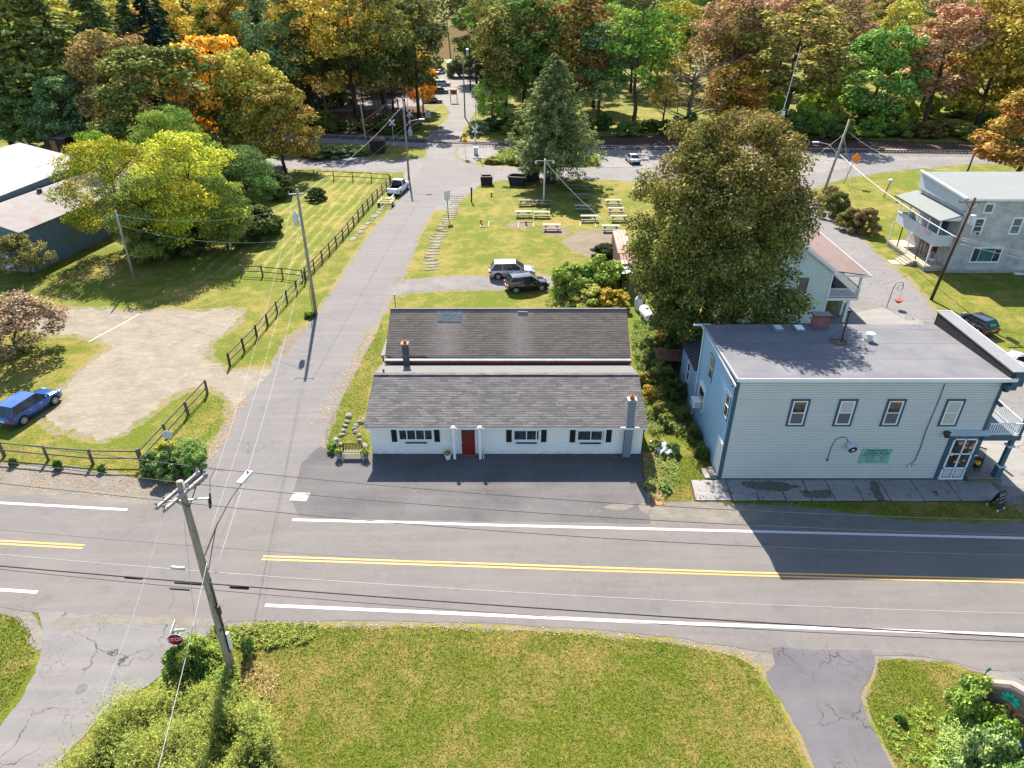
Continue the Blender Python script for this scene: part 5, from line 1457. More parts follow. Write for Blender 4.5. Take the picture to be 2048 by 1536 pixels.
span('thin line from the brown pole across the small blue roof', BP + Vector((.5, 0, 5.4)), (35, 60, 3.4), .4, .012, K, 'service_cable')
# pole at the right edge of the back street
X, Y = (75.07, 114.53)
pole('short brown pole at the edge of the back street beside the golden tree', (X, Y, 0), 6.8, .14, (.6, .3), M['pole_brown'])
# far poles
X, Y, h_ = (-10.88, 167.25, 12.29)
t = pole('slim grey pole beyond the railway crossing', (X, Y, 0), h_, .17)
obj('crossarm', MB().beam((-1.4, 0, h_ - .3), (1.2, 0, h_ - .3), .12), M['wood_grey'], t)
X, Y, h_ = (-11.73, 208.02, 14.01)
t = pole('dark pole with street lamp beside the far lot', (X, Y, 0), h_ + 1, .2, (0, 0), M['pole_brown'])
obj('transformer', MB().lathe([(0, h_ - 5), (.45, h_ - 5), (.45, h_ - 3.2), (0, h_ - 3)], (-.5, 0, 0), 10), M['galv'], t)
la = obj('lamp_arm', MB().tube([(.1, 0, h_ - 8.2), (1.4, 0, h_ - 7.0), (2.6, 0, h_ - 6.8)], .06, 6), M['galv'], t)
g = obj('lamp_head', MB().cbox((3.3, 0, h_ - 6.9), (1.3, .4, .2)), M['galv'], None); g.parent = la
X, Y = (-21.84, 270.36)
pole('dark bare pole standing by the river bank behind the white camper', (X, Y, 0), 15, .22, (-1.0, 0), M['pole_brown'])
X, Y, h_ = (-26.98, 131.53, 9.23)
pole('slim weathered pole behind the signal cabinet', (X, Y, 0), h_, .14, (-.4, 0), M['wood_grey'])
# antenna mast at right of the track
t = thing('antenna_mast', 'slender white antenna mast in the trees beyond the railway', 'antenna', (49.5, 134, 0))
obj('pole', MB().tube([(0, 0, 0), (.6, 0, 7)], .12, 8), M['pole_brown'], t)
obj('mast', MB().tube([(.6, 0, 7), (1.6, .3, 17.5)], [.07, .04], 6), M['white_paint'], t)
obj('guy_wires', MB().beam((.6, 0, 7.1), (-.6, 0, 6.4), .03).beam((.6, 0, 7.2), (1.7, -.2, 6.6), .03).cbox((.6, -.2, 6.3), (.5, .4, .9)), M['galv'], t)

# ---- double headed light pole on the picnic lawn
X, Y, h_ = (4.56, 98.19, 6.27)
t = thing('lamp_post', 'pale double headed lamp post among the picnic tables', 'lamp post', (X, Y, 0))
obj('pole', MB().tube([(0, 0, 0), (.05, 0, h_)], [.13, .1], 10), M['galv'], t)
obj('arm', MB().beam((-1.2, 0, h_ - .25), (1.25, 0, h_ - .25), .08), M['wood_grey'], t)
for x in (-1.2, 1.25):
    obj('lamp_head', MB().lathe([(.04, h_ - .2), (.16, h_ - .35), (.2, h_ - .55), (.1, h_ - .62)], (x, -.05, 0), 10), M['galv'], t)
span('white wire from the double headed lamp post down to the lean-to', (X + .2, Y, h_ - .4), (11.9, 79, 2.8), .5, .013, CW)

# ---- railway: rails, signals, signs
def rail_track():
    A = [(-120, 155), (-60, 152.5)] + [(-40.93, 144.22), (-26.27, 141.32), (-12.12, 138.52), (16.66, 133.65), (53.62, 131.12), (83.4, 129.47)] + [(110, 124), (220, 112)]
    n = len(A)
    P = [Vector(a) for a in A]
    def off(d):
        out = []
        for i, p in enumerate(P):
            q = (P[min(i + 1, n - 1)] - P[max(i - 1, 0)]).normalized()
            out.append(p + Vector((-q.y, q.x)) * d)
        return out
    struct(obj('ballast', MB().prism([tuple(p) for p in off(-3.6)] + [tuple(p) for p in off(4.2)][::-1], 0, .012, True), G_BALLAST))
    L1, L2 = off(-1.6), off(1.6)
    mb = MB()
    for i in range(n - 1):
        mb.add([(L1[i].x, L1[i].y, .25), (L1[i + 1].x, L1[i + 1].y, .25), (L2[i + 1].x, L2[i + 1].y, .25), (L2[i].x, L2[i].y, .25),
                (off(-2.6)[i].x, off(-2.6)[i].y, 0), (off(-2.6)[i + 1].x, off(-2.6)[i + 1].y, 0), (off(2.6)[i].x, off(2.6)[i].y, 0), (off(2.6)[i + 1].x, off(2.6)[i + 1].y, 0)],
               [(0, 1, 2, 3), (4, 5, 1, 0), (3, 2, 7, 6)])
    struct(obj('track_bed', mb, G_BALLAST))
    mb = MB()
    rl = MB()
    for i in range(n - 1):
        d = P[i + 1] - P[i]
        k = int(d.length / .62)
        a = math.atan2(d.y, d.x)
        for j in range(k):
            c = P[i] + d * (j / k)
            if -30 < c.x < 90 and not (-17 < c.x < -7.5):
                mb.cbox((c.x, c.y, .27), (.24, 2.6, .12), a)
        for sgn in (-.72, .72):
            o1 = off(sgn)
            rl.beam((o1[i].x, o1[i].y, .40), (o1[i + 1].x, o1[i + 1].y, .40), .09, .16)
    t = thing('railway_track', 'single railway track with rusty rails on a grey stone bed', 'railway track', (0, 142, 0), world=True)
    obj('sleepers', mb, M['wood_dark'], t)
    obj('rails', rl, plain('rail_steel', (0.10, 0.06, 0.045), .6, .3, 3, metal=.3), t)
    # crossing surface
    struct(obj('crossing_surface', MB().box(-16.8, -10.2, 139.5, 145.0, .0, .46).slab([(-16.8, 145.0, .46), (-10.2, 145.0, .46), (-9.6, 150, .0), (-16, 150, .0)], .1).slab([(-16.8, 139.5, .46), (-10.2, 139.5, .46), (-10.6, 134.5, .0), (-17.2, 134.5, .0)], .1), G_OLD))
rail_track()

def crossbuck(mb, c, L=1.1, w_=.2):
    for a in (R(45), R(-45)):
        mb.cbox(c, (L, .03, w_), 0, 0, a)
def rail_signal(label, x, y, rz, sc=1.0, gate=True, lights=True, mh=4.0):
    t = thing('crossing_signal', label, 'railway signal', (x, y, 0), rz)
    obj('mast', MB().tube([(0, 0, 0), (0, 0, mh)], .07 * sc, 8), M['galv'], t)
    mb = MB(); crossbuck(mb, (0, -.1, mh - .2), 1.5 * sc, .26 * sc)
    obj('crossbuck', mb, M['white_paint'], t)
    if lights:
        obj('signal_arm', MB().beam((-.75, 0, mh - 1.5), (.75, 0, mh - 1.5), .07), M['dark_metal'], t)
        for s_ in (-.55, .55):
            lt = obj('signal_light', MB().tube([(s_, -.05, mh - 1.5), (s_, -.12, mh - 1.5)], [.36, .36], 16), M['black'], t)
            g = obj('lens', MB().tube([(s_, -.121, mh - 1.5), (s_, -.16, mh - 1.5)], [.16, .14], 12), M['headlight'], None); g.parent = lt
    if gate:
        g = obj('gate_arm', MB().box(.18, .3, -.03, .03, 1.2, 9.0), M['white_paint'], t)
        for k in range(6):
            q = obj('red_stripe', MB().box(.175, .305, -.034, .034, 1.8 + k * 1.25, 2.4 + k * 1.25), M['red'], None); q.parent = g
        obj('gate_base', MB().box(-.3, .45, -.3, .3, 0, 1.3), M['galv'], t)
    return t
rail_signal('crossing signal with raised gate right of the crossing, near the yellow signs', *(-6.72, 129.47), R(2), 1.0, True, True, 4.6)
rail_signal('crossing signal with raised gate left of the crossing, beyond the track', *(-20.72, 146.21), R(176), 1.0, True, True, 4.6)
X, Y = (-22.73, 136.27)
t = thing('crossbuck_sign', 'white X crossbuck on a thin post left of the crossing', 'railway sign', (X, Y, 0), R(8))
obj('post', MB().tube([(0, 0, 0), (0, 0, 4.8)], .05, 6), M['galv'], t)
mb = MB(); crossbuck(mb, (0, -.06, 4.4), 1.5, .24); obj('sign_panel', mb, M['white_paint'], t)
obj('lower_light', MB().cbox((.4, 0, 2.6), (.5, .3, .4)), M['black'], t)
X, Y = (-8.44, 127.47)
t = thing('advance_warning_sign', 'yellow round railway warning sign above a yellow diamond on one post', 'road sign', (X, Y, 0))
obj('post', MB().tube([(0, 0, 0), (0, 0, 4.2)], .04, 6), M['galv'], t)
d = obj('sign_panel', MB().tube([(0, -.05, 3.75), (0, -.08, 3.75)], [.5, .5], 24), M['yellow'], t)
mb = MB()
for a in (R(45), R(-45)):
    mb.cbox((0, -.085, 3.75), (.85, .01, .08), 0, 0, a)
g = obj('cross_mark', mb, M['black'], None); g.parent = d
for s_ in (-.27, .27):
    g = text_obj('lettering', 'R', M['black'], d, (s_, -.09, 3.75), (R(90), 0, 0), .26, .003)
d = obj('sign_panel', MB().cbox((0, -.06, 2.75), (.8, .03, .8), 0, 0, R(45)), M['yellow'], t)
g = obj('arrow_mark', MB().cbox((0, -.08, 2.75), (.6, .01, .08)).cbox((.05, -.08, 2.75), (.08, .01, .5)), M['black'], None); g.parent = d
X, Y = (-18.25, 156.95)
t = thing('road_sign', 'back of a grey panel sign on a post beyond the crossing', 'road sign', (X, Y, 0), R(175))
obj('post', MB().tube([(0, 0, 0), (0, 0, 3.2)], .05, 6), M['dark_metal'], t)
obj('sign_panel', MB().box(-.55, .55, -.05, -.02, 1.7, 3.3), M['galv'], t)
X, Y = (-11.12, 215.95)
t = thing('road_sign', 'small round sign on a post at the far lot entrance', 'road sign', (X, Y, 0))
obj('post', MB().tube([(0, 0, 0), (0, 0, 3.6)], .05, 6), M['galv'], t)
obj('sign_panel', MB().tube([(0, -.05, 3.4), (0, -.08, 3.4)], [.5, .5], 16), M['galv'], t)
X, Y = (-15, 188.76)
t = thing('notice_board', 'rust brown notice board beside the parked cars beyond the track', 'sign', (X, Y, 0))
obj('post', MB().box(-.9, -.75, -.06, .06, 0, 3.2), M['wood_dark'], t); obj('post', MB().box(.75, .9, -.06, .06, 0, 3.2), M['wood_dark'], t)
obj('board', MB().box(-.7, .7, -.05, .05, 1.9, 3.0), plain('rust_board', (0.25, 0.08, 0.03), .8, .2, 3), t)
obj('board_roof', MB().cbox((0, 0, 3.25), (2.4, .8, .08)), M['wood_pale'], t)

# stop sign with street name blades
X, Y = (-15.56, 21.04)
t = thing('stop_sign', 'red octagonal stop sign with street name blades at the side road', 'stop sign', (X, Y, 0), R(8))
obj('post', MB().beam((0, 0, 0), (-.05, 0, 2.75), .06, .05), plain('sign_post_green', (0.1, 0.11, 0.08), .7, .3, 4), t)
oct_ = [(.38 * math.cos(R(22.5 + 45 * k)), .38 * math.sin(R(22.5 + 45 * k))) for k in range(8)]
sp = obj('sign_panel', MB().yprism(oct_, -.06, -.045), plain('white_sheet', (.6, .6, .6), .5, .05, 4), t, loc=(-.03, 0, 2.1))
oct2 = [(p[0] * .94, p[1] * .94) for p in oct_]
g = obj('red_face', MB().yprism(oct2, -.066, -.061), plain('sign_red', (0.33, 0.012, 0.02), .45, .1, 4), None); g.parent = sp
text_obj('lettering', 'STOP', M['white_paint'], sp, (0, -.07, 0), (R(90), 0, 0), .3, .003)
obj('name_blade', MB().box(-.1, .5, -.012, .012, 2.52, 2.68), M['galv'], t)
b_ = obj('name_blade', MB().box(-.012, .012, -.3, .45, 2.7, 2.86), M['galv'], t)

# street sign on the corner near the gravel lot
X, Y = (-22.87, 37.06)
t = thing('road_sign', 'back of a grey sign on a thin post at the corner of the rail fence', 'road sign', (X, Y, 0), R(15))
obj('post', MB().beam((0, 0, 0), (-.05, .05, 2.6), .045), M['galv'], t)
obj('sign_panel', MB().yprism([(.33 * math.cos(R(22.5 + 45 * k)), 2.3 + .33 * math.sin(R(22.5 + 45 * k))) for k in range(8)], .03, .045), M['galv'], t)
X, Y = (-23.9, 36.78)
t = thing('small_sign', 'small slatted blue grey marker sign among the corner plants', 'sign', (X, Y, 0), R(20))
obj('post', MB().box(-.03, .03, -.03, .03, 0, .7), M['wood_old'], t)
mb = MB()
for k in range(5):
    mb.cbox((0, 0, .55 + k * .09), (.5, .03, .06), 0, 0, R(-20))
obj('slats', mb, plain('blue_grey_slats', (0.12, 0.13, 0.16), .8, .2, 4), t)

# basketball-like bulletin sign near the side street
X, Y, h_ = (-8.63, 91.11, 3.6)
t = thing('road_sign', 'white framed sign on a dark post beside the stepping stones', 'road sign', (X, Y, 0), R(40))
obj('post', MB().beam((0, 0, 0), (-.1, 0, h_), .07), M['dark_metal'], t)
sp = obj('sign_panel', MB().box(-.42, .3, -.05, -.02, h_ - .95, h_ + .1), M['white_paint'], t)
g = obj('frame', MB().box(-.46, -.42, -.06, -.01, h_ - 1, h_ + .14).box(.3, .34, -.06, -.01, h_ - 1, h_ + .14).box(-.42, .3, -.06, -.01, h_ + .1, h_ + .14).box(-.42, .3, -.06, -.01, h_ - 1, h_ - .95), M['black'], None); g.parent = sp
g = obj('panel_mark', MB().box(-.3, .15, -.056, -.051, h_ - .75, h_ - .6).box(-.3, .15, -.056, -.051, h_ - .5, h_ - .38).box(-.2, .1, -.056, -.051, h_ - .25, h_ - .1), M['galv'], None); g.parent = sp
X, Y, h_ = (-5.9, 98.94, 2.1)
t = thing('wooden_post', 'short dark wooden post on the picnic lawn near the planters', 'post', (X, Y, 0))
obj('post', MB().tube([(0, 0, 0), (.05, 0, h_)], [.1, .13], 8), M['wood_dark'], t)
X, Y, h_ = (-11.63, 62.36, 1.29)
t = thing('hydrant_marker', 'thin black marker post by the corner of the rear house', 'post', (X, Y, 0))
obj('post', MB().tube([(0, 0, 0), (0, 0, h_)], .035, 6).cbox((0, 0, h_), (.12, .12, .1)), M['black'], t)
X, Y, h_ = (-44.03, 70.08, 2.02)
t = thing('marker_stake', 'thin white stake in the shaded lawn beside the slim pole', 'stake', (X, Y, 0))
obj('stake', MB().tube([(0, 0, 0), (.08, 0, h_)], .03, 6), M['white_paint'], t)
X, Y = (52.46, 108.89)
t = thing('road_sign', 'orange diamond sign on a bent post by the back street', 'road sign', (X, Y, 0))
obj('post', MB().beam((0, 0, 0), (.7, 0, 3.4), .08), M['dark_metal'], t)
obj('sign_panel', MB().cbox((1.0, -.06, 4.0), (1.1, .04, 1.1), 0, 0, R(45)), M['orange'], t)
X, Y = (55.24, 101.28)
t = thing('lamp_post', 'small dark post lamp on the lawn beside the grey house', 'lamp post', (X, Y, 0))
obj('post', MB().beam((0, 0, 0), (.35, 0, 2.2), .09), M['wood_dark'], t)
obj('lamp_head', MB().lathe([(.1, 2.15), (.3, 2.3), (.32, 2.6), (.1, 2.75)], (.4, 0, 0), 10), M['galv'], t)
# green marker sign at lower right
X, Y = (21.38, 19.72)
t = thing('address_marker', 'small green marker sign on a thin post above the lower right bushes', 'sign', (X, Y, 0))
obj('post', MB().beam((0, 0, 0), (.1, .05, 1.5), .035), plain('teal_post', (0.01, 0.08, 0.07), .5, .2, 4), t)
obj('sign_panel', MB().cbox((.12, .03, 1.6), (.22, .03, .22), .2, 0, R(40)), plain('teal_face', (0.01, 0.16, 0.12), .5, .2, 8), t)
# carved wooden sign at the lower right edge
t = thing('carved_sign', 'rounded carved wooden sign with teal leaf, tan letters and blue waves', 'sign', (21.6, 17.1, 0), R(-58))
sh = [(-.05, -1.6), (1.3, -1.6), (1.5, -1.2), (1.5, -.3), (1.55, .9), (1.0, 1.6), (.35, 2.0), (-.6, 2.1)]
prof = [(-1.9, 0), (1.9, 0), (1.95, 1.2), (1.7, 2.3), (1.1, 2.9), (0, 3.15), (-1.1, 2.9), (-1.7, 2.3), (-1.95, 1.2)]
obj('panel', MB().yprism(prof, -.14, .14), plain('brown_carved_board', (0.2, 0.14, 0.12), .85, .45, 1.6, bump=.3), t)
obj('rim', MB().tube([(p[0] * 1.0, -.02, p[1]) for p in prof[1:]], .2, 8), plain('grey_rim_wood', (0.25, 0.19, 0.165), .85, .25, 2), t)
teal = plain('teal_paint', (0.02, 0.36, 0.28), .5, .15, 5)
mb = MB()
for k in range(7):
    a = R(-30 + k * 40)
    mb.cbox((-.9 + .17 * math.cos(a), -.18, 2.35 + .17 * math.sin(a)), (.34, .06, .13), 0, 0, -a)
obj('leaf', mb, teal, t)
tan = plain('tan_letters', (0.38, 0.2, 0.07), .6, .2, 5)
text_obj('lettering', 'ROD', tan, t, (-.25, -.2, 1.75), (R(90), 0, 0), .75, .05)
text_obj('lettering', 'BOAT', tan, t, (-.35, -.2, 1.15), (R(90), 0, 0), .62, .05)
obj('waves', MB().tube([(-1.3 + k * .2, -.18, .62 + .05 * math.sin(k * 1.2)) for k in range(12)], .055, 6).tube([(-1.3 + k * .2, -.18, .42 + .05 * math.sin(k * 1.2 + 1)) for k in range(12)], .055, 6).tube([(-1.2 + k * .2, -.18, .22 + .05 * math.sin(k * 1.2)) for k in range(12)], .055, 6), plain('blue_waves', (0.01, 0.17, 0.5), .45, .15, 5), t)

# ---- split rail fences
def fence(label, pts, n_rails, h_, gap, m=None, mp=None, name='rail_fence', pw=.14, rw=.07, posts=None):
    P = [Vector((*p, 0)) for p in pts]
    t = thing(name, label, 'fence', P[0], world=True)
    rg = random.Random(len(label))
    L = [0]
    for i in range(1, len(P)):
        L.append(L[-1] + (P[i] - P[i - 1]).length)
    n = max(1, round(L[-1] / gap)) if not posts else posts
    def at(d):
        for i in range(1, len(P)):
            if d <= L[i] + 1e-6:
                return P[i - 1].lerp(P[i], (d - L[i - 1]) / (L[i] - L[i - 1]))
        return P[-1]
    q = [at(L[-1] * k / n) for k in range(n + 1)]
    for i, p in enumerate(q):
        hh = h_ * (1 + rg.uniform(-.04, .06))
        tl = Vector((rg.uniform(-.04, .04), rg.uniform(-.04, .04), 0))
        obj('post', MB().beam(p, p + tl + Vector((0, 0, hh)), pw), mp or M['wood_old'], t)
        if i < n:
            mb = MB()
            for r_ in range(n_rails):
                z_ = h_ * (.9 - .78 * r_ / max(n_rails - 1, 1) * (.62 if n_rails == 2 else 1)) 
                a, b = p + Vector((0, 0, z_ + rg.uniform(-.03, .03))), q[i + 1] + Vector((0, 0, z_ + rg.uniform(-.03, .03)))
                mb.beam(a, b, rw, rw * 1.3)
            obj('rails', mb, m or M['wood_dark'], t)
    return t
fence('two rail split fence along the road shoulder below the gravel lot', [(-41.56, 38.78), (-37.62, 38.13), (-34.21, 37.68), (-30.96, 37.23), (-27.76, 36.78), (-25.08, 36.84)], 2, 1.25, 3.1, M['wood_rail'], M['wood_old'], pw=.17)
fence('short split rail fence running up from the corner plants to the gravel lot', [(-25.03, 36.89), (-24.71, 39.74), (-24.44, 42.76), (-24.13, 45.97)], 2, 1.25, 3.1, M['wood_rail'], M['wood_old'], pw=.17)
fence('long rail fence along the side street from the gravel lot to the cross fence', [(-23.91, 50.4), (-23.52, 53.27), (-23.22, 56.09), (-23.06, 59.37), (-22.84, 62.48), (-22.51, 65.45), (-22.25, 68.67)], 2, 1.25, 2.6, M['wood_rail'], M['wood_dark'])
fence('three rail fence climbing the side street toward the white pickup', [(-22.45, 69.65), (-21.81, 75.74), (-21.11, 83.5), (-20.62, 92.69), (-19.96, 101.02), (-19.15, 108.89)], 3, 1.35, 2.6)
fence('short cross fence between the two lawns beside the transformer pole', [(-29.82, 70.8), (-27.41, 70.51), (-24.82, 69.94), (-22.7, 69.37)], 2, 1.2, 2.7)
fence('rail fence at the top of the striped lawn beside the back street', [(-35.1, 112.28), (-31.05, 111.65), (-26.94, 111.33), (-22.74, 110.41), (-19.4, 109.49)], 2, 1.45, 3.0)
for k, (px_, py_) in enumerate(((618, 563), (778, 370))):
    pass

# ================================================================== vehicles
def wheel(t, x, y, r_=.35, w_=.24):
    s_ = 1 if y > 0 else -1
    e = obj('wheel', MB().tube([(x, y - s_ * w_, r_), (x, y - s_ * .02, r_), (x, y, r_)], [r_, r_, r_ * .93], 22), M['rubber'], t, True)
    mb = MB().tube([(x, y - s_ * .01, r_), (x, y + s_ * .012, r_)], [r_ * .64, r_ * .64], 20)
    g = obj('rim', mb, M['dark_metal'], None); g.parent = e
    mb = MB()
    for k in range(5):
        a = 2 * math.pi * k / 5 + .3
        mb.cbox((x + math.cos(a) * r_ * .36, y + s_ * .02, r_ + math.sin(a) * r_ * .36), (r_ * .62, .02, r_ * .2), 0, 0, -a)
    mb.tube([(x, y + s_ * .01, r_), (x, y + s_ * .035, r_)], [r_ * .16, r_ * .14], 10)
    ring = []
    for k in range(21):
        a = 2 * math.pi * k / 20
        ring.append((x + math.cos(a) * r_ * .63, y + s_ * .015, r_ + math.sin(a) * r_ * .63))
    mb.tube(ring, r_ * .05, 5, False)
    g = obj('spokes', mb, M['rim'], None); g.parent = e

def car(label, cat, loc, rz, kind, pm, L=4.6, W=1.86, H=1.68, name='parked_car', rails=False, lower=None, plate=None, group=None, glass_m=None):
    """a car along +x: lofted body with wheel arches, glazed cabin, roof, lights, mirrors, wheels"""
    t = thing(name, label, cat, loc, rz, group)
    GM = glass_m or M['car_glass']
    h = L / 2
    r_ = .36 if kind in ('suv', 'pickup') else .33
    zb = .22
    belt = H * .60
    xf, xr = h - L * .19, -h + L * .19
    if kind == 'suv':
        prof = [(-h, .42, .62), (-h + .08, .34, belt * .93), (-h + .35, .26, belt), (-L * .1, .24, belt * 1.0), (L * .16, .24, belt), (L * .27, .25, belt * .97), (h - .35, .28, belt * .88), (h - .1, .32, belt * .74), (h, .42, .62)]
        cab = [(-h + .12, -h + .62), (L * .27, L * .07)]
    elif kind == 'sedan':
        prof = [(-h, .42, .6), (-h + .08, .32, belt * .95), (-h + .7, .26, belt * 1.02), (-L * .1, .22, belt), (L * .14, .22, belt), (L * .25, .24, belt * .96), (h - .4, .27, belt * .84), (h - .1, .3, belt * .68), (h, .42, .55)]
        cab = [(-h + .62, -h + 1.35), (L * .25, L * .05)]
    elif kind == 'pickup':
        belt = H * .62
        prof = [(-h, .5, .7), (-h + .04, .5, belt * .98), (-h + .5, .34, belt), (-.35, .3, belt), (L * .14, .3, belt), (L * .24, .3, belt * 1.0), (h - .35, .32, belt * .93), (h - .06, .4, belt * .8), (h, .5, .75)]
        cab = [(-.35, -.2), (L * .235, L * .11)]
    def wy(x):
        u = abs(x) / h
        return W / 2 * (1 - .16 * max(0, (u - .72) / .28) ** 2)
    # insert arch stations
    st = []
    xs = sorted(set([p[0] for p in prof] + [xc + r_ * 1.18 * math.cos(a) for xc in (xf, xr) for a in [math.pi * k / 8 for k in range(9)]]))
    def interp(x, k):
        for a, b in zip(prof, prof[1:]):
            if a[0] <= x <= b[0]:
                u = (x - a[0]) / (b[0] - a[0])
                return a[k] + (b[k] - a[k]) * u
        return prof[-1][k]
    bed = kind == 'pickup'
    rows = []
    for x in xs:
        z0, z1 = interp(x, 1), interp(x, 2)
        za = z0
        for xc in (xf, xr):
            if abs(x - xc) <= r_ * 1.18 + 1e-4:
                za = max(z0, r_ + math.sqrt(max(0, (r_ * 1.18) ** 2 - (x - xc) ** 2)))
        y = wy(x)
        top_in = bed and x < -.4 and x > -h + .1
        row = [(x, y * .93, za), (x, y * .985, min(z1 - .1, max(za + .02, z0 + (z1 - z0) * .35))), (x, y, min(z1 - .06, max(za + .04, z0 + (z1 - z0) * .62))), (x, y * .97, z1 - .05), (x, y * .9, z1), (x, y * .45, z1 + (.03 if not top_in else 0)), (x, 0, z1 + (.04 if not top_in else 0))]
        rows.append(row + [(p[0], -p[1], p[2]) for p in row[-2::-1]])
    mb = MB()
    n = len(rows[0])
    vs = [p for r in rows for p in r]
    fs = []
    for i in range(len(rows) - 1):
        for k in range(n - 1):
            if bed and -h + .05 < rows[i][0][0] < -.4 and rows[i + 1][0][0] < -.3 and 4 <= k <= 7:
                continue
            fs.append((i * n + k, (i + 1) * n + k, (i + 1) * n + k + 1, i * n + k + 1))
    fs.append(tuple(range(n)))
    fs.append(tuple((len(rows) - 1) * n + k for k in range(n))[::-1])
    mb.add(vs, fs)
    body = obj('body', mb, pm, t, True)
    obj('underbody', MB().box(-h + .2, h - .2, -W / 2 * .86, W / 2 * .86, zb, .62), M['rubber'], t)
    if bed:
        mb = MB().box(-h + .12, -.45, -W / 2 * .78, W / 2 * .78, belt * .62, belt * .66)
        mb.box(-h + .1, -.4, -W / 2 * .84, -W / 2 * .78, belt * .62, belt - .02).box(-h + .1, -.4, W / 2 * .78, W / 2 * .84, belt * .62, belt - .02)
        mb.box(-.48, -.4, -W / 2 * .78, W / 2 * .78, belt * .62, belt).box(-h + .1, -h + .14, -W / 2 * .78, W / 2 * .78, belt * .62, belt - .02)
        obj('truck_bed', mb, M['black'], t)
    # cabin
    (xa0, xa1), (xb0, xb1) = cab
    w0, w1 = W / 2 * .92, W / 2 * .72
    zr = H - .03
    bz = belt + .0
    gb = [(xa0, -w0, bz), (xb0, -w0, bz), (xb0, w0, bz), (xa0, w0, bz), (xa1, -w1, zr), (xb1, -w1, zr), (xb1, w1, zr), (xa1, w1, zr)]
    mb = MB().add(gb, [(0, 1, 5, 4), (1, 2, 6, 5), (2, 3, 7, 6), (3, 0, 4, 7), (4, 5, 6, 7)])
    obj('windows', mb, GM, t)
    mr = MB()
    nx, ny = 7, 5
    for i in range(nx):
        for j in range(ny):
            u, v = i / (nx - 1), j / (ny - 1) * 2 - 1
            x = xa1 - .06 + (xb1 - xa1 + .1) * u
            mr.v.append((x, v * (w1 + .015), zr + .012 + .05 * (1 - v * v) * math.sin(math.pi * min(max(u, .12), .9))))
    for i in range(nx - 1):
        for j in range(ny - 1):
            mr.f.append((i * ny + j, (i + 1) * ny + j, (i + 1) * ny + j + 1, i * ny + j + 1))
    obj('roof', mr, pm, t, True)
    for s_ in (-1, 1):
        mb = MB()
        mb.beam((xa0, s_ * w0, bz), (xa1, s_ * w1, zr), .09 if kind != 'sedan' else .12, .05)
        mb.beam((xb0, s_ * w0, bz), (xb1, s_ * w1, zr), .06, .04)
        mb.beam((xa1, s_ * (w1 + .005), zr), (xb1, s_ * (w1 + .005), zr), .05, .05)
        for f in (.36, .66) if kind == 'suv' else (.5,):
            mb.beam((xa0 + (xb0 - xa0) * f, s_ * (w0 + .004), bz), (xa1 + (xb1 - xa1) * f, s_ * (w1 + .004), zr), .05, .02)
        obj('pillars', mb, pm, t)
    mb = MB()
    for s_ in (-1, 1):
        mb.box(L * .16, L * .16 + .16, s_ * (W / 2 + .02) - .09, s_ * (W / 2 + .02) + .09, belt + .02, belt + .16)
    obj('mirrors', mb, pm, t)
    mb = MB()
    for s_ in (-1, 1):
        for f in (-.16, .05):
            mb.box(L * f, L * f + .18, s_ * (W / 2 - .01) - .02, s_ * (W / 2 - .01) + .02, belt - .17, belt - .13)
    obj('door_handles', mb, M['galv'], t)
    mb = MB()
    for s_ in (-1, 1):
        for f in (-.02, .17, -.2):
            mb.box(L * f, L * f + .012, s_ * (W / 2) - .006, s_ * (W / 2) + .002, .42, belt - .07)
    obj('door_gaps', mb, M['black'], t)
    for s_ in (-1, 1):
        obj('headlight', MB().cbox((h - .17, s_ * (W / 2 - .26), belt * .73), (.3, .36, .13), s_ * -.35), M['headlight'], t)
        if kind == 'pickup':
            obj('taillight', MB().box(-h - .015, -h + .06, s_ * (W / 2 - .2) - .07, s_ * (W / 2 - .2) + .07, belt * .6, belt * .92), M['signal_red'], t)
        else:
            obj('taillight', MB().cbox((-h + .1, s_ * (W / 2 - .22), belt * .83), (.26, .36, .16), s_ * .35), M['signal_red'], t)
    obj('grille', MB().box(h - .03, h + .015, -.5, .5, .42, .62), M['black'], t)
    obj('bumper', MB().box(-h - .04, -h + .2, -W / 2 * .8, W / 2 * .8, .38, .55).box(h - .2, h + .03, -W / 2 * .78, W / 2 * .78, .3, .42), lower or M['dark_metal'], t)
    obj('number_plate', MB().box(-h - .05, -h - .02, -.26, .26, .62, .78), plate or M['white_paint'], t)
    if rails:
        mb = MB()
        for s_ in (-1, 1):
            mb.tube([(xa1 + .1, s_ * w1 * .95, zr + .03), (xa1 + .25, s_ * w1 * .95, zr + .1), (xb1 - .3, s_ * w1 * .95, zr + .1), (xb1 - .1, s_ * w1 * .95, zr + .03)], .025, 6)
        obj('roof_rails', mb, M['black'], t)
    for x in (xf, xr):
        for s_ in (-1, 1):
            wheel(t, x, s_ * (W / 2 + .005), r_)
            ring = []
            for k in range(13):
                a = math.pi * k / 12
                ring.append((x + math.cos(a) * r_ * 1.17, s_ * (W / 2 * .97), r_ + math.sin(a) * r_ * 1.17))
            obj('arch_trim', MB().tube(ring, .03, 5), lower or M['dark_metal'], t)
    return t

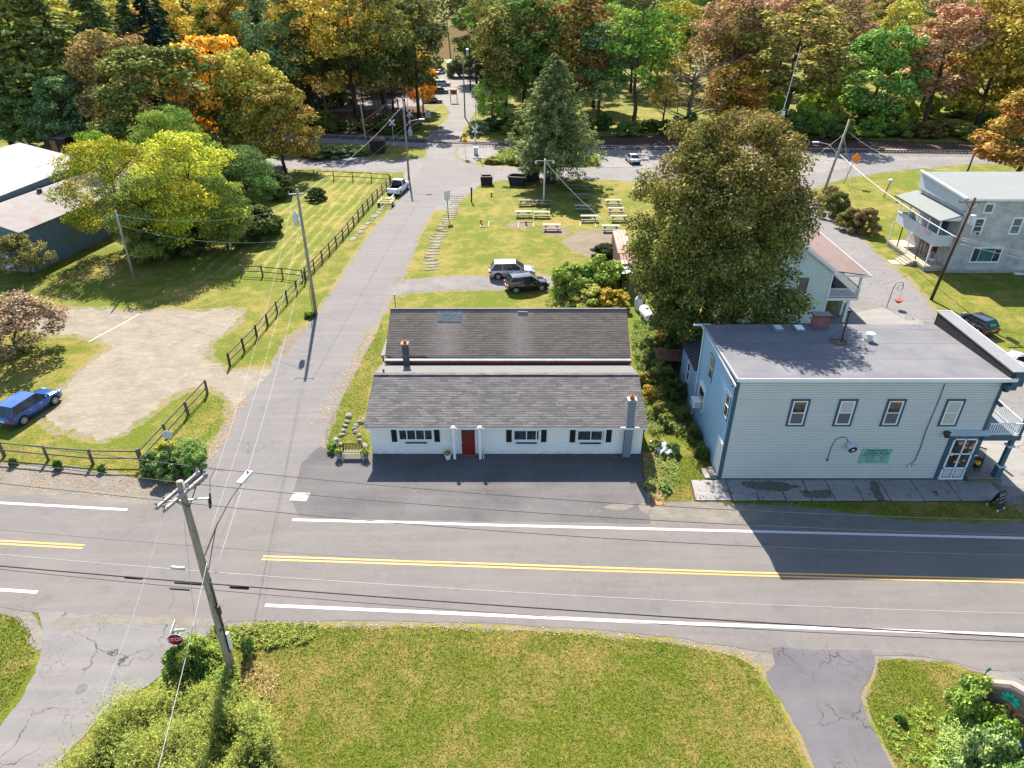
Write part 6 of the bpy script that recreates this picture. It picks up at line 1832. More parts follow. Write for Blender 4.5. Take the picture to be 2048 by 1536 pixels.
(ax_, ay_), (bx_, by_) = (-35.89, 41.37), (-34.74, 43.93)
car('bright blue SUV parked at the edge of the gravel lot', 'car', (-36.4, 43.2, .01), R(76), 'suv', paint('blue_car_paint', (0.003, 0.055, 0.22)), 4.6, 1.88, 1.65, rails=False)
car('silver SUV with a pale roof parked behind the black SUV', 'car', (.0, 70.4, .01), R(3), 'suv', paint('silver_paint', (0.33, 0.32, 0.32), .3, .5), 4.95, 1.92, 1.76, rails=True)
car('black SUV parked beside the leafy hedge behind the houses', 'car', (1.55, 66.9, .01), R(14), 'suv', paint('black_car_paint', (0.012, 0.012, 0.014), .15), 4.5, 1.86, 1.68, rails=True)
car('white pickup truck with an empty dark bed towing a small trailer', 'pickup truck', (-17.3, 104.2, .01), R(80), 'pickup', paint('white_truck_paint', (0.62, 0.62, 0.62), .3, .0), 5.7, 2.0, 1.9, name='pickup_truck')
car('pale silver sedan parked in the shade beside the railway', 'car', (*(21.3, 123.63), .01), R(97), 'sedan', paint('pale_silver_paint', (0.42, 0.43, 0.43), .3, .3), 4.6, 1.84, 1.45)
t = car('black hatchback with green decal on its rear window behind the store', 'car', (43.2, 57.5, .01), R(106), 'suv', paint('black_hatch_paint', (0.014, 0.016, 0.02), .2), 3.9, 1.7, 1.5, plate=plain('yellow_plate', (0.5, 0.3, 0.02), .5, .1, 4))
g = obj('decal', MB().cbox((-1.72, 0, 1.15), (.02, .7, .22), 0, 0, .75), plain('green_decal', (0.02, 0.35, 0.05), .5, .3, 7), t)
car('white sedan at the right edge beside the store false front', 'car', (43.3, 49.6, .01), R(112), 'sedan', paint('white_car_paint', (0.6, 0.6, 0.62), .3, .0), 4.6, 1.84, 1.45)
# beyond the tracks
car('dark blue car partly hidden by orange leaves in the far lot, nearest the track', 'car', (*(-20.35, 187.96), .01), R(8), 'sedan', paint('navy_paint', (0.01, 0.014, 0.03), .2), 4.8, 1.85, 1.5)
car('black car parked in the middle of the far lot', 'car', (*(-20.02, 204.25), .01), R(4), 'suv', paint('far_black_paint', (0.015, 0.017, 0.022), .2), 4.8, 1.9, 1.7)
car('grey car parked farthest back in the row of the far lot', 'car', (*(-20.62, 219.06), .01), R(4), 'suv', paint('far_grey_paint', (0.28, 0.28, 0.3), .3, .2), 4.8, 1.9, 1.7)
car('silver car in the trees left of the white camper', 'car', (*(-23.92, 247.38), .01), R(60), 'sedan', paint('far_silver_paint', (0.4, 0.4, 0.42), .3, .2), 4.6, 1.85, 1.5)
car('small blue car half hidden behind the white roofed barn', 'car', (*(-78.57, 131.12), .01), R(80), 'suv', paint('deep_blue_paint', (0.01, 0.07, 0.35), .3), 4.4, 1.8, 1.6)
for k, (px_, py_) in enumerate(((0, 0),)):
    pass
X, Y = (-20.83, 256.97)
t = thing('camper_van', 'white camper van facing the crossing in the far lot', 'van', (X, Y, 0), R(-92))
mb = MB()
mb.xprism([(-1.15, .35), (1.15, .35), (1.18, 1.4), (1.1, 2.9), (.9, 3.15), (-.9, 3.15), (-1.1, 2.9), (-1.18, 1.4)], -3.4, 2.6)
mb.yprism([(2.6, .35), (3.4, .4), (3.45, 1.05), (3.2, 1.25), (2.6, 2.5)], -1.1, 1.1)
obj('body', mb, paint('van_paint', (0.55, 0.55, 0.54), .35, 0), t)
obj('windscreen', MB().slab([(3.22, -.95, 1.3), (3.22, .95, 1.3), (2.63, .85, 2.4), (2.63, -.85, 2.4)], -.03), M['car_glass'], t)
obj('overcab', MB().yprism([(2.6, 2.5), (3.3, 2.6), (3.2, 3.0), (2.6, 3.15)], -1.05, 1.05), paint('van_paint2', (0.5, 0.5, 0.5), .35, 0), t)
obj('bumper', MB().box(3.4, 3.55, -1.0, 1.0, .3, .55), M['dark_metal'], t)
for x in (-2.2, 2.3):
    for s_ in (-1, 1):
        wheel(t, x, s_ * 1.16, .38)
# wood sided box truck next to it
X, Y = (-16.01, 254.16)
t = thing('camper_trailer', 'small rust and white trailer beside the camper van in the far lot', 'trailer', (X + 1, Y, 0), R(-90))
obj('body', MB().xprism([(-1, .5), (1, .5), (1, 2.5), (.8, 2.8), (-.8, 2.8), (-1, 2.5)], -2.5, 1.5), plain('trailer_white', (0.4, 0.36, 0.33), .6, .2, 2), t)
obj('end_panel', MB().box(1.5, 1.55, -.9, .9, .6, 2.4), plain('rust_panel', (0.3, 0.13, 0.08), .8, .3, 2), t)
for s_ in (-1, 1):
    wheel(t, -.5, s_ * 1.02, .34)
# small utility trailer hitched behind the pickup
t = thing('utility_trailer', 'small yellow framed flat trailer hitched behind the white pickup', 'trailer', (-18.0, 97.3, 0), R(80))
ty = plain('yellow_frame', (0.36, 0.31, 0.13), .6, .25, 3)
mb = MB().beam((-1.1, -.9, .62), (1.1, -.9, .62), .1).beam((-1.1, .9, .62), (1.1, .9, .62), .1)
for x in (-1.1, 0, 1.1):
    mb.beam((x, -.9, .62), (x, .9, .62), .1)
mb.beam((-1.1, -.9, .9), (1.1, -.9, .9), .06).beam((-1.1, .9, .9), (1.1, .9, .9), .06).beam((1.1, -.9, .9), (1.1, .9, .9), .06)
obj('frame', mb, ty, t)
obj('drawbar', MB().beam((1.1, 0, .6), (3.3, 0, .58), .1).beam((1.1, -.7, .6), (2.2, 0, .6), .08).beam((1.1, .7, .6), (2.2, 0, .6), .08), M['white_paint'], t)
for s_ in (-1, 1):
    wheel(t, -.4, s_ * 1.15, .33)
    obj('mudguard', MB().tube([(-.4 + .4 * math.cos(a), s_ * 1.05, .34 + .42 * math.sin(a)) for a in [math.pi * k / 8 for k in range(9)]], .06, 6), M['white_paint'], t)

# ================================================================== yard objects
def picnic(label, loc, rz, m, tilt=0):
    t = thing('picnic_table', label, 'picnic table', loc, rz, 'picnic tables on the lawn')
    mb = MB()
    for k in range(5):
        mb.box(-1.15, 1.15, -.37 + k * .15, -.235 + k * .15, .72, .76)
    obj('table_top', mb, m, t)
    for s_ in (-1, 1):
        obj('seat', MB().box(-1.15, 1.15, s_ * .72 - .13, s_ * .72 - .005, .42, .46).box(-1.15, 1.15, s_ * .72 + .005, s_ * .72 + .13, .42, .46), m, t)
    for x in (-.8, .8):
        mb = MB()
        for s_ in (-1, 1):
            mb.beam((x, s_ * .72, 0), (x, s_ * .25, .72), .05, .09)
        mb.beam((x, -.82, .38), (x, .82, .38), .045, .1).beam((x, -.35, .68), (x, .35, .68), .045, .09)
        mb.beam((x, 0, .4), (x * .35, 0, .7), .04, .08)
        obj('leg_frame', mb, M['wood_dark'], t)
    return t
W2 = plain('pinkish_boards', (0.3, 0.235, 0.21), .85, .25, 7)
W3 = plain('dark_boards', (0.15, 0.12, 0.10), .85, .35, 7)
tabs = [((1047, 433), 0, 'nearer left'), ((1083, 434), 0, 'nearer right'), ((1053, 408), 0, 'shaded left'), ((1086, 409), 0, 'shaded right'), ((1103, 460), 0, ''), ((1164, 386), 0, ''), ((1146, 380), 0, ''), ((1165, 401), 0, ''), ((1165, 424), 0, ''), ((1178, 444), 0, ''), ((1223, 416), 0, ''), ((1228, 429), 0, ''), ((1238, 444), 0, ''), ((1222, 463), 0, ''), ((1278, 388), 0, '')]
labs = ['sunlit picnic table at the left end of the joined pair', 'sunlit picnic table at the right end of the joined pair', 'shaded picnic table left of the double headed lamp post', 'shaded picnic table touching the double headed lamp post', 'single picnic table standing alone in front of the joined pair',
        'dark picnic table in the cedar shade nearest the back street', 'dark picnic table in the cedar shade left of its twin near the street', 'small shaded picnic table in the third row behind the lamp post', 'shaded blue grey picnic table in the middle of the lawn', 'picnic table at the front of the middle column, half in shade',
        'rearmost picnic table of the right column', 'second picnic table from the back in the right column', 'second picnic table from the front in the right column', 'frontmost picnic table of the right column beside the lean-to', 'pinkish picnic table beside the maple branches near the back street']
PYS = [(1047, 433), (1083, 434), (1053, 410), (1087, 411), (1103, 460), (1170, 381), (1140, 380), (1164, 397), (1166, 423), (1178, 440), (1226, 412), (1231, 428), (1237, 440), (1221, 463), (1279, 388)]
PTS = [(1.58, 92.01), (4.03, 91.78), (2.01, 97.44), (4.45, 97.19), (5.13, 86.25), (11.36, 105.11), (8.92, 105.39), (10.24, 100.23), (9.98, 94.77), (10.36, 90.02), (14.53, 97.44), (14.39, 93.6), (14.33, 90.02), (12.74, 85.85), (19.31, 103.44)]
for k, (x, y) in enumerate(PTS):
    rg = random.Random(k)
    picnic(labs[k], (x, y, 0), R(rg.uniform(-3, 3)), (M['wood_grey'], W2, W3)[(0, 0, 2, 2, 1, 2, 2, 2, 0, 0, 1, 1, 1, 0, 1)[k]])

# dark timber planters near the cedar
def planter(label, loc, rz, w_, d_, h_, fl=.12):
    t = thing('timber_bin', label, 'planter', loc, rz)
    a, b = w_ / 2, d_ / 2
    mb = MB()
    for sx, sy in ((0, -1), (0, 1), (-1, 0), (1, 0)):
        if sy:
            mb.add([(-a, sy * b, 0), (a, sy * b, 0), (a * (1 + fl), sy * b * (1 + fl), h_), (-a * (1 + fl), sy * b * (1 + fl), h_), (-a, sy * (b - .1), 0), (a, sy * (b - .1), 0), (a * (1 + fl), sy * (b * (1 + fl) - .1), h_), (-a * (1 + fl), sy * (b * (1 + fl) - .1), h_)], [(0, 1, 2, 3), (7, 6, 5, 4), (0, 4, 5, 1), (1, 5, 6, 2), (2, 6, 7, 3), (3, 7, 4, 0)])
        else:
            mb.add([(sx * a, -b, 0), (sx * a, b, 0), (sx * a * (1 + fl), b * (1 + fl), h_), (sx * a * (1 + fl), -b * (1 + fl), h_), (sx * (a - .1), -b, 0), (sx * (a - .1), b, 0), (sx * (a * (1 + fl) - .1), b * (1 + fl), h_), (sx * (a * (1 + fl) - .1), -b * (1 + fl), h_)], [(0, 1, 2, 3), (7, 6, 5, 4), (0, 4, 5, 1), (1, 5, 6, 2), (2, 6, 7, 3), (3, 7, 4, 0)])
    obj('boards', mb, ribbed('charred_boards', (0.03, 0.03, 0.034), 0, 0.2, (0.012, 0.012, 0.013), .8, .15), t)
    A, B = a * (1 + fl) + .08, b * (1 + fl) + .08
    obj('top_frame', MB().box(-A, A, -B, -B + .3, h_, h_ + .07).box(-A, A, B - .3, B, h_, h_ + .07).box(-A, -A + .3, -B + .3, B - .3, h_, h_ + .07).box(A - .3, A, -B + .3, B - .3, h_, h_ + .07), M['wood_old'], t)
    obj('soil', MB().box(-a, a, -b, b, h_ * .7, h_ * .8), M['black'], t)
    return t
planter('flared dark timber bin leftmost on the lawn below the back street', (*(-4.04, 108.89), 0), R(5), 1.7, 1.4, 1.25, .12)
planter('wide flared dark timber bin second from the left near the cedar', (*(0.87, 108.59), 0), R(-12), 2.1, 1.6, 1.35, .3)
planter('dark timber bin half hidden behind the flared one at the cedar', (*(3.14, 111.02), 0), R(8), 2.2, 1.5, 1.4, .06)
planter('dark blue timber bin directly in front of the cedar trunk', (*(6.12, 109.49), 0), R(-3), 1.6, 1.3, 1.2, .0)

# stepping stones: one path, and loose ones along the kerb
mb = MB()
rg = random.Random(3)
def slabs(pts, w0, w1, name, seed, gap=.9, hz=.04, mm=None, off=.3):
    rg = random.Random(seed)
    P = [Vector(p) for p in pts]
    i = 0
    W1_ = 'first second third fourth fifth sixth seventh eighth ninth tenth eleventh twelfth thirteenth fourteenth fifteenth sixteenth seventeenth eighteenth nineteenth twentieth'.split()
    W1_ += ['twenty ' + q for q in W1_[:9]] + ['thirtieth'] + ['thirty ' + q for q in W1_[:9]]
    mb = MB()
    for a, b in zip(P, P[1:]):
        L = (b - a).length
        n = max(1, int(L / gap))
        d = (b - a).normalized()
        for k in range(n):
            c = a.lerp(b, (k + .5) / n)
            ww, hh = rg.uniform(*w0), rg.uniform(*w1)
            ang = math.atan2(d.y, d.x) + rg.uniform(-.15, .15)
            poly = []
            for q in range(8):
                an = 2 * math.pi * q / 8 + .39
                r_ = rg.uniform(.85, 1.08)
                x, y = ww / 2 * math.copysign(abs(math.cos(an)) ** .5, math.cos(an)) * r_, hh / 2 * math.copysign(abs(math.sin(an)) ** .5, math.sin(an)) * r_
                poly.append((c.x + x * math.cos(ang) - y * math.sin(ang) + rg.uniform(-off, off) * -d.y, c.y + x * math.sin(ang) + y * math.cos(ang)))
            o = obj(name, MB().prism(poly, 0, hz + rg.uniform(0, .02)), mm or M['flag_stone'])
            tag(o, W1_[i] + (' stepping stone from the gravel driveway in the row crossing the picnic lawn' if seed == 1 else ' flat kerb stone beside the side street, counted up toward the trailer'), 'stone', 'stepping stones on the picnic lawn' if seed == 1 else 'kerb stones by the side street')
            i += 1
slabs([(-9.05, 71.84), (-9.67, 77.9), (-9.3, 84.27), (-8.71, 90.45), (-8.26, 96.21), (-8.2, 102.62)], (.5, .8), (1.1, 1.7), 'stepping_stone', 1, .95, off=.45)
slabs([(-19.92, 82), (-19.41, 86.25), (-18.84, 91.56), (-18.33, 98.69)], (1.0, 1.6), (.5, .9), 'kerb_stone', 2, 1.35)
# tiny posts and frames of the ball game on the lawn
for k, (x, y) in enumerate(((-4.13, 88.95), (1.86, 88.52), (-3.07, 102.08))):
    t = thing('marker_post', ('short rust red post in the left frame of the picnic lawn', 'short rust red post in the right frame of the picnic lawn', 'short orange post on the upper picnic lawn')[k], 'post', (x, y, 0))
    obj('post', MB().box(-.1, .1, -.1, .1, 0, .5).box(-.16, .16, -.16, .16, .5, .56), plain('rust_orange', (0.3, 0.09, 0.03), .8, .2, 4), t)
for k, g4 in enumerate(([(-4.12, 88.73), (-4.2, 87.27), (-3.09, 87.48), (-3.09, 89.8)], [(0.78, 86.66), (0.94, 89.37), (2.94, 89.37), (2.75, 87.07)], [(8.92, 87.27), (9.14, 89.16), (11.06, 88.95), (10.99, 87.07)])):
    mb = MB()
    for a, b in zip(g4, g4[1:]):
        mb.beam((*a, .05), (*b, .05), .09, .1)
    o = obj('pitch_frame', mb, M['wood_pale'])
    tag(o, ('left', 'middle', 'right')[k] + ' low timber frame marked out on the picnic lawn', 'frame')

# bench, pots and rocks in front of the white house
def bench(loc, rz):
    t = thing('garden_bench', 'dark slatted garden bench in front of the rock border', 'bench', loc, rz)
    mb = MB()
    for k in range(13):
        x = -.6 + k * .1
        mb.beam((x, .28, .45), (x, .38, .88), .05, .02)
    mb.beam((-.66, .38, .9), (.66, .38, .9), .05, .05)
    obj('backrest', mb, M['wood_dark'], t)
    mb = MB()
    for k in range(5):
        mb.box(-.62, .62, -.2 + k * .1, -.12 + k * .1, .42, .45)
    obj('seat', mb, M['wood_pale'], t)
    for x in (-.66, .66):
        mb = MB().tube([(x, -.24, 0), (x, -.2, .62), (x, .3, .66), (x, .42, .9)], .03, 6).tube([(x, .34, 0), (x, .3, .66)], .03, 6)
        obj('leg', mb, M['black'], t)
    return t
bench((-10.95, 37.6, .02), R(0))
def leaves_blob(n, R_, c, size, seed, flat=1.0, up=.3):
    rg = np.random.default_rng(seed)
    d = rg.normal(size=(n, 3)); d /= np.linalg.norm(d, axis=1)[:, None]
    r_ = rg.uniform(.35, 1, n) ** .5
    C = d * r_[:, None] * np.array(R_) + np.array(c)
    nn = d + rg.normal(size=(n, 3)) * .7 + np.array([0, 0, up])
    nn /= np.linalg.norm(nn, axis=1)[:, None]
    A = np.cross(nn, rg.normal(size=(n, 3))); A /= np.linalg.norm(A, axis=1)[:, None]
    B = np.cross(nn, A)
    s_ = size * rg.uniform(.6, 1.3, n)
    return C, A * s_[:, None], B * (s_ * .7)[:, None], rg.uniform(0, 1, n), rg.uniform(0, 1, n)
def pot(label, loc, m, col, r_=.2, h_=.4, fol=.3, cat='flower pot'):
    t = thing('flower_pot', label, cat, loc)
    obj('pot', MB().lathe([(r_ * .7, 0), (r_, h_), (r_ * 1.1, h_), (r_ * 1.1, h_ + .05), (r_ * .9, h_ + .05), (r_ * .85, h_ - .05)], (0, 0, 0), 14), m, t)
    o = bpy.data.objects.new('plant', cards('plant', *leaves_blob(160, (fol, fol, fol * .8), (0, 0, h_ + fol * .6), .06, len(label)), LEAF))
    COL.objects.link(o); o.parent = t
    o.color = (*col, 1)
pot('pot of greenery at the left end of the bench', (-11.85, 37.5, .02), plain('grey_pot', (.25, .22, .22), .8, .2, 4), (0.13, 0.15, 0.03))
pot('pot of greenery at the right end of the bench', (-10.0, 37.5, .02), plain('plum_pot', (.2, .15, .15), .8, .2, 4), (0.13, 0.16, 0.02))
pot('white pot with yellowing flowers left of the red door', (-4.38, 37.45, .02), M['white_paint'], (0.16, 0.15, 0.02), .22, .36, .2)
t = thing('boot_scraper', 'thin grey metal stake leaning right of the red door', 'stake', (-2.0 + .05, 37.5, .02))
obj('stake', MB().tube([(0, 0, 0), (-.04, .2, .6)], .05, 8), M['galv'], t)
def rock(label, loc, s_, seed, m=None):
    rg = random.Random(seed)
    import bmesh
    bm = bmesh.new()
    bmesh.ops.create_icosphere(bm, subdivisions=2, radius=1)
    ph = rg.random() * 10
    for v in bm.verts:
        k = 1 + .28 * noise.noise(v.co * 1.3 + Vector((ph, ph, 0)))
        v.co = Vector((v.co.x * s_[0] * k, v.co.y * s_[1] * k, max(-.2, v.co.z) * s_[2] * k))
    me = bpy.data.meshes.new('rock')
    bm.to_mesh(me); bm.free()
    me.materials.append(m or M['stone'])
    o = bpy.data.objects.new('rock', me)
    COL.objects.link(o)
    o.location = loc
    o.rotation_euler = (0, 0, rg.random() * 3)
    return tag(o, label, 'rock', 'rocks bordering the bench garden')
RK = [(-12.25, 42.69), (-12.23, 41.89), (-12.27, 41.37), (-12.29, 40.79), (-12.25, 40.23), (-12.53, 39.55), (-12.1, 39.07), (-11.25, 41.83), (-11.47, 41.43), (-11.51, 41.05), (-11.35, 40.6), (-11.01, 40.17), (-10.86, 39.55), (-10.33, 38.84), (-11.06, 42.16)]
RL = ['topmost rock of the left border line', 'second rock from the top of the left border line', 'pale third rock of the left border line', 'long fourth rock of the left border line', 'fifth rock of the left border line', 'large grey rock at the lower left of the border', 'flat tilted rock left of the bench', 'hollow pale rock by the house corner', 'second rock of the right border line', 'third rock of the right border line', 'fourth rock of the right border line', 'fifth rock of the right border line', 'small rock just above the bench', 'broad pale rock behind the right end of the bench', 'rock against the house corner']
for k, (x, y) in enumerate(RK):
    s0 = (.34, .22, .22) if k in (0, 5, 13, 7) else (.24, .17, .16)
    rock(RL[k], (x, y, .03), s0, k, plain('grey_rock', (.2, .185, .18), .9, .3, 5) if k in (0, 5, 9) else None)
# drain grate
t = thing('storm_drain', 'cast iron drain grate in a worn concrete apron at the street corner', 'drain', (*(-13.48, 33.49), 0), R(-3))
obj('apron', MB().box(-.55, .55, -.4, .4, 0, .028), plain('worn_apron', (.27, .24, .2), .9, .25, 4), t)
mb = MB()
for k in range(8):
    mb.box(-.3 + k * .08, -.262 + k * .08, -.26, .26, .03, .045)
mb.box(-.34, .34, -.3, -.26, .03, .046).box(-.34, .34, .26, .3, .03, .046).box(-.3, .3, -.02, .02, .03, .045)
obj('grate', mb, M['galv'], t)
obj('pit_shade_sheet', MB().box(-.32, .32, -.28, .28, .0281, .029), M['black'], t)  # flat black sheet painted in for the shade below the grate
# manhole on the side road
x, y = (-20.02, 19.9)
struct(obj('manhole_cover', MB().lathe([(.26, 0), (.26, .03)], (x, y, 0), 20), plain('manhole_iron', (.09, .085, .085), .7, .3, 9)))
# tank
def tank():
    t = thing('propane_tank', 'long white horizontal propane tank behind the rear house', 'tank', (12.85, 59.2, 0), R(98))
    prof = [(-1.35, .0), (-1.33, .18), (-1.2, .38), (-1.0, .47), (1.0, .47), (1.2, .38), (1.33, .18), (1.35, 0)]
    mb = MB()
    n = 18
    vs = []
    for x, r_ in prof:
        for k in range(n):
            a = 2 * math.pi * k / n
            vs.append((x, r_ * math.cos(a), .75 + r_ * math.sin(a)))
    mb.add(vs, [((i - 1) * n + k, (i - 1) * n + (k + 1) % n, i * n + (k + 1) % n, i * n + k) for i in range(1, len(prof)) for k in range(n)])
    obj('tank_body', mb, plain('tank_white', (.55, .53, .49), .5, .15, 2.5), t, True)
    obj('valve_dome', MB().lathe([(.18, 1.2), (.18, 1.38), (.1, 1.42)], (.2, 0, 0), 12), M['galv'], t)
    for x in (-.8, .8):
        obj('tank_foot', MB().box(x - .1, x + .1, -.35, .35, 0, .45), M['concrete'], t)
    t = thing('gas_cylinder', 'upright grey gas cylinder behind the long propane tank', 'tank', (12.5, 61.7, 0))
    obj('cylinder', MB().lathe([(.4, 0), (.42, .1), (.42, 1.1), (.3, 1.35), (.14, 1.45), (.14, 1.6), (0, 1.62)], (0, 0, 0), 18), plain('cylinder_grey', (.4, .42, .42), .5, .1, 3), t, True)
    obj('collar', MB().lathe([(.2, 1.45), (.2, 1.72), (.17, 1.72), (.17, 1.45)], (0, 0, 0), 12), M['white_paint'], t)
tank()
# concrete steps at the store corner, hook stand, debris
t = thing('stone_steps', 'worn grey stone steps at the side door of the blue store', 'steps', (13.1, 35.75, 0), R(4))
obj('step', MB().box(-.45, .3, -.5, .5, 0, .16), M['stone'], t)
obj('step', MB().box(-.1, .3, -.42, .45, .16, .3), M['stone'], t)
t = thing('hanging_stand', 'black curved hook stand with a hanging red flower basket on the concrete patio', 'plant stand', (37.3, 62.2, 0), R(0))
obj('stand', MB().tube([(0, 0, 0), (.1, 0, 2.2), (.25, 0, 2.6), (.6, 0, 2.75), (.95, 0, 2.6), (1.0, 0, 2.3)], .035, 6).tube([(.75 + .3 * math.cos(2 * math.pi * k / 12), 0, 2.1 + .3 * math.sin(2 * math.pi * k / 12)) for k in range(13)], .02, 5), M['dark_metal'], t)
obj('basket', MB().lathe([(.1, .55), (.38, .8), (.42, .9), (.0, .95)], (.95, -.1, 0), 12), plain('red_basket', (.35, .05, .04), .8, .4, 9), t)
obj('basket_hanger', MB().tube([(.95, -.1, .9), (1.0, 0, 2.3)], .012, 4), M['dark_metal'], t)
# chalkboard by the road
t = thing('chalkboard_sign', 'black A frame chalkboard sign on the grass at the sidewalk edge', 'sign', (30.15, 32.55, 0), R(24))
for s_, nm in ((-1, 'front_panel'), (1, 'back_panel')):
    mb = MB().add([(-.33, s_ * .32, .1), (.33, s_ * .32, .1), (.33, s_ * .04, 1.25), (-.33, s_ * .04, 1.25), (-.33, s_ * .32 - .03 * s_, .1), (.33, s_ * .32 - .03 * s_, .1), (.33, s_ * .04 - .03 * s_, 1.25), (-.33, s_ * .04 - .03 * s_, 1.25)], [(0, 1, 2, 3), (7, 6, 5, 4), (0, 4, 5, 1), (1, 5, 6, 2), (2, 6, 7, 3), (3, 7, 4, 0)])
    fp = obj(nm, mb, plain('chalkboard', (.014, .015, .022), .6, .3, 4), t)
    for sx in (-.3, .3):
        obj('foot', MB().box(sx - .04, sx + .04, s_ * .34 - .03, s_ * .34 + .03, 0, .12), M['white_paint'], t)
    if s_ < 0:
        chalk = plain('chalk', (.35, .36, .38), .9, .3, 9)
        text_obj('lettering', 'SALE', chalk, fp, (0, -.098, 1.05), (R(76), 0, 0), .24, .003)
        text_obj('lettering', 'OPEN', plain('teal_chalk', (.1, .28, .26), .9, .3, 9), fp, (0, -.16, .8), (R(76), 0, 0), .2, .003)
        text_obj('lettering', 'TODAY', chalk, fp, (0, -.22, .56), (R(76), 0, 0), .15, .003)
# porch furniture of the store
def rocker(label, loc, rz):
    t = thing('rocking_chair', label, 'chair', loc, rz)
    obj('seat', MB().box(-.28, .28, -.25, .25, .4, .44), M['wood_dark'], t)
    mb = MB()
    for k in range(6):
        mb.beam((-.24 + k * .096, .25, .44), (-.24 + k * .096, .48, 1.05), .03)
    mb.beam((-.28, .48, 1.06), (.28, .48, 1.06), .06)
    obj('backrest', mb, M['wood_dark'], t)
    for x in (-.28, .28):
        obj('rocker', MB().tube([(x, -.45, .1), (x, -.1, .02), (x, .3, .04), (x, .6, .16)], .025, 5), M['wood_dark'], t)
        obj('leg', MB().beam((x, -.22, .03), (x, -.22, .62), .04).beam((x, .22, .03), (x, .22, .45), .04).beam((x, -.28, .63), (x, .3, .63), .06, .03), M['wood_dark'], t)
rocker('dark rocking chair on the store porch beside the corner post', (31.15, 36.5, .3), R(-35))
rocker('dark rocking chair on the store porch against the wall', (30.2, 37.2, .3), R(-70))
t = thing('side_table', 'small dark table carrying yellow flowers on the store porch', 'table', (30.55, 35.75, .28), R(20))
obj('table_top', MB().box(-.22, .22, -.2, .2, .4, .44), M['wood_dark'], t)
for sx in (-.18, .18):
    for sy in (-.16, .16):
        obj('leg', MB().box(sx - .02, sx + .02, sy - .02, sy + .02, 0, .4), M['wood_dark'], t)
pot('pot of bright yellow orange flowers on the small porch table', (30.55, 35.75, .73), M['black'], (0.5, 0.27, 0.01), .14, .16, .17)
t = thing('tarp', 'crumpled white sheets lying in the weeds beside the white house', 'tarp', (10.3, 38.9, .25))
for k in range(2):
    mb = MB()
    rgk = random.Random(k + 8)
    for i in range(9):
        for j in range(7):
            mb.v.append((-.5 + i * .13 + k * .2 - .1 * j * .2, -.45 + j * .11 - k * .8, .3 * noise.noise(Vector((i * .5, j * .5, k * 9))) + .12))
    for i in range(8):
        for j in range(6):
            mb.f.append((i * 7 + j, (i + 1) * 7 + j, (i + 1) * 7 + j + 1, i * 7 + j + 1))
    obj('sheet', mb, plain('white_sheeting', (.4, .4, .43), .8, .5, 5), t)
# blue and white pool lying beside the grey house
t = thing('paddling_pool', 'blue and white folded sheeting lying by the grey house wall', 'tarp', (57.8, 71.0, 0), R(-8))
obj('sheet', MB().box(-2.2, 3, -.4, .0, 0, .12), M['white_paint'], t)
obj('sheet', MB().box(-1.0, 3, -1.1, -.45, 0, .18), plain('blue_sheeting', (.02, .17, .4), .5, .2, 3), t)
# small deck and ramp behind the store
t = thing('wooden_deck', 'small brown wooden deck rail behind the left end of the store', 'deck', (13.0, 48.5, 0))
obj('deck_floor', MB().box(-1.2, 3.5, 0, 2.2, 1.5, 1.62), plain('red_brown_deck', (.16, .07, .05), .8, .25, 4), t)
mb = MB().box(-1.2, 3.5, -.04, 0, 2.5, 2.58)
for k in range(24):
    mb.box(-1.2 + k * .2, -1.14 + k * .2, -.04, 0, 1.6, 2.5)
obj('rail', mb, plain('red_brown_rail', (.18, .08, .06), .8, .25, 4), t)
# small household debris and fallen leaves as ground cover
rg = np.random.default_rng(11)
def litter(name, poly, n, s_, col, label, seed, z=.035):
    rg = np.random.default_rng(seed)
    xs = [p[0] for p in poly]; ys = [p[1] for p in poly]
    px, py = rg.uniform(min(xs), max(xs), n), rg.uniform(min(ys), max(ys), n)
    k = pip(px, py, poly); px, py = px[k], py[k]; n = len(px)
    C = np.stack([px, py, np.full(n, z)], 1)
    a = rg.uniform(0, 6.28, n); q = s_ * rg.uniform(.5, 1.5, n)
    A = np.stack([np.cos(a), np.sin(a), rg.uniform(-.3, .3, n)], 1) * q[:, None]
    B = np.stack([-np.sin(a), np.cos(a), rg.uniform(-.3, .3, n)], 1) * (q * .7)[:, None]
    o = bpy.data.objects.new(name, cards(name, C, A, B, rg.uniform(0, 1, n), rg.uniform(0, 1, n), LEAF))
    COL.objects.link(o); o.color = (*col, 1); o['label'] = label; o['category'] = 'leaves'
    struct(o, 'stuff')
litter('fallen_leaves', [(-9.64, 37.9), (8.99, 38.13), (8.5, 31.89), (-13.17, 32.35), (-13.68, 36.78)], 260, .025, (.22, .15, .08), 'scattered fallen leaves on the forecourt of the white house', 1)
litter('fallen_leaves', [(12.09, 34.78), (31.93, 34.98), (30.84, 33.2), (11.7, 33.1)], 500, .04, (.2, .13, .07), 'fallen leaves on the cracked sidewalk of the blue store', 2, .09)
litter('fallen_leaves', [(9.07, 38.19), (9.93, 38.19), (9.58, 32.72), (8.64, 32.72), (8.74, 35.19)], 2600, .045, (.24, .13, .07), 'brown leaf litter at the corner of the forecourt', 3)
litter('fallen_leaves', [(11.65, 58.28), (17.55, 57.22), (17.05, 51.44), (13.11, 45.01), (10.38, 45.01)], 6000, .07, (.28, .13, .07), 'reddish leaf litter under the vines behind the blue store', 4)
litter('fallen_leaves', [(-21.15, 38.19), (-21.06, 40.29), (-21.36, 44.29), (-20.69, 45.75), (-20.5, 42.89), (-20.39, 38.48), (-20.7, 35.71), (-22.25, 33.93), (-23.44, 34.42), (-21.69, 36.51)], 3000, .04, (.3, .17, .07), 'rusty leaf litter along the edge of the side street', 5)
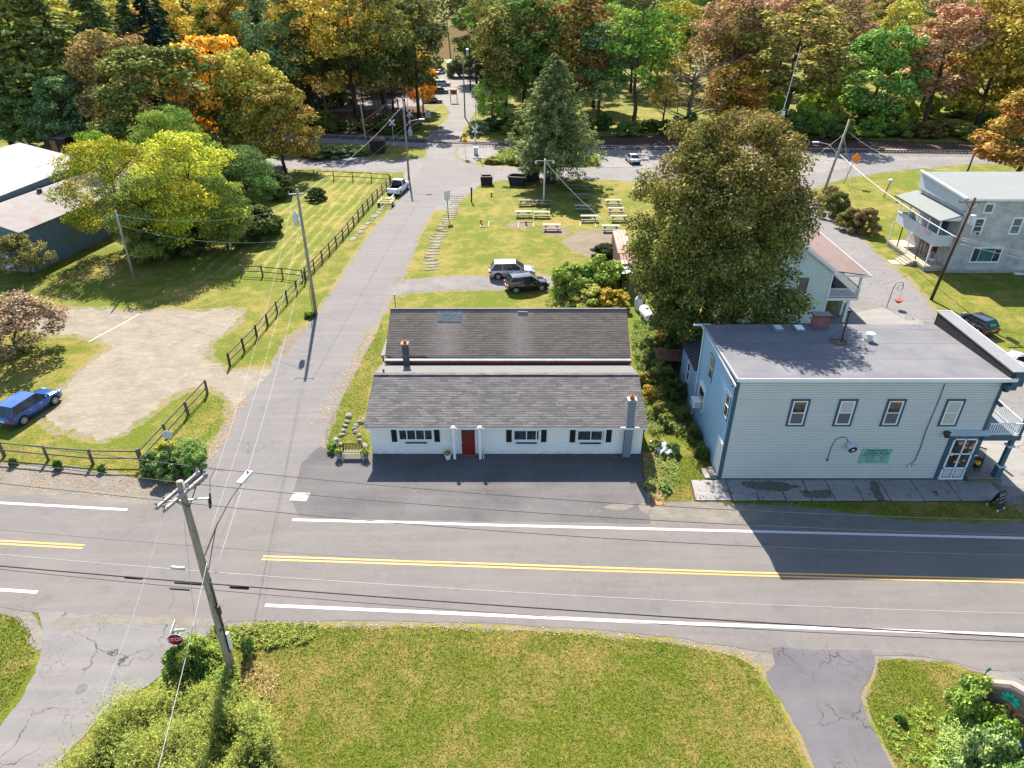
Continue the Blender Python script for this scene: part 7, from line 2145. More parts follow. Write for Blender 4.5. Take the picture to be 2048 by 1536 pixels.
litter('fallen_leaves', [(-14.89, 41.56), (-13.62, 54.22), (-13.12, 57.75), (-12.09, 57.22), (-12.77, 53.27), (-13.26, 48.07), (-13.57, 42.22)], 1500, .04, (.3, .17, .07), 'rusty leaves along the right edge of the side street', 6)
litter('fallen_leaves', [(-14, 23.85), (-0.62, 23.69), (8.19, 22.86), (12.37, 21.8), (11.57, 20.77), (7.95, 22.32), (-0.61, 23.17), (-12.75, 23.17)], 1600, .03, (.3, .2, .09), 'dry leaves along the lower edge of the main road', 7)
litter('fallen_leaves', [(-34.84, 37.06), (-24.02, 35.71), (-22.14, 33.68), (-26.16, 33.44), (-33.15, 34.42)], 900, .04, (.26, .15, .07), 'dry leaves on the gravel shoulder left of the side street', 8)
litter('fallen_leaves', [(-13.76, 23.17), (7.95, 22.32), (11.88, 20.64), (12.34, 16.99), (11.99, 14.92), (-9.34, 14.92)], 500, .022, (.2, .13, .05), 'dry leaves scattered over the near lawn', 9, .05)
litter('loose_stones', [(-35.81, 61.65), (-27.23, 62.59), (-25.86, 57.22), (-26.26, 53.27), (-23.73, 49.29), (-20.26, 49.55), (-21.26, 42.89), (-25.89, 46.89), (-27.81, 39.37), (-34.42, 41.56), (-36.15, 47.27), (-35.57, 54.22)], 1500, .022, (.2, .18, .15), 'loose pale stones scattered on the gravel lot', 10, .02)

# ================================================================== vegetation
def clump_cards(centres, radii, per, size, seed, flat=.75, shell=.55, up=.5, long=.72):
    rg = np.random.default_rng(seed)
    C, A, B, T, K = [], [], [], [], []
    for i, (c, r_) in enumerate(zip(centres, radii)):
        n = int(per * (r_ / np.mean(radii)) ** 2)
        d = rg.normal(size=(n, 3))
        d[:, 2] = d[:, 2] * .8 + .25
        d /= np.linalg.norm(d, axis=1)[:, None]
        rr = r_ * (shell + (1 - shell) * rg.uniform(0, 1, n) ** .7) * rg.uniform(.85, 1.15, n)
        P = d * rr[:, None] * np.array([1, 1, flat]) + np.asarray(c)
        nn = d * .6 + rg.normal(size=(n, 3)) * .55 + np.array([0, 0, up])
        nn /= np.linalg.norm(nn, axis=1)[:, None]
        a = np.cross(nn, rg.normal(size=(n, 3)))
        a /= np.linalg.norm(a, axis=1)[:, None]
        b = np.cross(nn, a)
        s_ = size * rg.uniform(.35, 1.0, n) ** 1.3 * 1.6
        C.append(P); A.append(a * s_[:, None]); B.append(b * (s_ * long)[:, None])
        T.append(np.clip(rg.normal(.5, .27, n), 0, 1)); K.append(np.full(n, np.clip(rg.normal(.5, .28), 0, 1)))
    return np.concatenate(C), np.concatenate(A), np.concatenate(B), np.concatenate(T), np.concatenate(K)

def crown_points(n, R_, z0, z1, seed, prof, inner=.5, lean=(0, 0)):
    rg = random.Random(seed)
    out, rad = [], []
    lob = [(rg.uniform(0, 6.28), rg.uniform(-.18, .18)) for _ in range(3)]
    tries = 0
    while len(out) < n and tries < n * 30:
        tries += 1
        u = rg.random()
        a = rg.uniform(0, 6.28)
        pr = prof(u) * (1 + sum(am * math.cos(a * (k + 2) + ph) for k, (ph, am) in enumerate(lob)))
        rho = inner + (1 - inner) * rg.random() ** .6
        rr = R_ * pr * rho
        r_ = R_ * rg.uniform(.16, .30) * (.7 + .5 * pr)
        p = Vector((rr * math.cos(a) + lean[0] * u, rr * math.sin(a) + lean[1] * u, z0 + (z1 - z0) * u))
        if any((p - q).length < r_ * .45 for q in out):
            continue
        out.append(p); rad.append(r_)
    return [tuple(p) for p in out], rad

ROUND = lambda u: math.sqrt(max(.03, 1 - ((u - .42) / .6) ** 2)) if u > .42 else .62 + .38 * math.sin(u / .42 * math.pi / 2)
TALL = lambda u: (.55 + .45 * math.sin(min(1, u * 1.7) * math.pi / 2)) * (1 if u < .6 else math.sqrt(max(.04, 1 - ((u - .6) / .42) ** 2)))
def mk_crown(kind, seed, size=.3, per=95, n=80, R_=6, z0=5, z1=19, prof=ROUND, inner=.45, flat=.75, m=None, up=.5, shell=.5, long=.72):
    c, r_ = crown_points(n, R_, z0, z1, seed, prof, inner)
    return cards(kind, *clump_cards(c, r_, per, size, seed, flat, shell, up, long), m or LEAF)

def mk_conifer(seed, H_=22, R_=4.2, z0=2, nb=260, per=46, size=.26, droop=.28, power=.9):
    rg = np.random.default_rng(seed)
    C, A, B, T, K = [], [], [], [], []
    for i in range(nb):
        u = (i + rg.uniform(0, 1)) / nb
        z_ = z0 + (H_ - z0) * (1 - (1 - u) ** 1.15)
        L = R_ * ((1 - (z_ - z0) / (H_ - z0)) ** power) * rg.uniform(.55, 1.12) + .25
        a = rg.uniform(0, 2 * np.pi)
        n = max(8, int(per * (.35 + L / R_)))
        v = rg.uniform(.12, 1, n) ** .8
        lat = rg.normal(0, .17, n) * (1.15 - v) * L * .9
        x, y = v * L * np.cos(a) - lat * np.sin(a), v * L * np.sin(a) + lat * np.cos(a)
        z = z_ - droop * L * v ** 1.4 + rg.normal(0, .07, n) * L * .4 + .12 * L * (v > .85)
        P = np.stack([x, y, z], 1)
        d = np.stack([np.cos(a) + rg.normal(0, .35, n), np.sin(a) + rg.normal(0, .35, n), rg.normal(-.35, .25, n)], 1)
        d /= np.linalg.norm(d, axis=1)[:, None]
        w_ = np.cross(d, rg.normal(size=(n, 3)) * .5 + np.array([0, 0, 1]))
        w_ /= np.linalg.norm(w_, axis=1)[:, None]
        s_ = size * rg.uniform(.7, 1.4, n)
        C.append(P); A.append(d * (s_ * 1.4)[:, None]); B.append(w_ * (s_ * .55)[:, None])
        T.append(rg.uniform(0, 1, n)); K.append(np.full(n, rg.uniform(0, 1)))
    return cards('crown', *[np.concatenate(q) for q in (C, A, B, T, K)], NEEDLE)

def mk_trunk(seed, H_=19, r0=.32, z0=5, R_=5, m=None, limbs=7, top=.82, fork=True):
    rg = random.Random(seed)
    mb = MB()
    pts = [Vector((0, 0, -.2))]
    for k in range(1, 7):
        pts.append(Vector((rg.uniform(-.25, .25), rg.uniform(-.25, .25), H_ * top * k / 6)))
    mb.tube(pts, [r0 * (1.15 - .95 * k / 6) for k in range(7)], 8)
    for i in range(limbs):
        f = rg.uniform(z0 / H_ * .75, top * .85)
        k = f * H_ / (H_ * top) * 6
        b = pts[int(k)].lerp(pts[min(6, int(k) + 1)], k - int(k))
        a = rg.uniform(0, 6.28) + i * 2.4
        L = R_ * rg.uniform(.55, .95)
        e1 = b + Vector((math.cos(a) * L * .5, math.sin(a) * L * .5, L * .35))
        e2 = b + Vector((math.cos(a + .3) * L, math.sin(a + .3) * L, L * .85))
        mb.tube([b, e1, e2], [r0 * .42, r0 * .28, r0 * .07], 6)
        for q in range(2):
            a2 = a + rg.uniform(-1, 1)
            mb.tube([e1, e1 + Vector((math.cos(a2) * L * .4, math.sin(a2) * L * .4, L * .3))], [r0 * .2, r0 * .04], 5)
    return mesh('trunk', mb, m or M['bark'], True)

KIND = {}
def K_(k, H_, W_, crowns, trunks):
    KIND[k] = (H_, W_, crowns, trunks)
K_('round', 19, 13.5, [mk_crown('crown', s, .23, 190, 74, 6, 3.6, 18.2, inner=.6) for s in (1, 2, 3)], [mk_trunk(s, 19, .3, 4) for s in (1, 2)])
K_('tall', 25, 11.5, [mk_crown('crown', s, .23, 165, 72, 5.2, 7.5, 24, TALL, .4, .85) for s in (11, 12, 13)], [mk_trunk(s, 25, .3, 8, 4.4) for s in (11, 12)])
K_('sparse', 25, 11.5, [mk_crown('crown', s, .21, 120, 58, 5.2, 7, 24, TALL, .35, .8) for s in (21, 22)], [mk_trunk(s, 25, .27, 6, 4.8, limbs=12) for s in (21, 22)])
K_('spruce', 24, 9.4, [mk_conifer(s, 24, 4.6, 1.5) for s in (31, 32)], [mk_trunk(31, 24, .28, 9, .8, limbs=2, top=.92)])
K_('pine', 26, 10, [mk_conifer(s, 26, 4.8, 6, 170, 60, .27, .08, .55) for s in (35, 36)], [mk_trunk(35, 26, .3, 9, 3, limbs=8, top=.9)])
K_('bare', 18, 12, [mk_crown('crown', 41, .16, 26, 50, 5.6, 6, 17.5, ROUND, .4, .9)], [mk_trunk(41, 18, .26, 2, 7, M['bark_grey'], 46, .75)])
K_('locust', 13, 12, [mk_crown('crown', s, .13, 300, 84, 5.4, 2.2, 12.4, ROUND, .4, .5, up=.9, long=.5) for s in (51, 52)], [mk_trunk(s, 13, .2, 2.5, 5, limbs=12) for s in (51, 52)])
K_('small', 5.5, 6.4, [mk_crown('crown', s, .09, 150, 60, 2.9, 1.3, 5.2, ROUND, .35, .8, shell=.3) for s in (61, 62)], [mk_trunk(s, 5.5, .12, .7, 2.6, limbs=14) for s in (61, 62)])
K_('bush', 2.4, 3.2, [mk_crown('foliage', s, .07, 260, 38, 1.35, .25, 2.15, lambda u: math.sqrt(max(.05, 1 - u * u * .95)), .3, .8) for s in (71, 72, 73)], [None])
K_('fine_bush', 2.4, 3.2, [mk_crown('foliage', s, .05, 360, 44, 1.35, .25, 2.15, lambda u: math.sqrt(max(.05, 1 - u * u * .95)), .3, .8) for s in (74, 75)], [None])

BUSHN = [0]
TN = [0]
def tree(name, label, XYhw, kind, col, cat='tree', group=None, var=None, rz=None, z=0):
    X, Y, h_, w_ = XYhw
    TN[0] += 1
    rg = random.Random(TN[0] * 7 + 3)
    H_, W_, cr, tr = KIND[kind]
    t = thing(name, label, cat, (X, Y, z), rg.uniform(0, 6.28) if rz is None else rz, group)
    sx = w_ / W_ * 1.1
    t.scale = (sx, sx * rg.uniform(.92, 1.06), h_ / H_)
    c = cr[(var if var is not None else TN[0]) % len(cr)]
    o = bpy.data.objects.new('crown' if tr[0] else 'foliage', c)
    COL.objects.link(o)
    o.parent = t
    k = rg.uniform(.9, 1.1)
    o.color = (min(1, col[0] * k * rg.uniform(.93, 1.07)), min(1, col[1] * k), min(1, col[2] * k), 1)
    m = tr[TN[0] % len(tr)]
    if m is not None:
        q = bpy.data.objects.new('trunk', m)
        COL.objects.link(q)
        q.parent = t
    else:
        if 'stems' not in KIND:
            mb = MB()
            for s_ in range(9):
                a = s_ * .7
                mb.tube([(0.05 * math.cos(a), .05 * math.sin(a), 0), (.5 * math.cos(a), .5 * math.sin(a), .9), (.8 * math.cos(a), .8 * math.sin(a), 1.6)], [.035, .025, .01], 5)
            KIND['stems'] = mesh('stems', mb, M['bark'])
        q = bpy.data.objects.new('stems', KIND['stems'])
        COL.objects.link(q)
        q.parent = t
    return t

OLIVE, DARK, GREEN, BRIGHT, YEL, GOLD, RUST, ORNG, PINE, TEAL, YOL = (.155, .145, .04), (.095, .105, .035), (.10, .145, .04), (.16, .23, .045), (.28, .29, .03), (.34, .26, .05), (.25, .16, .085), (.50, .28, .04), (.085, .115, .045), (.10, .145, .06), (.24, .23, .045)

# the big maple in front of the pale green house
mc, mr_ = crown_points(300, 6.6, 3.2, 19.4, 5, lambda u: float(np.interp(u, [0, .2, .45, .65, .82, .93, 1], [.72, .98, 1, .96, .84, .64, .34])), .38)
mr_ = [r_ * .72 for r_ in mr_]
t = thing('maple_tree', 'huge dense olive brown maple in front of the pale green house', 'tree', (16.5, 52.3, 0), .4)
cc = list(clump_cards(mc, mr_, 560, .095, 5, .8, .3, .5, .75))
cc[4] = np.clip(1.15 - (cc[0][:, 2] - 3) / 16 + np.random.default_rng(2).normal(0, .12, len(cc[4])) + (cc[4] - .5) * .5, 0, 1)  # autumn gold on top, with painted light: brighter above, shade put in below
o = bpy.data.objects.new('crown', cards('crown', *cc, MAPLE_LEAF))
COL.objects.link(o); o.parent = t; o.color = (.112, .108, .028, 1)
q = bpy.data.objects.new('trunk', mk_trunk(5, 18, .5, 3, 7, limbs=16)); COL.objects.link(q); q.parent = t
# the cedar behind the picnic tables
t = thing('cedar_tree', 'broad feathery grey green cedar standing by the timber bins', 'tree', (*(6.31, 110.1), 0), 1.0)
o = bpy.data.objects.new('crown', mk_conifer(88, 18.5, 8.3, 3.0, 420, 170, .16, .14, .74))
COL.objects.link(o); o.parent = t; o.color = (.135, .155, .06, 1)
q = bpy.data.objects.new('trunk', mk_trunk(88, 17, .5, 3, 4, limbs=10)); COL.objects.link(q); q.parent = t

# named trees, left to right
TL = [
 ('pine_tree', 'tall dark pine at the far left edge behind the white barn roof', (-96.51, 136.71, 30.2, 15.3), 'pine', (.11, .15, .055)),
 ('pine_tree', 'yellow tinted pine second from the left edge of the wood', (-91.12, 139.91, 31.3, 15.6), 'pine', (.19, .21, .06)),
 ('pine_tree', 'tall olive pine third from the left edge of the wood', (-86.5, 143.24, 30.6, 14.1), 'pine', (.14, .175, .06)),
 ('spruce_tree', 'tall dark spruce with drooping boughs left of the brown maple', (-79.9, 146.21, 29.9, 16.3), 'spruce', PINE),
 ('spruce_tree', 'blue black spruce behind the orange maple crown', (-74.71, 158.1, 29.2, 13.4), 'spruce', (.022, .035, .028)),
 ('deciduous_tree', 'small blue green tree under the pines beside the rusty shack', (-80.43, 131.12, 13.2, 11.7), 'round', TEAL),
 ('deciduous_tree', 'low dark green tree left of the rusty shack', (-91.01, 133.22, 9.7, 11.1), 'round', GREEN),
 ('maple_tree', 'brown maple at the left of the big olive maple', (-70.71, 133.22, 20.5, 15.3), 'round', (.19, .13, .05)),
 ('maple_tree', 'big dark olive maple left of centre behind the locust trees', (-55.42, 116.19, 19.3, 19.8), 'round', (.105, .115, .03)),
 ('maple_tree', 'bright orange maple crown just behind the dark olive maple', (-51.38, 125.91, 20.2, 16.2), 'round', ORNG),
 ('maple_tree', 'tall yellow olive maple right of the orange maple', (-42.98, 121.42, 18.6, 12.4), 'round', YOL),
 ('maple_tree', 'olive and orange maple at the right end of the left tree group', (-37.84, 116.19, 13.9, 11.3), 'round', (.17, .13, .03)),
 ('deciduous_tree', 'tall teal green tree above the right shoulder of the left tree group', (-47.36, 154.69, 27.1, 13.2), 'tall', TEAL),
 ('maple_tree', 'tall golden tree with thin trunks left of centre', (-39.81, 154.69, 27.9, 15.2), 'sparse', GOLD),
 ('maple_tree', 'tall golden olive tree second from the road on the left', (-33.34, 154.69, 28.7, 16.2), 'sparse', (.22, .17, .03)),
 ('deciduous_tree', 'tall olive tree nearest the crossing road on the left', (-26.86, 154.69, 27.5, 13.2), 'tall', OLIVE),
 ('deciduous_tree', 'dark green tree leaning over the parked cars beyond the track', (-21.17, 164.09, 26.1, 12.9), 'tall', DARK),
 ('maple_tree', 'small vivid orange maple above the parked cars', (-21.59, 175.99, 13.3, 7.3), 'round', ORNG),
 ('deciduous_tree', 'pale green tree beside the river gap', (-5.97, 226.68, 24.5, 11.8), 'tall', (.13, .17, .04)),
 ('deciduous_tree', 'olive tree right of the crossing with dark lower leaves', (-1.34, 160.45, 23.2, 13.8), 'tall', OLIVE),
 ('deciduous_tree', 'bright yellow green sapling at the right side of the crossing road', (-4.29, 158.1, 10.1, 8.1), 'small', BRIGHT),
 ('deciduous_tree', 'dark green tree immediately behind the cedar on its left', (4.54, 159.26, 25.3, 13.7), 'tall', GREEN),
 ('deciduous_tree', 'brown olive tree rising behind the cedar top', (12.76, 158.1, 26.2, 15.6), 'tall', (.12, .085, .025)),
 ('deciduous_tree', 'teal green tree right of the cedar', (18.82, 158.1, 20.4, 11.6), 'tall', TEAL),
 ('deciduous_tree', 'very tall bright green tree with a dark straight trunk', (26, 154.69, 29.1, 16.2), 'sparse', (.10, .17, .03)),
 ('bare_tree', 'grey nearly leafless tree left of the big maple top', (37.87, 154.69, 16.6, 18.7), 'bare', (.2, .15, .05)),
 ('deciduous_tree', 'yellow leaved thin tree in front of the bare grey tree', (32.47, 154.69, 13.3, 8.4), 'sparse', (.26, .22, .05)),
 ('maple_tree', 'orange brown maple directly behind the big maple top', (47.58, 154.69, 13.3, 11.5), 'round', (.27, .16, .03)),
 ('deciduous_tree', 'tall dark olive tree near the white antenna mast', (58.37, 154.69, 24.1, 19.5), 'tall', OLIVE),
 ('deciduous_tree', 'rust red tree left of the antenna mast', (49.32, 167.25, 25.6, 16.5), 'tall', RUST),
 ('deciduous_tree', 'rust red tree behind the bright green tree', (75.09, 173.9, 25.5, 16), 'tall', RUST),
 ('deciduous_tree', 'bright green bushy tree right of the antenna mast', (76.71, 154.69, 19.9, 15.5), 'round', (.12, .19, .045)),
 ('deciduous_tree', 'rust brown tree between the green and golden trees', (88.58, 154.69, 23.6, 15.4), 'tall', (.24, .15, .085)),
 ('maple_tree', 'large golden olive maple at the upper right', (99.91, 154.69, 25.8, 19.4), 'round', (.23, .18, .035)),
 ('maple_tree', 'golden maple at the upper right corner of the wood', (109.62, 154.69, 24.1, 18.4), 'round', (.20, .16, .035)),
 ('maple_tree', 'orange brown maple beside the grey house roof', (79.23, 108.29, 14.2, 14.4), 'round', (.21, .12, .03)),
 ('locust_tree', 'yellow green locust nearest the grey barn', (-45.88, 78.76, 13.2, 10.3), 'locust', (.21, .20, .02)),
 ('locust_tree', 'vivid yellow locust over the lawn right of the slim pole', (-37.27, 78.76, 13.7, 11.1), 'locust', YEL),
 ('locust_tree', 'light green locust rising behind the yellow locusts', (-43.17, 90.45, 14.7, 9.6), 'locust', (.11, .16, .03)),
 ('locust_tree', 'fresh green locust at the upper left of the yellow group', (-55.1, 92.69, 11.1, 7.3), 'locust', (.13, .19, .02)),
 ('locust_tree', 'dark green locust at the right end of the yellow group', (-35.79, 92.69, 9.3, 9.4), 'locust', (.06, .10, .025)),
 ('locust_tree', 'olive green locust low in front of the yellow ones', (-41.05, 75.74, 9.9, 9.3), 'locust', (.14, .155, .035)),
 ('locust_tree', 'low dark green locust at the right front of the yellow one', (-34.26, 78.76, 8.9, 7), 'locust', (.10, .13, .03)),
 ('deciduous_tree', 'small loose leaved tree on the lawn below the yellow locust', (-34.15, 80.17, 5.9, 5.4), 'small', (.13, .16, .05)),
 ('crab_tree', 'small rust pink tree on the grass beside the gravel lot', (-42.86, 52.8, 5.4, 8.3), 'small', (.2, .14, .095)),
 ('crab_tree', 'rust pink tree at the left edge above the blue SUV', (-46.5, 52.8, 5, 6.4), 'small', (.19, .135, .09)),
 ('deciduous_tree', 'small bronze green tree in front of the barn wall', (-53.05, 70.51, 4.7, 4.9), 'small', (.15, .14, .05)),
]
for nm, lb, q4, kd, cl in TL:
    tree(nm, lb, q4, kd, cl)
# overhanging orange maple boughs by the crossing and undergrowth
BL = [
 ('bush', 'round green bush nearest the leaning pole on the lawn', (44.22, 92.23, 3.4, 4.1), 'fine_bush', (.085, .09, .025)),
 ('bush', 'olive bush left of the pair on the lawn by the right street', (43.86, 86.66, 3, 3.7), 'fine_bush', (.10, .085, .028)),
 ('bush', 'brown twiggy bush right of the pair on the lawn by the right street', (45.17, 85.06, 3.3, 3.6), 'fine_bush', (.14, .10, .045)),
 ('bush', 'straw coloured bush at the foot of the leaning pole', (45.2, 96.94, 3.1, 3.2), 'fine_bush', (.2, .15, .07)),
 ('bush', 'large light green hedge bush right of the black SUV', (6.01, 65.33, 3.8, 4.8), 'bush', (.13, .17, .035)),
 ('bush', 'large light green hedge bush beside the lean-to', (9.52, 66.63, 4, 5.4), 'bush', (.14, .18, .035)),
 ('bush', 'low light green bush filling the front of the hedge', (7.31, 62.59, 2.3, 4.5), 'bush', (.16, .18, .04)),
 ('bush', 'yellowing bush behind the vent pipe of the rear house', (10, 62.12, 2.2, 3.4), 'bush', (.24, .19, .03)),
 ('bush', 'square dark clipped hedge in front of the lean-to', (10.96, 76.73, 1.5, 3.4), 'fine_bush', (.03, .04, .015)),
 ('bush', 'dark green bush with pale leaves at the corner plants, left', (-23.81, 35.97, 1.7, 1.8), 'bush', (.10, .145, .05)),
 ('bush', 'leafy green bush at the corner plants, middle', (-22.36, 35.71, 2.1, 2.3), 'bush', (.10, .155, .045)),
 ('bush', 'bright green bush at the corner plants, right', (-21.18, 36.24, 1.9, 1.9), 'bush', (.10, .17, .04)),
 ('bush', 'small yellow flowered bush behind the corner plants', (-23.83, 38.19, 1.1, 1.4), 'bush', (.22, .22, .03)),
 ('bush', 'small green clump at the foot of the transformer pole', (-19.58, 60.04, 0.6, 1.3), 'bush', (.05, .09, .02)),
 ('bush', 'green vine clump on the second post of the shoulder fence', (-30.42, 36.35, 0.8, 0.7), 'bush', (.05, .09, .02)),
 ('bush', 'green vine clump on the left post of the shoulder fence', (-33.65, 36.78, 0.7, 0.6), 'bush', (.05, .09, .02)),
 ('bush', 'green vine clump on the third post of the shoulder fence', (-27.33, 36.08, 0.6, 0.6), 'bush', (.06, .10, .025)),
 ('bush', 'tall light green bush at lower right below the marker sign', (20.23, 18.24, 2.9, 2.2), 'bush', (.13, .19, .04)),
 ('bush', 'leafy green bush beside the carved sign', (20.48, 16.99, 2.6, 1.6), 'bush', (.14, .20, .035)),
 ('bush', 'grey green bush at the lower right corner in front of the carved sign', (18.88, 15.52, 3.9, 2.2), 'bush', (.12, .17, .06)),
 ('bush', 'low green bush at the bottom right edge of the lawn', (18.86, 13.8, 5, 1.8), 'bush', (.12, .18, .05)),
 ('bush', 'small green weed clump left of the leafy bush at lower right', (17.29, 18.36, 0.5, 0.5), 'bush', (.10, .16, .03)),
 ('bush', 'dark green bush on the grass just right of the big pole foot', (-12.77, 21.69, 1.4, 0.7), 'bush', (.09, .13, .035)),
 ('bush', 'round green bush under the stop sign', (-15.13, 20.58, 2.2, 2.2), 'fine_bush', (.085, .12, .025)),
 ('bush', 'dark green bush at the driveway kerb behind the bench pots', (-12.54, 38.48, 0.7, 1), 'bush', (.08, .14, .03)),
 ('bush', 'dark shaded bush between the track and the back street, right of the crossing', (1.41, 122.88, 1.5, 5.3), 'bush', (.16, .18, .04)),
 ('bush', 'light green bush on the verge below the crossing signal', (-3.43, 122.88, 1.2, 3.1), 'bush', (.16, .18, .04)),
 ('bush', 'grey green shrub beyond the track right of the crossing road', (-7.17, 148.25, 3, 4.1), 'bush', (.12, .16, .08)),
 ('bush', 'rounded green shrub left of the back street under the orange maple', (-34.15, 128.27, 2.1, 8.2), 'bush', (.09, .13, .05)),
 ('bush', 'pale green shrub on the verge left of the signal cabinet', (-29.91, 129.88, 1.6, 6.4), 'bush', (.13, .16, .06)),
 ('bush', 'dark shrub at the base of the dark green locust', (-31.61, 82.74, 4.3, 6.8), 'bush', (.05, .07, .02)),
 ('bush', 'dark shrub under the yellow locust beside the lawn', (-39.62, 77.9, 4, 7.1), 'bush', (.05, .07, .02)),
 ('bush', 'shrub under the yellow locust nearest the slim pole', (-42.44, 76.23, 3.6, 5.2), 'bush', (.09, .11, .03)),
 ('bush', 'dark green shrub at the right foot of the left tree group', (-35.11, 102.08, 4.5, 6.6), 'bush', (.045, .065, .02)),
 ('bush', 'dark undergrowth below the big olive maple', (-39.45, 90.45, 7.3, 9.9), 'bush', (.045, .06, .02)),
 ('bush', 'small shrub sprouting beside the lawn fence corner', (-28.75, 99.97, 2, 3.1), 'bush', (.05, .07, .02)),
]
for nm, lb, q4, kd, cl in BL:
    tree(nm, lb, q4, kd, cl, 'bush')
# vines and weeds in the gap between the white house and the store
VL = [((11.85, 53.27, 1.6, 1.9), (.13,.16,.05)), ((11.66, 50.14, 1.7, 1.7), (.15,.17,.07)), ((12.04, 48.07, 2.1, 2), (.12,.15,.05)), ((10.76, 47.27, 1.2, 1.4), (.2,.17,.04)), ((13.52, 51, 3.1, 2.3), (.05,.09,.025)), ((14.44, 49.71, 2.4, 1.8), (.045,.08,.025)),
      ((10.77, 45.01, 1.4, 1.4), (.28,.19,.04)), ((11.08, 42.89, 1.3, 1.4), (.17,.17,.04)), ((12.52, 45.01, 2, 1.8), (.045,.07,.02)), ((13.58, 45.01, 1.6, 1.4), (.05,.06,.02)), ((11.28, 41.56, 1.1, 1.2), (.15,.18,.05)), ((12.57, 41.56, 1.3, 1.3), (.04,.06,.02)),
      ((13.05, 39.68, 1.1, 1.1), (.035,.05,.018)), ((9.99, 38.48, 0.9, 1), (.14,.17,.06)), ((11.15, 38.19, 0.9, 1), (.10,.15,.05)), ((13.1, 37.62, 1.1, 1), (.04,.07,.02)), ((14.8, 55.19, 2, 2.7), (.11,.14,.04)), ((13.26, 54.22, 1.5, 1.8), (.17,.13,.04)),
      ((8.93, 34.42, 0.6, 0.8), (.15,.15,.05)), ((9.86, 34.17, 0.5, 0.9), (.12,.16,.04)), ((13.16, 59.37, 1.2, 1.7), (.1,.14,.05)), ((16.4, 54.22, 2.5, 1.8), (.1,.15,.03))]
VLAB = ['just right of the rear house roof', 'right of the gap between the two roofs', 'in the middle of the upper gap', 'touching the white house ridge end', 'against the annex of the store', 'under the annex window', 'beside the upper right of the white house roof', 'below the air conditioner on the left', 'in front of the arched window', 'under the air conditioner', 'right of the white sheets',
 'along the store wall above the side door', 'against the store wall near its front corner', 'below the white sheets', 'in the middle of the lower gap', 'touching the side door of the store', 'behind the wooden deck rail', 'in front of the propane tank', 'at the corner of the forecourt', 'in the grass near the sidewalk end', 'beside the propane tank', 'at the left end of the wooden deck']
for k, (q4, cl) in enumerate(VL):
    d = ('pale green', 'yellowing', 'dark shaded', 'orange brown')[(0 if cl[1] > .13 else 2) if cl[0] < .16 else (3 if cl[1] > .16 and cl[0] > .25 else 1)]
    tree('vine_clump', '%s vine clump %s' % (d, VLAB[k]), q4, 'bush', cl, 'bush', 'vine clumps between the white house and the store')
LAND = ['at the far left edge', 'beyond the white barn roof', 'beyond the locust trees', 'above the orange maple', 'above the striped lawn', 'above the signal cabinet', 'left of the crossing road', 'right of the crossing road', 'above the cedar', 'above the picnic tables', 'above the silver sedan', 'above the big maple', 'near the antenna mast', 'above the leaning pole', 'beyond the grey house', 'at the far right edge']
ORD = ['first', 'second', 'third', 'fourth', 'fifth', 'sixth', 'rearmost']
# undergrowth along the far side of the railway and the bright clearing behind it
rg = random.Random(21)
for k in range(64):
    px_ = 640 + k * 27.5 if k < 48 else 20 + (k - 48) * 34
    X = -160 + k * 4.6
    if -21 < X < -5:
        continue
    Y = 150 + rg.uniform(-.5, 6) - (0.10 * X if X > 0 else 0)
    w_ = rg.uniform(4, 8)
    cl = rg.choice([(.05, .075, .02), (.07, .09, .025), (.10, .13, .03), (.12, .10, .03)]) if X < 45 else rg.choice([(.10, .14, .03), (.15, .18, .035), (.07, .10, .03), (.12, .09, .03)])
    tree('undergrowth_bush', '%s %s bush on the far side of the railway, %s' % ('wide' if w_ > 6 else 'narrow', 'pale' if cl[1] > .12 else 'brownish' if cl[0] > cl[1] else 'dark green', LAND[min(15, max(0, int((X / Y + .82) / 1.64 * 16)))]), (X, Y, rg.uniform(2, 4.6), w_), 'bush', cl, 'bush', 'bushes along the far side of the railway')
for k in range(26):
    X = rg.uniform(50, 108); Y = rg.uniform(148, 176) - .1 * (X - 50)
    h_, w_, cl = rg.uniform(3, 7), rg.uniform(5, 9), rg.choice([(.17, .22, .03), (.13, .19, .03), (.2, .2, .04)])
    tree('clearing_bush', '%s %s %s bush in the sunny clearing, %s' % ('tall' if h_ > 5 else 'low', 'broad' if w_ > 7 else 'slim', {.17: 'yellow green', .13: 'fresh green', .2: 'yellowish'}[cl[0]], LAND[min(15, max(0, int((X / Y + .82) / 1.64 * 16)))]), (X, Y, h_, w_), 'bush', cl, 'bush', 'sunlit bushes in the clearing behind the railway')
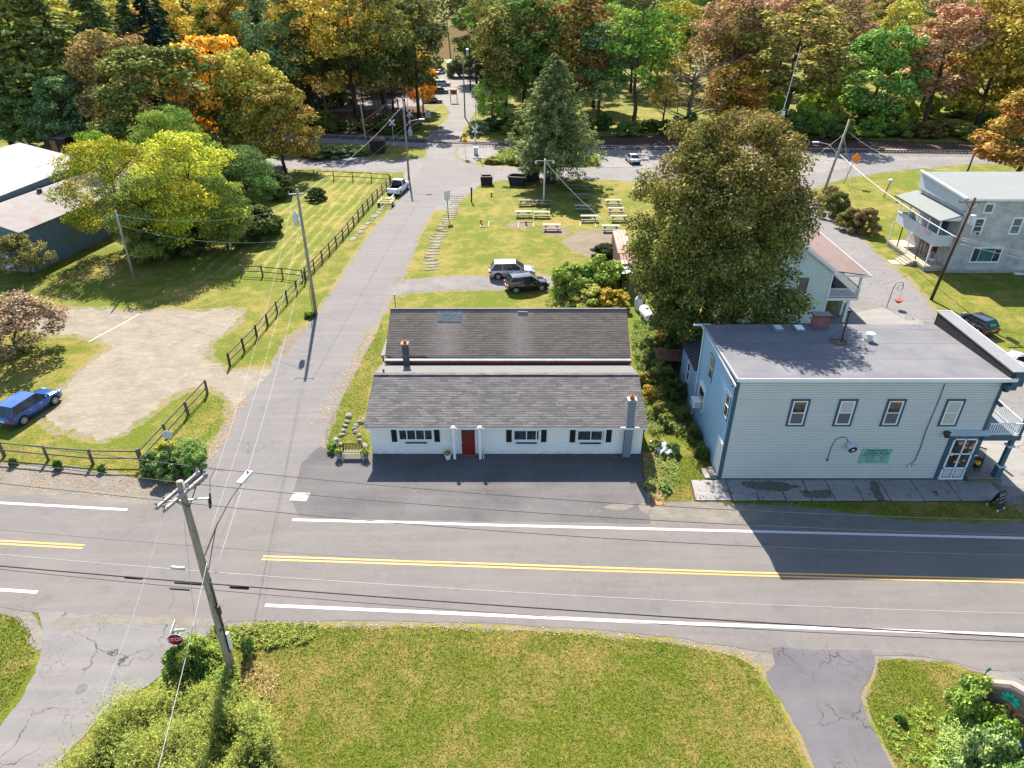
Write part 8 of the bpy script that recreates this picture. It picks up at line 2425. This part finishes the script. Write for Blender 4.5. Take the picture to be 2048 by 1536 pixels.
# the wood behind: rows of trees each with its own trunk and crown
rows = [(172, 9.5), (182, 10.5), (192, 11.5), (208, 13), (228, 14), (252, 15), (280, 17)]
cnt = 0
for Yr, sp in rows:
    X = -.82 * Yr - 6
    while X < .82 * Yr + 6:
        X += sp * rg.uniform(.8, 1.2)
        Y = Yr + rg.uniform(-5, 5)
        u = X / Y
        if (-.155 if Y < 225 else -.115) < u < (-.035 if Y < 225 else -.055) and Y < 330:
            continue
        if X > 4 and X < 112 and Y < 200 and rg.random() < .8:
            continue
        if u < -.45:
            kd, cl = rg.choice([('pine', (.09, .09, .028)), ('pine', (.06, .07, .025)), ('spruce', PINE), ('tall', GREEN), ('tall', YOL)])
        elif u < -.15:
            kd, cl = rg.choice([('sparse', GOLD), ('tall', OLIVE), ('tall', GREEN), ('sparse', YOL), ('spruce', PINE), ('tall', (.2, .14, .03))])
        elif u < .2:
            kd, cl = rg.choice([('tall', OLIVE), ('tall', GREEN), ('tall', (.12, .085, .025)), ('sparse', BRIGHT), ('tall', DARK)])
        else:
            kd, cl = rg.choice([('tall', RUST), ('tall', RUST), ('tall', OLIVE), ('sparse', YOL), ('tall', GREEN), ('tall', (.2, .13, .04))])
        cn = {'pine': 'pine', 'spruce': 'spruce', 'tall': 'leafy tree', 'sparse': 'thin crowned tree'}[kd]
        hue = 'rust red' if cl is RUST else 'golden' if cl[0] > .15 else 'bright green' if cl[1] > .15 else 'olive' if cl[0] >= .08 else 'dark green'
        if kd == 'pine':
            hue = 'olive'
        where = LAND[min(len(LAND) - 1, max(0, int((u + .82) / 1.64 * len(LAND))))]
        tree('wood_tree', '%s %s in the %s row of the wood, %s' % (hue, cn, ORD[rows.index((Yr, sp))], where), (X, Y, rg.uniform(20, 27.5), rg.uniform(10, 15)), kd, cl, 'tree', 'trees of the wood beyond the railway')
        cnt += 1
print('wood trees', cnt)
# dead thin trunks left of the crossing
for k in range(16):
    X, Y = -62 + k * 2.7 + rg.uniform(-.8, .8), 150 + rg.uniform(0, 9)
    mb = MB().tube([(0, 0, 0), (rg.uniform(-.4, .4), 0, 6), (rg.uniform(-.8, .8), 0, 13)], [.2, .15, .06], 7)
    t = thing('thin_tree', 'first second third fourth fifth sixth seventh eighth ninth tenth eleventh twelfth thirteenth fourteenth fifteenth sixteenth'.split()[k] + ' slender dark trunk from the left at the wood edge left of the crossing', 'tree', (X, Y, 0), 0, 'slender trunks at the wood edge')
    obj('trunk', mb, M['bark'], t)
    o = bpy.data.objects.new('crown', KIND['small'][2][k % 2]); COL.objects.link(o); o.parent = t
    o.location = (0, 0, 9); o.scale = (.9, .9, 1.3); o.color = (.05, .06, .018, 1)
# river bank trees and the distant wooded hillside
for k in range(26):
    X = -150 + k * 11.5 + rg.uniform(-3, 3)
    if -34 < X < -20:
        continue
    tree('bank_tree', 'tree on the near river bank seen through the gap in the wood', (X, 292 + rg.uniform(-4, 4), rg.uniform(12, 18), rg.uniform(10, 14)), 'round', rg.choice([GREEN, OLIVE, YOL]), 'tree', 'trees on the near river bank')
for k, (px_, h_) in enumerate(((-44, 5), (-36, 4.5), (-27, 6), (-17, 6.5), (-50, 8), (-10, 9))):
    tree('bank_bush', ('second', 'third', 'fourth', 'fifth', 'leftmost', 'rightmost')[k] + ' pale green bush from the left on the bank behind the camper', (px_, 245 + rg.uniform(-8, 10), h_, rg.uniform(9, 12)), 'bush', (.13, .16, .07), 'bush', 'pale bushes on the river bank')
def hillside():
    r_ = np.random.default_rng(4)
    n = 1500
    cs, rs = [], []
    for i in range(n):
        Y = r_.uniform(492, 760) if i > 500 else r_.uniform(488, 510)
        X = r_.uniform(-.85, .85) * Y
        cs.append((X, Y, max(0, (Y - 500) * .2) + r_.uniform(3, 17))); rs.append(r_.uniform(4.5, 8))
    me = cards('distant_wood', *clump_cards(cs, rs, 45, 1.0, 6, .9, .5), LEAF)
    o = bpy.data.objects.new('distant_wood', me)
    COL.objects.link(o)
    o.color = (.055, .06, .02, 1)
    o['label'] = 'wooded hillside on the far side of the river'
    struct(o, 'stuff')
hillside()
# tall weeds in the lower left
def weeds(name, poly, stems, h_, col, label, seed, leaf=.10, mound=None, per=24, tilt=.75):
    rg = np.random.default_rng(seed)
    xs = [p[0] for p in poly]; ys = [p[1] for p in poly]
    px, py = rg.uniform(min(xs), max(xs), stems * 2), rg.uniform(min(ys), max(ys), stems * 2)
    k = pip(px, py, poly); px, py = px[k], py[k]
    nn = len(px)
    hh = h_ * rg.uniform(.55, 1.15, nn)
    # clumps make the outline uneven
    nz = np.array([noise.noise(Vector((x * .8, y * .8, seed))) for x, y in zip(px, py)])
    hh *= np.clip(1 + 1.5 * nz, .35, 1.9) * (1 + .35 * (rg.uniform(0, 1, nn) > .93))
    lx, ly = rg.normal(0, .16, nn), rg.normal(0, .16, nn)
    u = rg.uniform(.12, 1, (nn, per))
    C = np.stack([px[:, None] + lx[:, None] * hh[:, None] * u ** 1.5, py[:, None] + ly[:, None] * hh[:, None] * u ** 1.5, hh[:, None] * u], 2).reshape(-1, 3)
    m_ = len(C)
    a = rg.uniform(0, 6.28, m_)
    el = rg.uniform(-.1, 1.0, m_) * tilt
    D = np.stack([np.cos(a) * np.cos(el), np.sin(a) * np.cos(el), np.sin(el)], 1)
    s_ = leaf * rg.uniform(.5, 1.3, m_)
    C = C + D * s_[:, None]
    W_ = np.cross(D, np.array([0, 0, 1.0]) + rg.normal(size=(m_, 3)) * .35)
    W_ /= np.linalg.norm(W_, axis=1)[:, None]
    o = bpy.data.objects.new(name, cards(name, C, D * s_[:, None], W_ * (s_ * .24)[:, None], np.clip(rg.uniform(0, 1, m_) * .6 + (u.reshape(-1)) * .4, 0, 1), np.repeat(rg.uniform(0, 1, nn), per), LEAF))  # tone darkens towards the ground: shade between stems put into the colour
    COL.objects.link(o)
    o.color = (*col, 1)
    o['label'] = label
    o['category'] = 'weeds'
    return struct(o, 'stuff')
weeds('tall_weeds', [(-15.98, 19.54), (-13.91, 19.54), (-12.46, 19.34), (-11.01, 18.36), (-9.94, 16.99), (-8.52, 12.75), (-17.71, 12.75), (-18.1, 15.12), (-17.96, 16.77), (-17.35, 18.12)], 6200, 1.3, (.115, .13, .028), 'dense tall yellow green weeds at the lower left', 1, .065)
weeds('tall_weeds', [(-16.52, 20.77), (-16.33, 21.18), (-15.68, 22.27), (-14.74, 21.75), (-13.33, 21.18), (-12.54, 19.59), (-15.89, 19.34)], 900, .75, (.10, .13, .025), 'shorter green weeds around the stop sign', 2)
weeds('dry_grass', [(-13.33, 21.18), (-12.7, 21.46), (-11, 20.64), (-10.85, 19.34), (-12, 19.34), (-12.75, 19.85)], 420, .12, (.24, .19, .08), 'dry straw grass at the foot of the big pole', 3, .05, per=7, tilt=1.3)
weeds('tall_weeds', [(-15.33, 23.29), (-12.89, 23.6), (-9.8, 23.54), (-10.05, 22.47), (-12.39, 22.03), (-14.47, 22.32)], 300, .16, (.12, .14, .03), 'weeds along the road edge behind the big pole', 4, .08, per=14)
weeds('ground_vines', [(11.72, 59.37), (13.26, 59.37), (16.62, 53.27), (14.25, 45.75), (13.86, 41.56), (13.57, 36.78), (13.13, 38.48), (11.52, 40.92), (9.95, 40.29), (10.18, 45.01), (10.53, 49.71), (10.66, 54.22)], 2600, .42, (.10, .13, .035), 'tangle of vines and weeds covering the gap between the houses', 5, .10, per=16)
weeds('ground_vines', [(9, 36.78), (9.93, 38.19), (11.21, 38.48), (11.04, 35.19), (9.67, 33.2), (8.72, 33.2)], 420, .18, (.13, .16, .05), 'low weeds in the leaf litter at the corner of the forecourt', 6, .06, per=10)
weeds('ground_vines', [(-24.85, 36.78), (-24.49, 39.07), (-23.33, 39.68), (-21.67, 39.07), (-21.15, 38.19), (-21.31, 35.97), (-22.3, 35.19), (-24.02, 35.71)], 700, .4, (.09, .14, .04), 'low leafy ground cover of the corner bed', 7, .08, per=14)
weeds('ground_vines', [(-3.05, 125.91), (-1.3, 131.12), (6.94, 128.27), (15.81, 125.91), (15.23, 120.7), (4.81, 119.63), (-2.1, 122.15)], 700, .8, (.16, .19, .04), 'light green weeds on the verge between the track and the back street', 8, .3, per=10)
weeds('ground_vines', [(-38.29, 126.69), (-38.36, 134.08), (-26.66, 132.37), (-25.93, 128.27), (-31.32, 127.87)], 700, .9, (.12, .15, .05), 'grey green weeds on the verge left of the signal cabinet', 9, .3, per=10)
weeds('ground_vines', [(3.31, 62.84), (4, 66.63), (5.66, 67.98), (11.45, 67.3), (12.03, 64.06), (11.1, 61.06), (3.75, 61.41)], 700, .5, (.16, .18, .04), 'light green vines in front of the hedge behind the rear house', 10, .1, per=14)
weeds('ground_vines', [(16.18, 18.36), (18.91, 19.34), (19.13, 17.66), (17.86, 15.72), (16.62, 14.92), (16.41, 16.55)], 110, .2, (.12, .17, .03), 'low leafy weeds in front of the lower right bushes', 11, .08, per=10)
weeds('ground_vines', [(19.07, 18.36), (21.82, 18.84), (22.05, 17.43), (20.42, 13.09), (16.24, 13.09), (17.46, 16.13)], 1200, .6, (.13, .18, .05), 'leafy undergrowth below the carved sign', 12, .09, per=18)
for _o in list(S.objects):
    if '_w' in _o:
        del _o['_w']
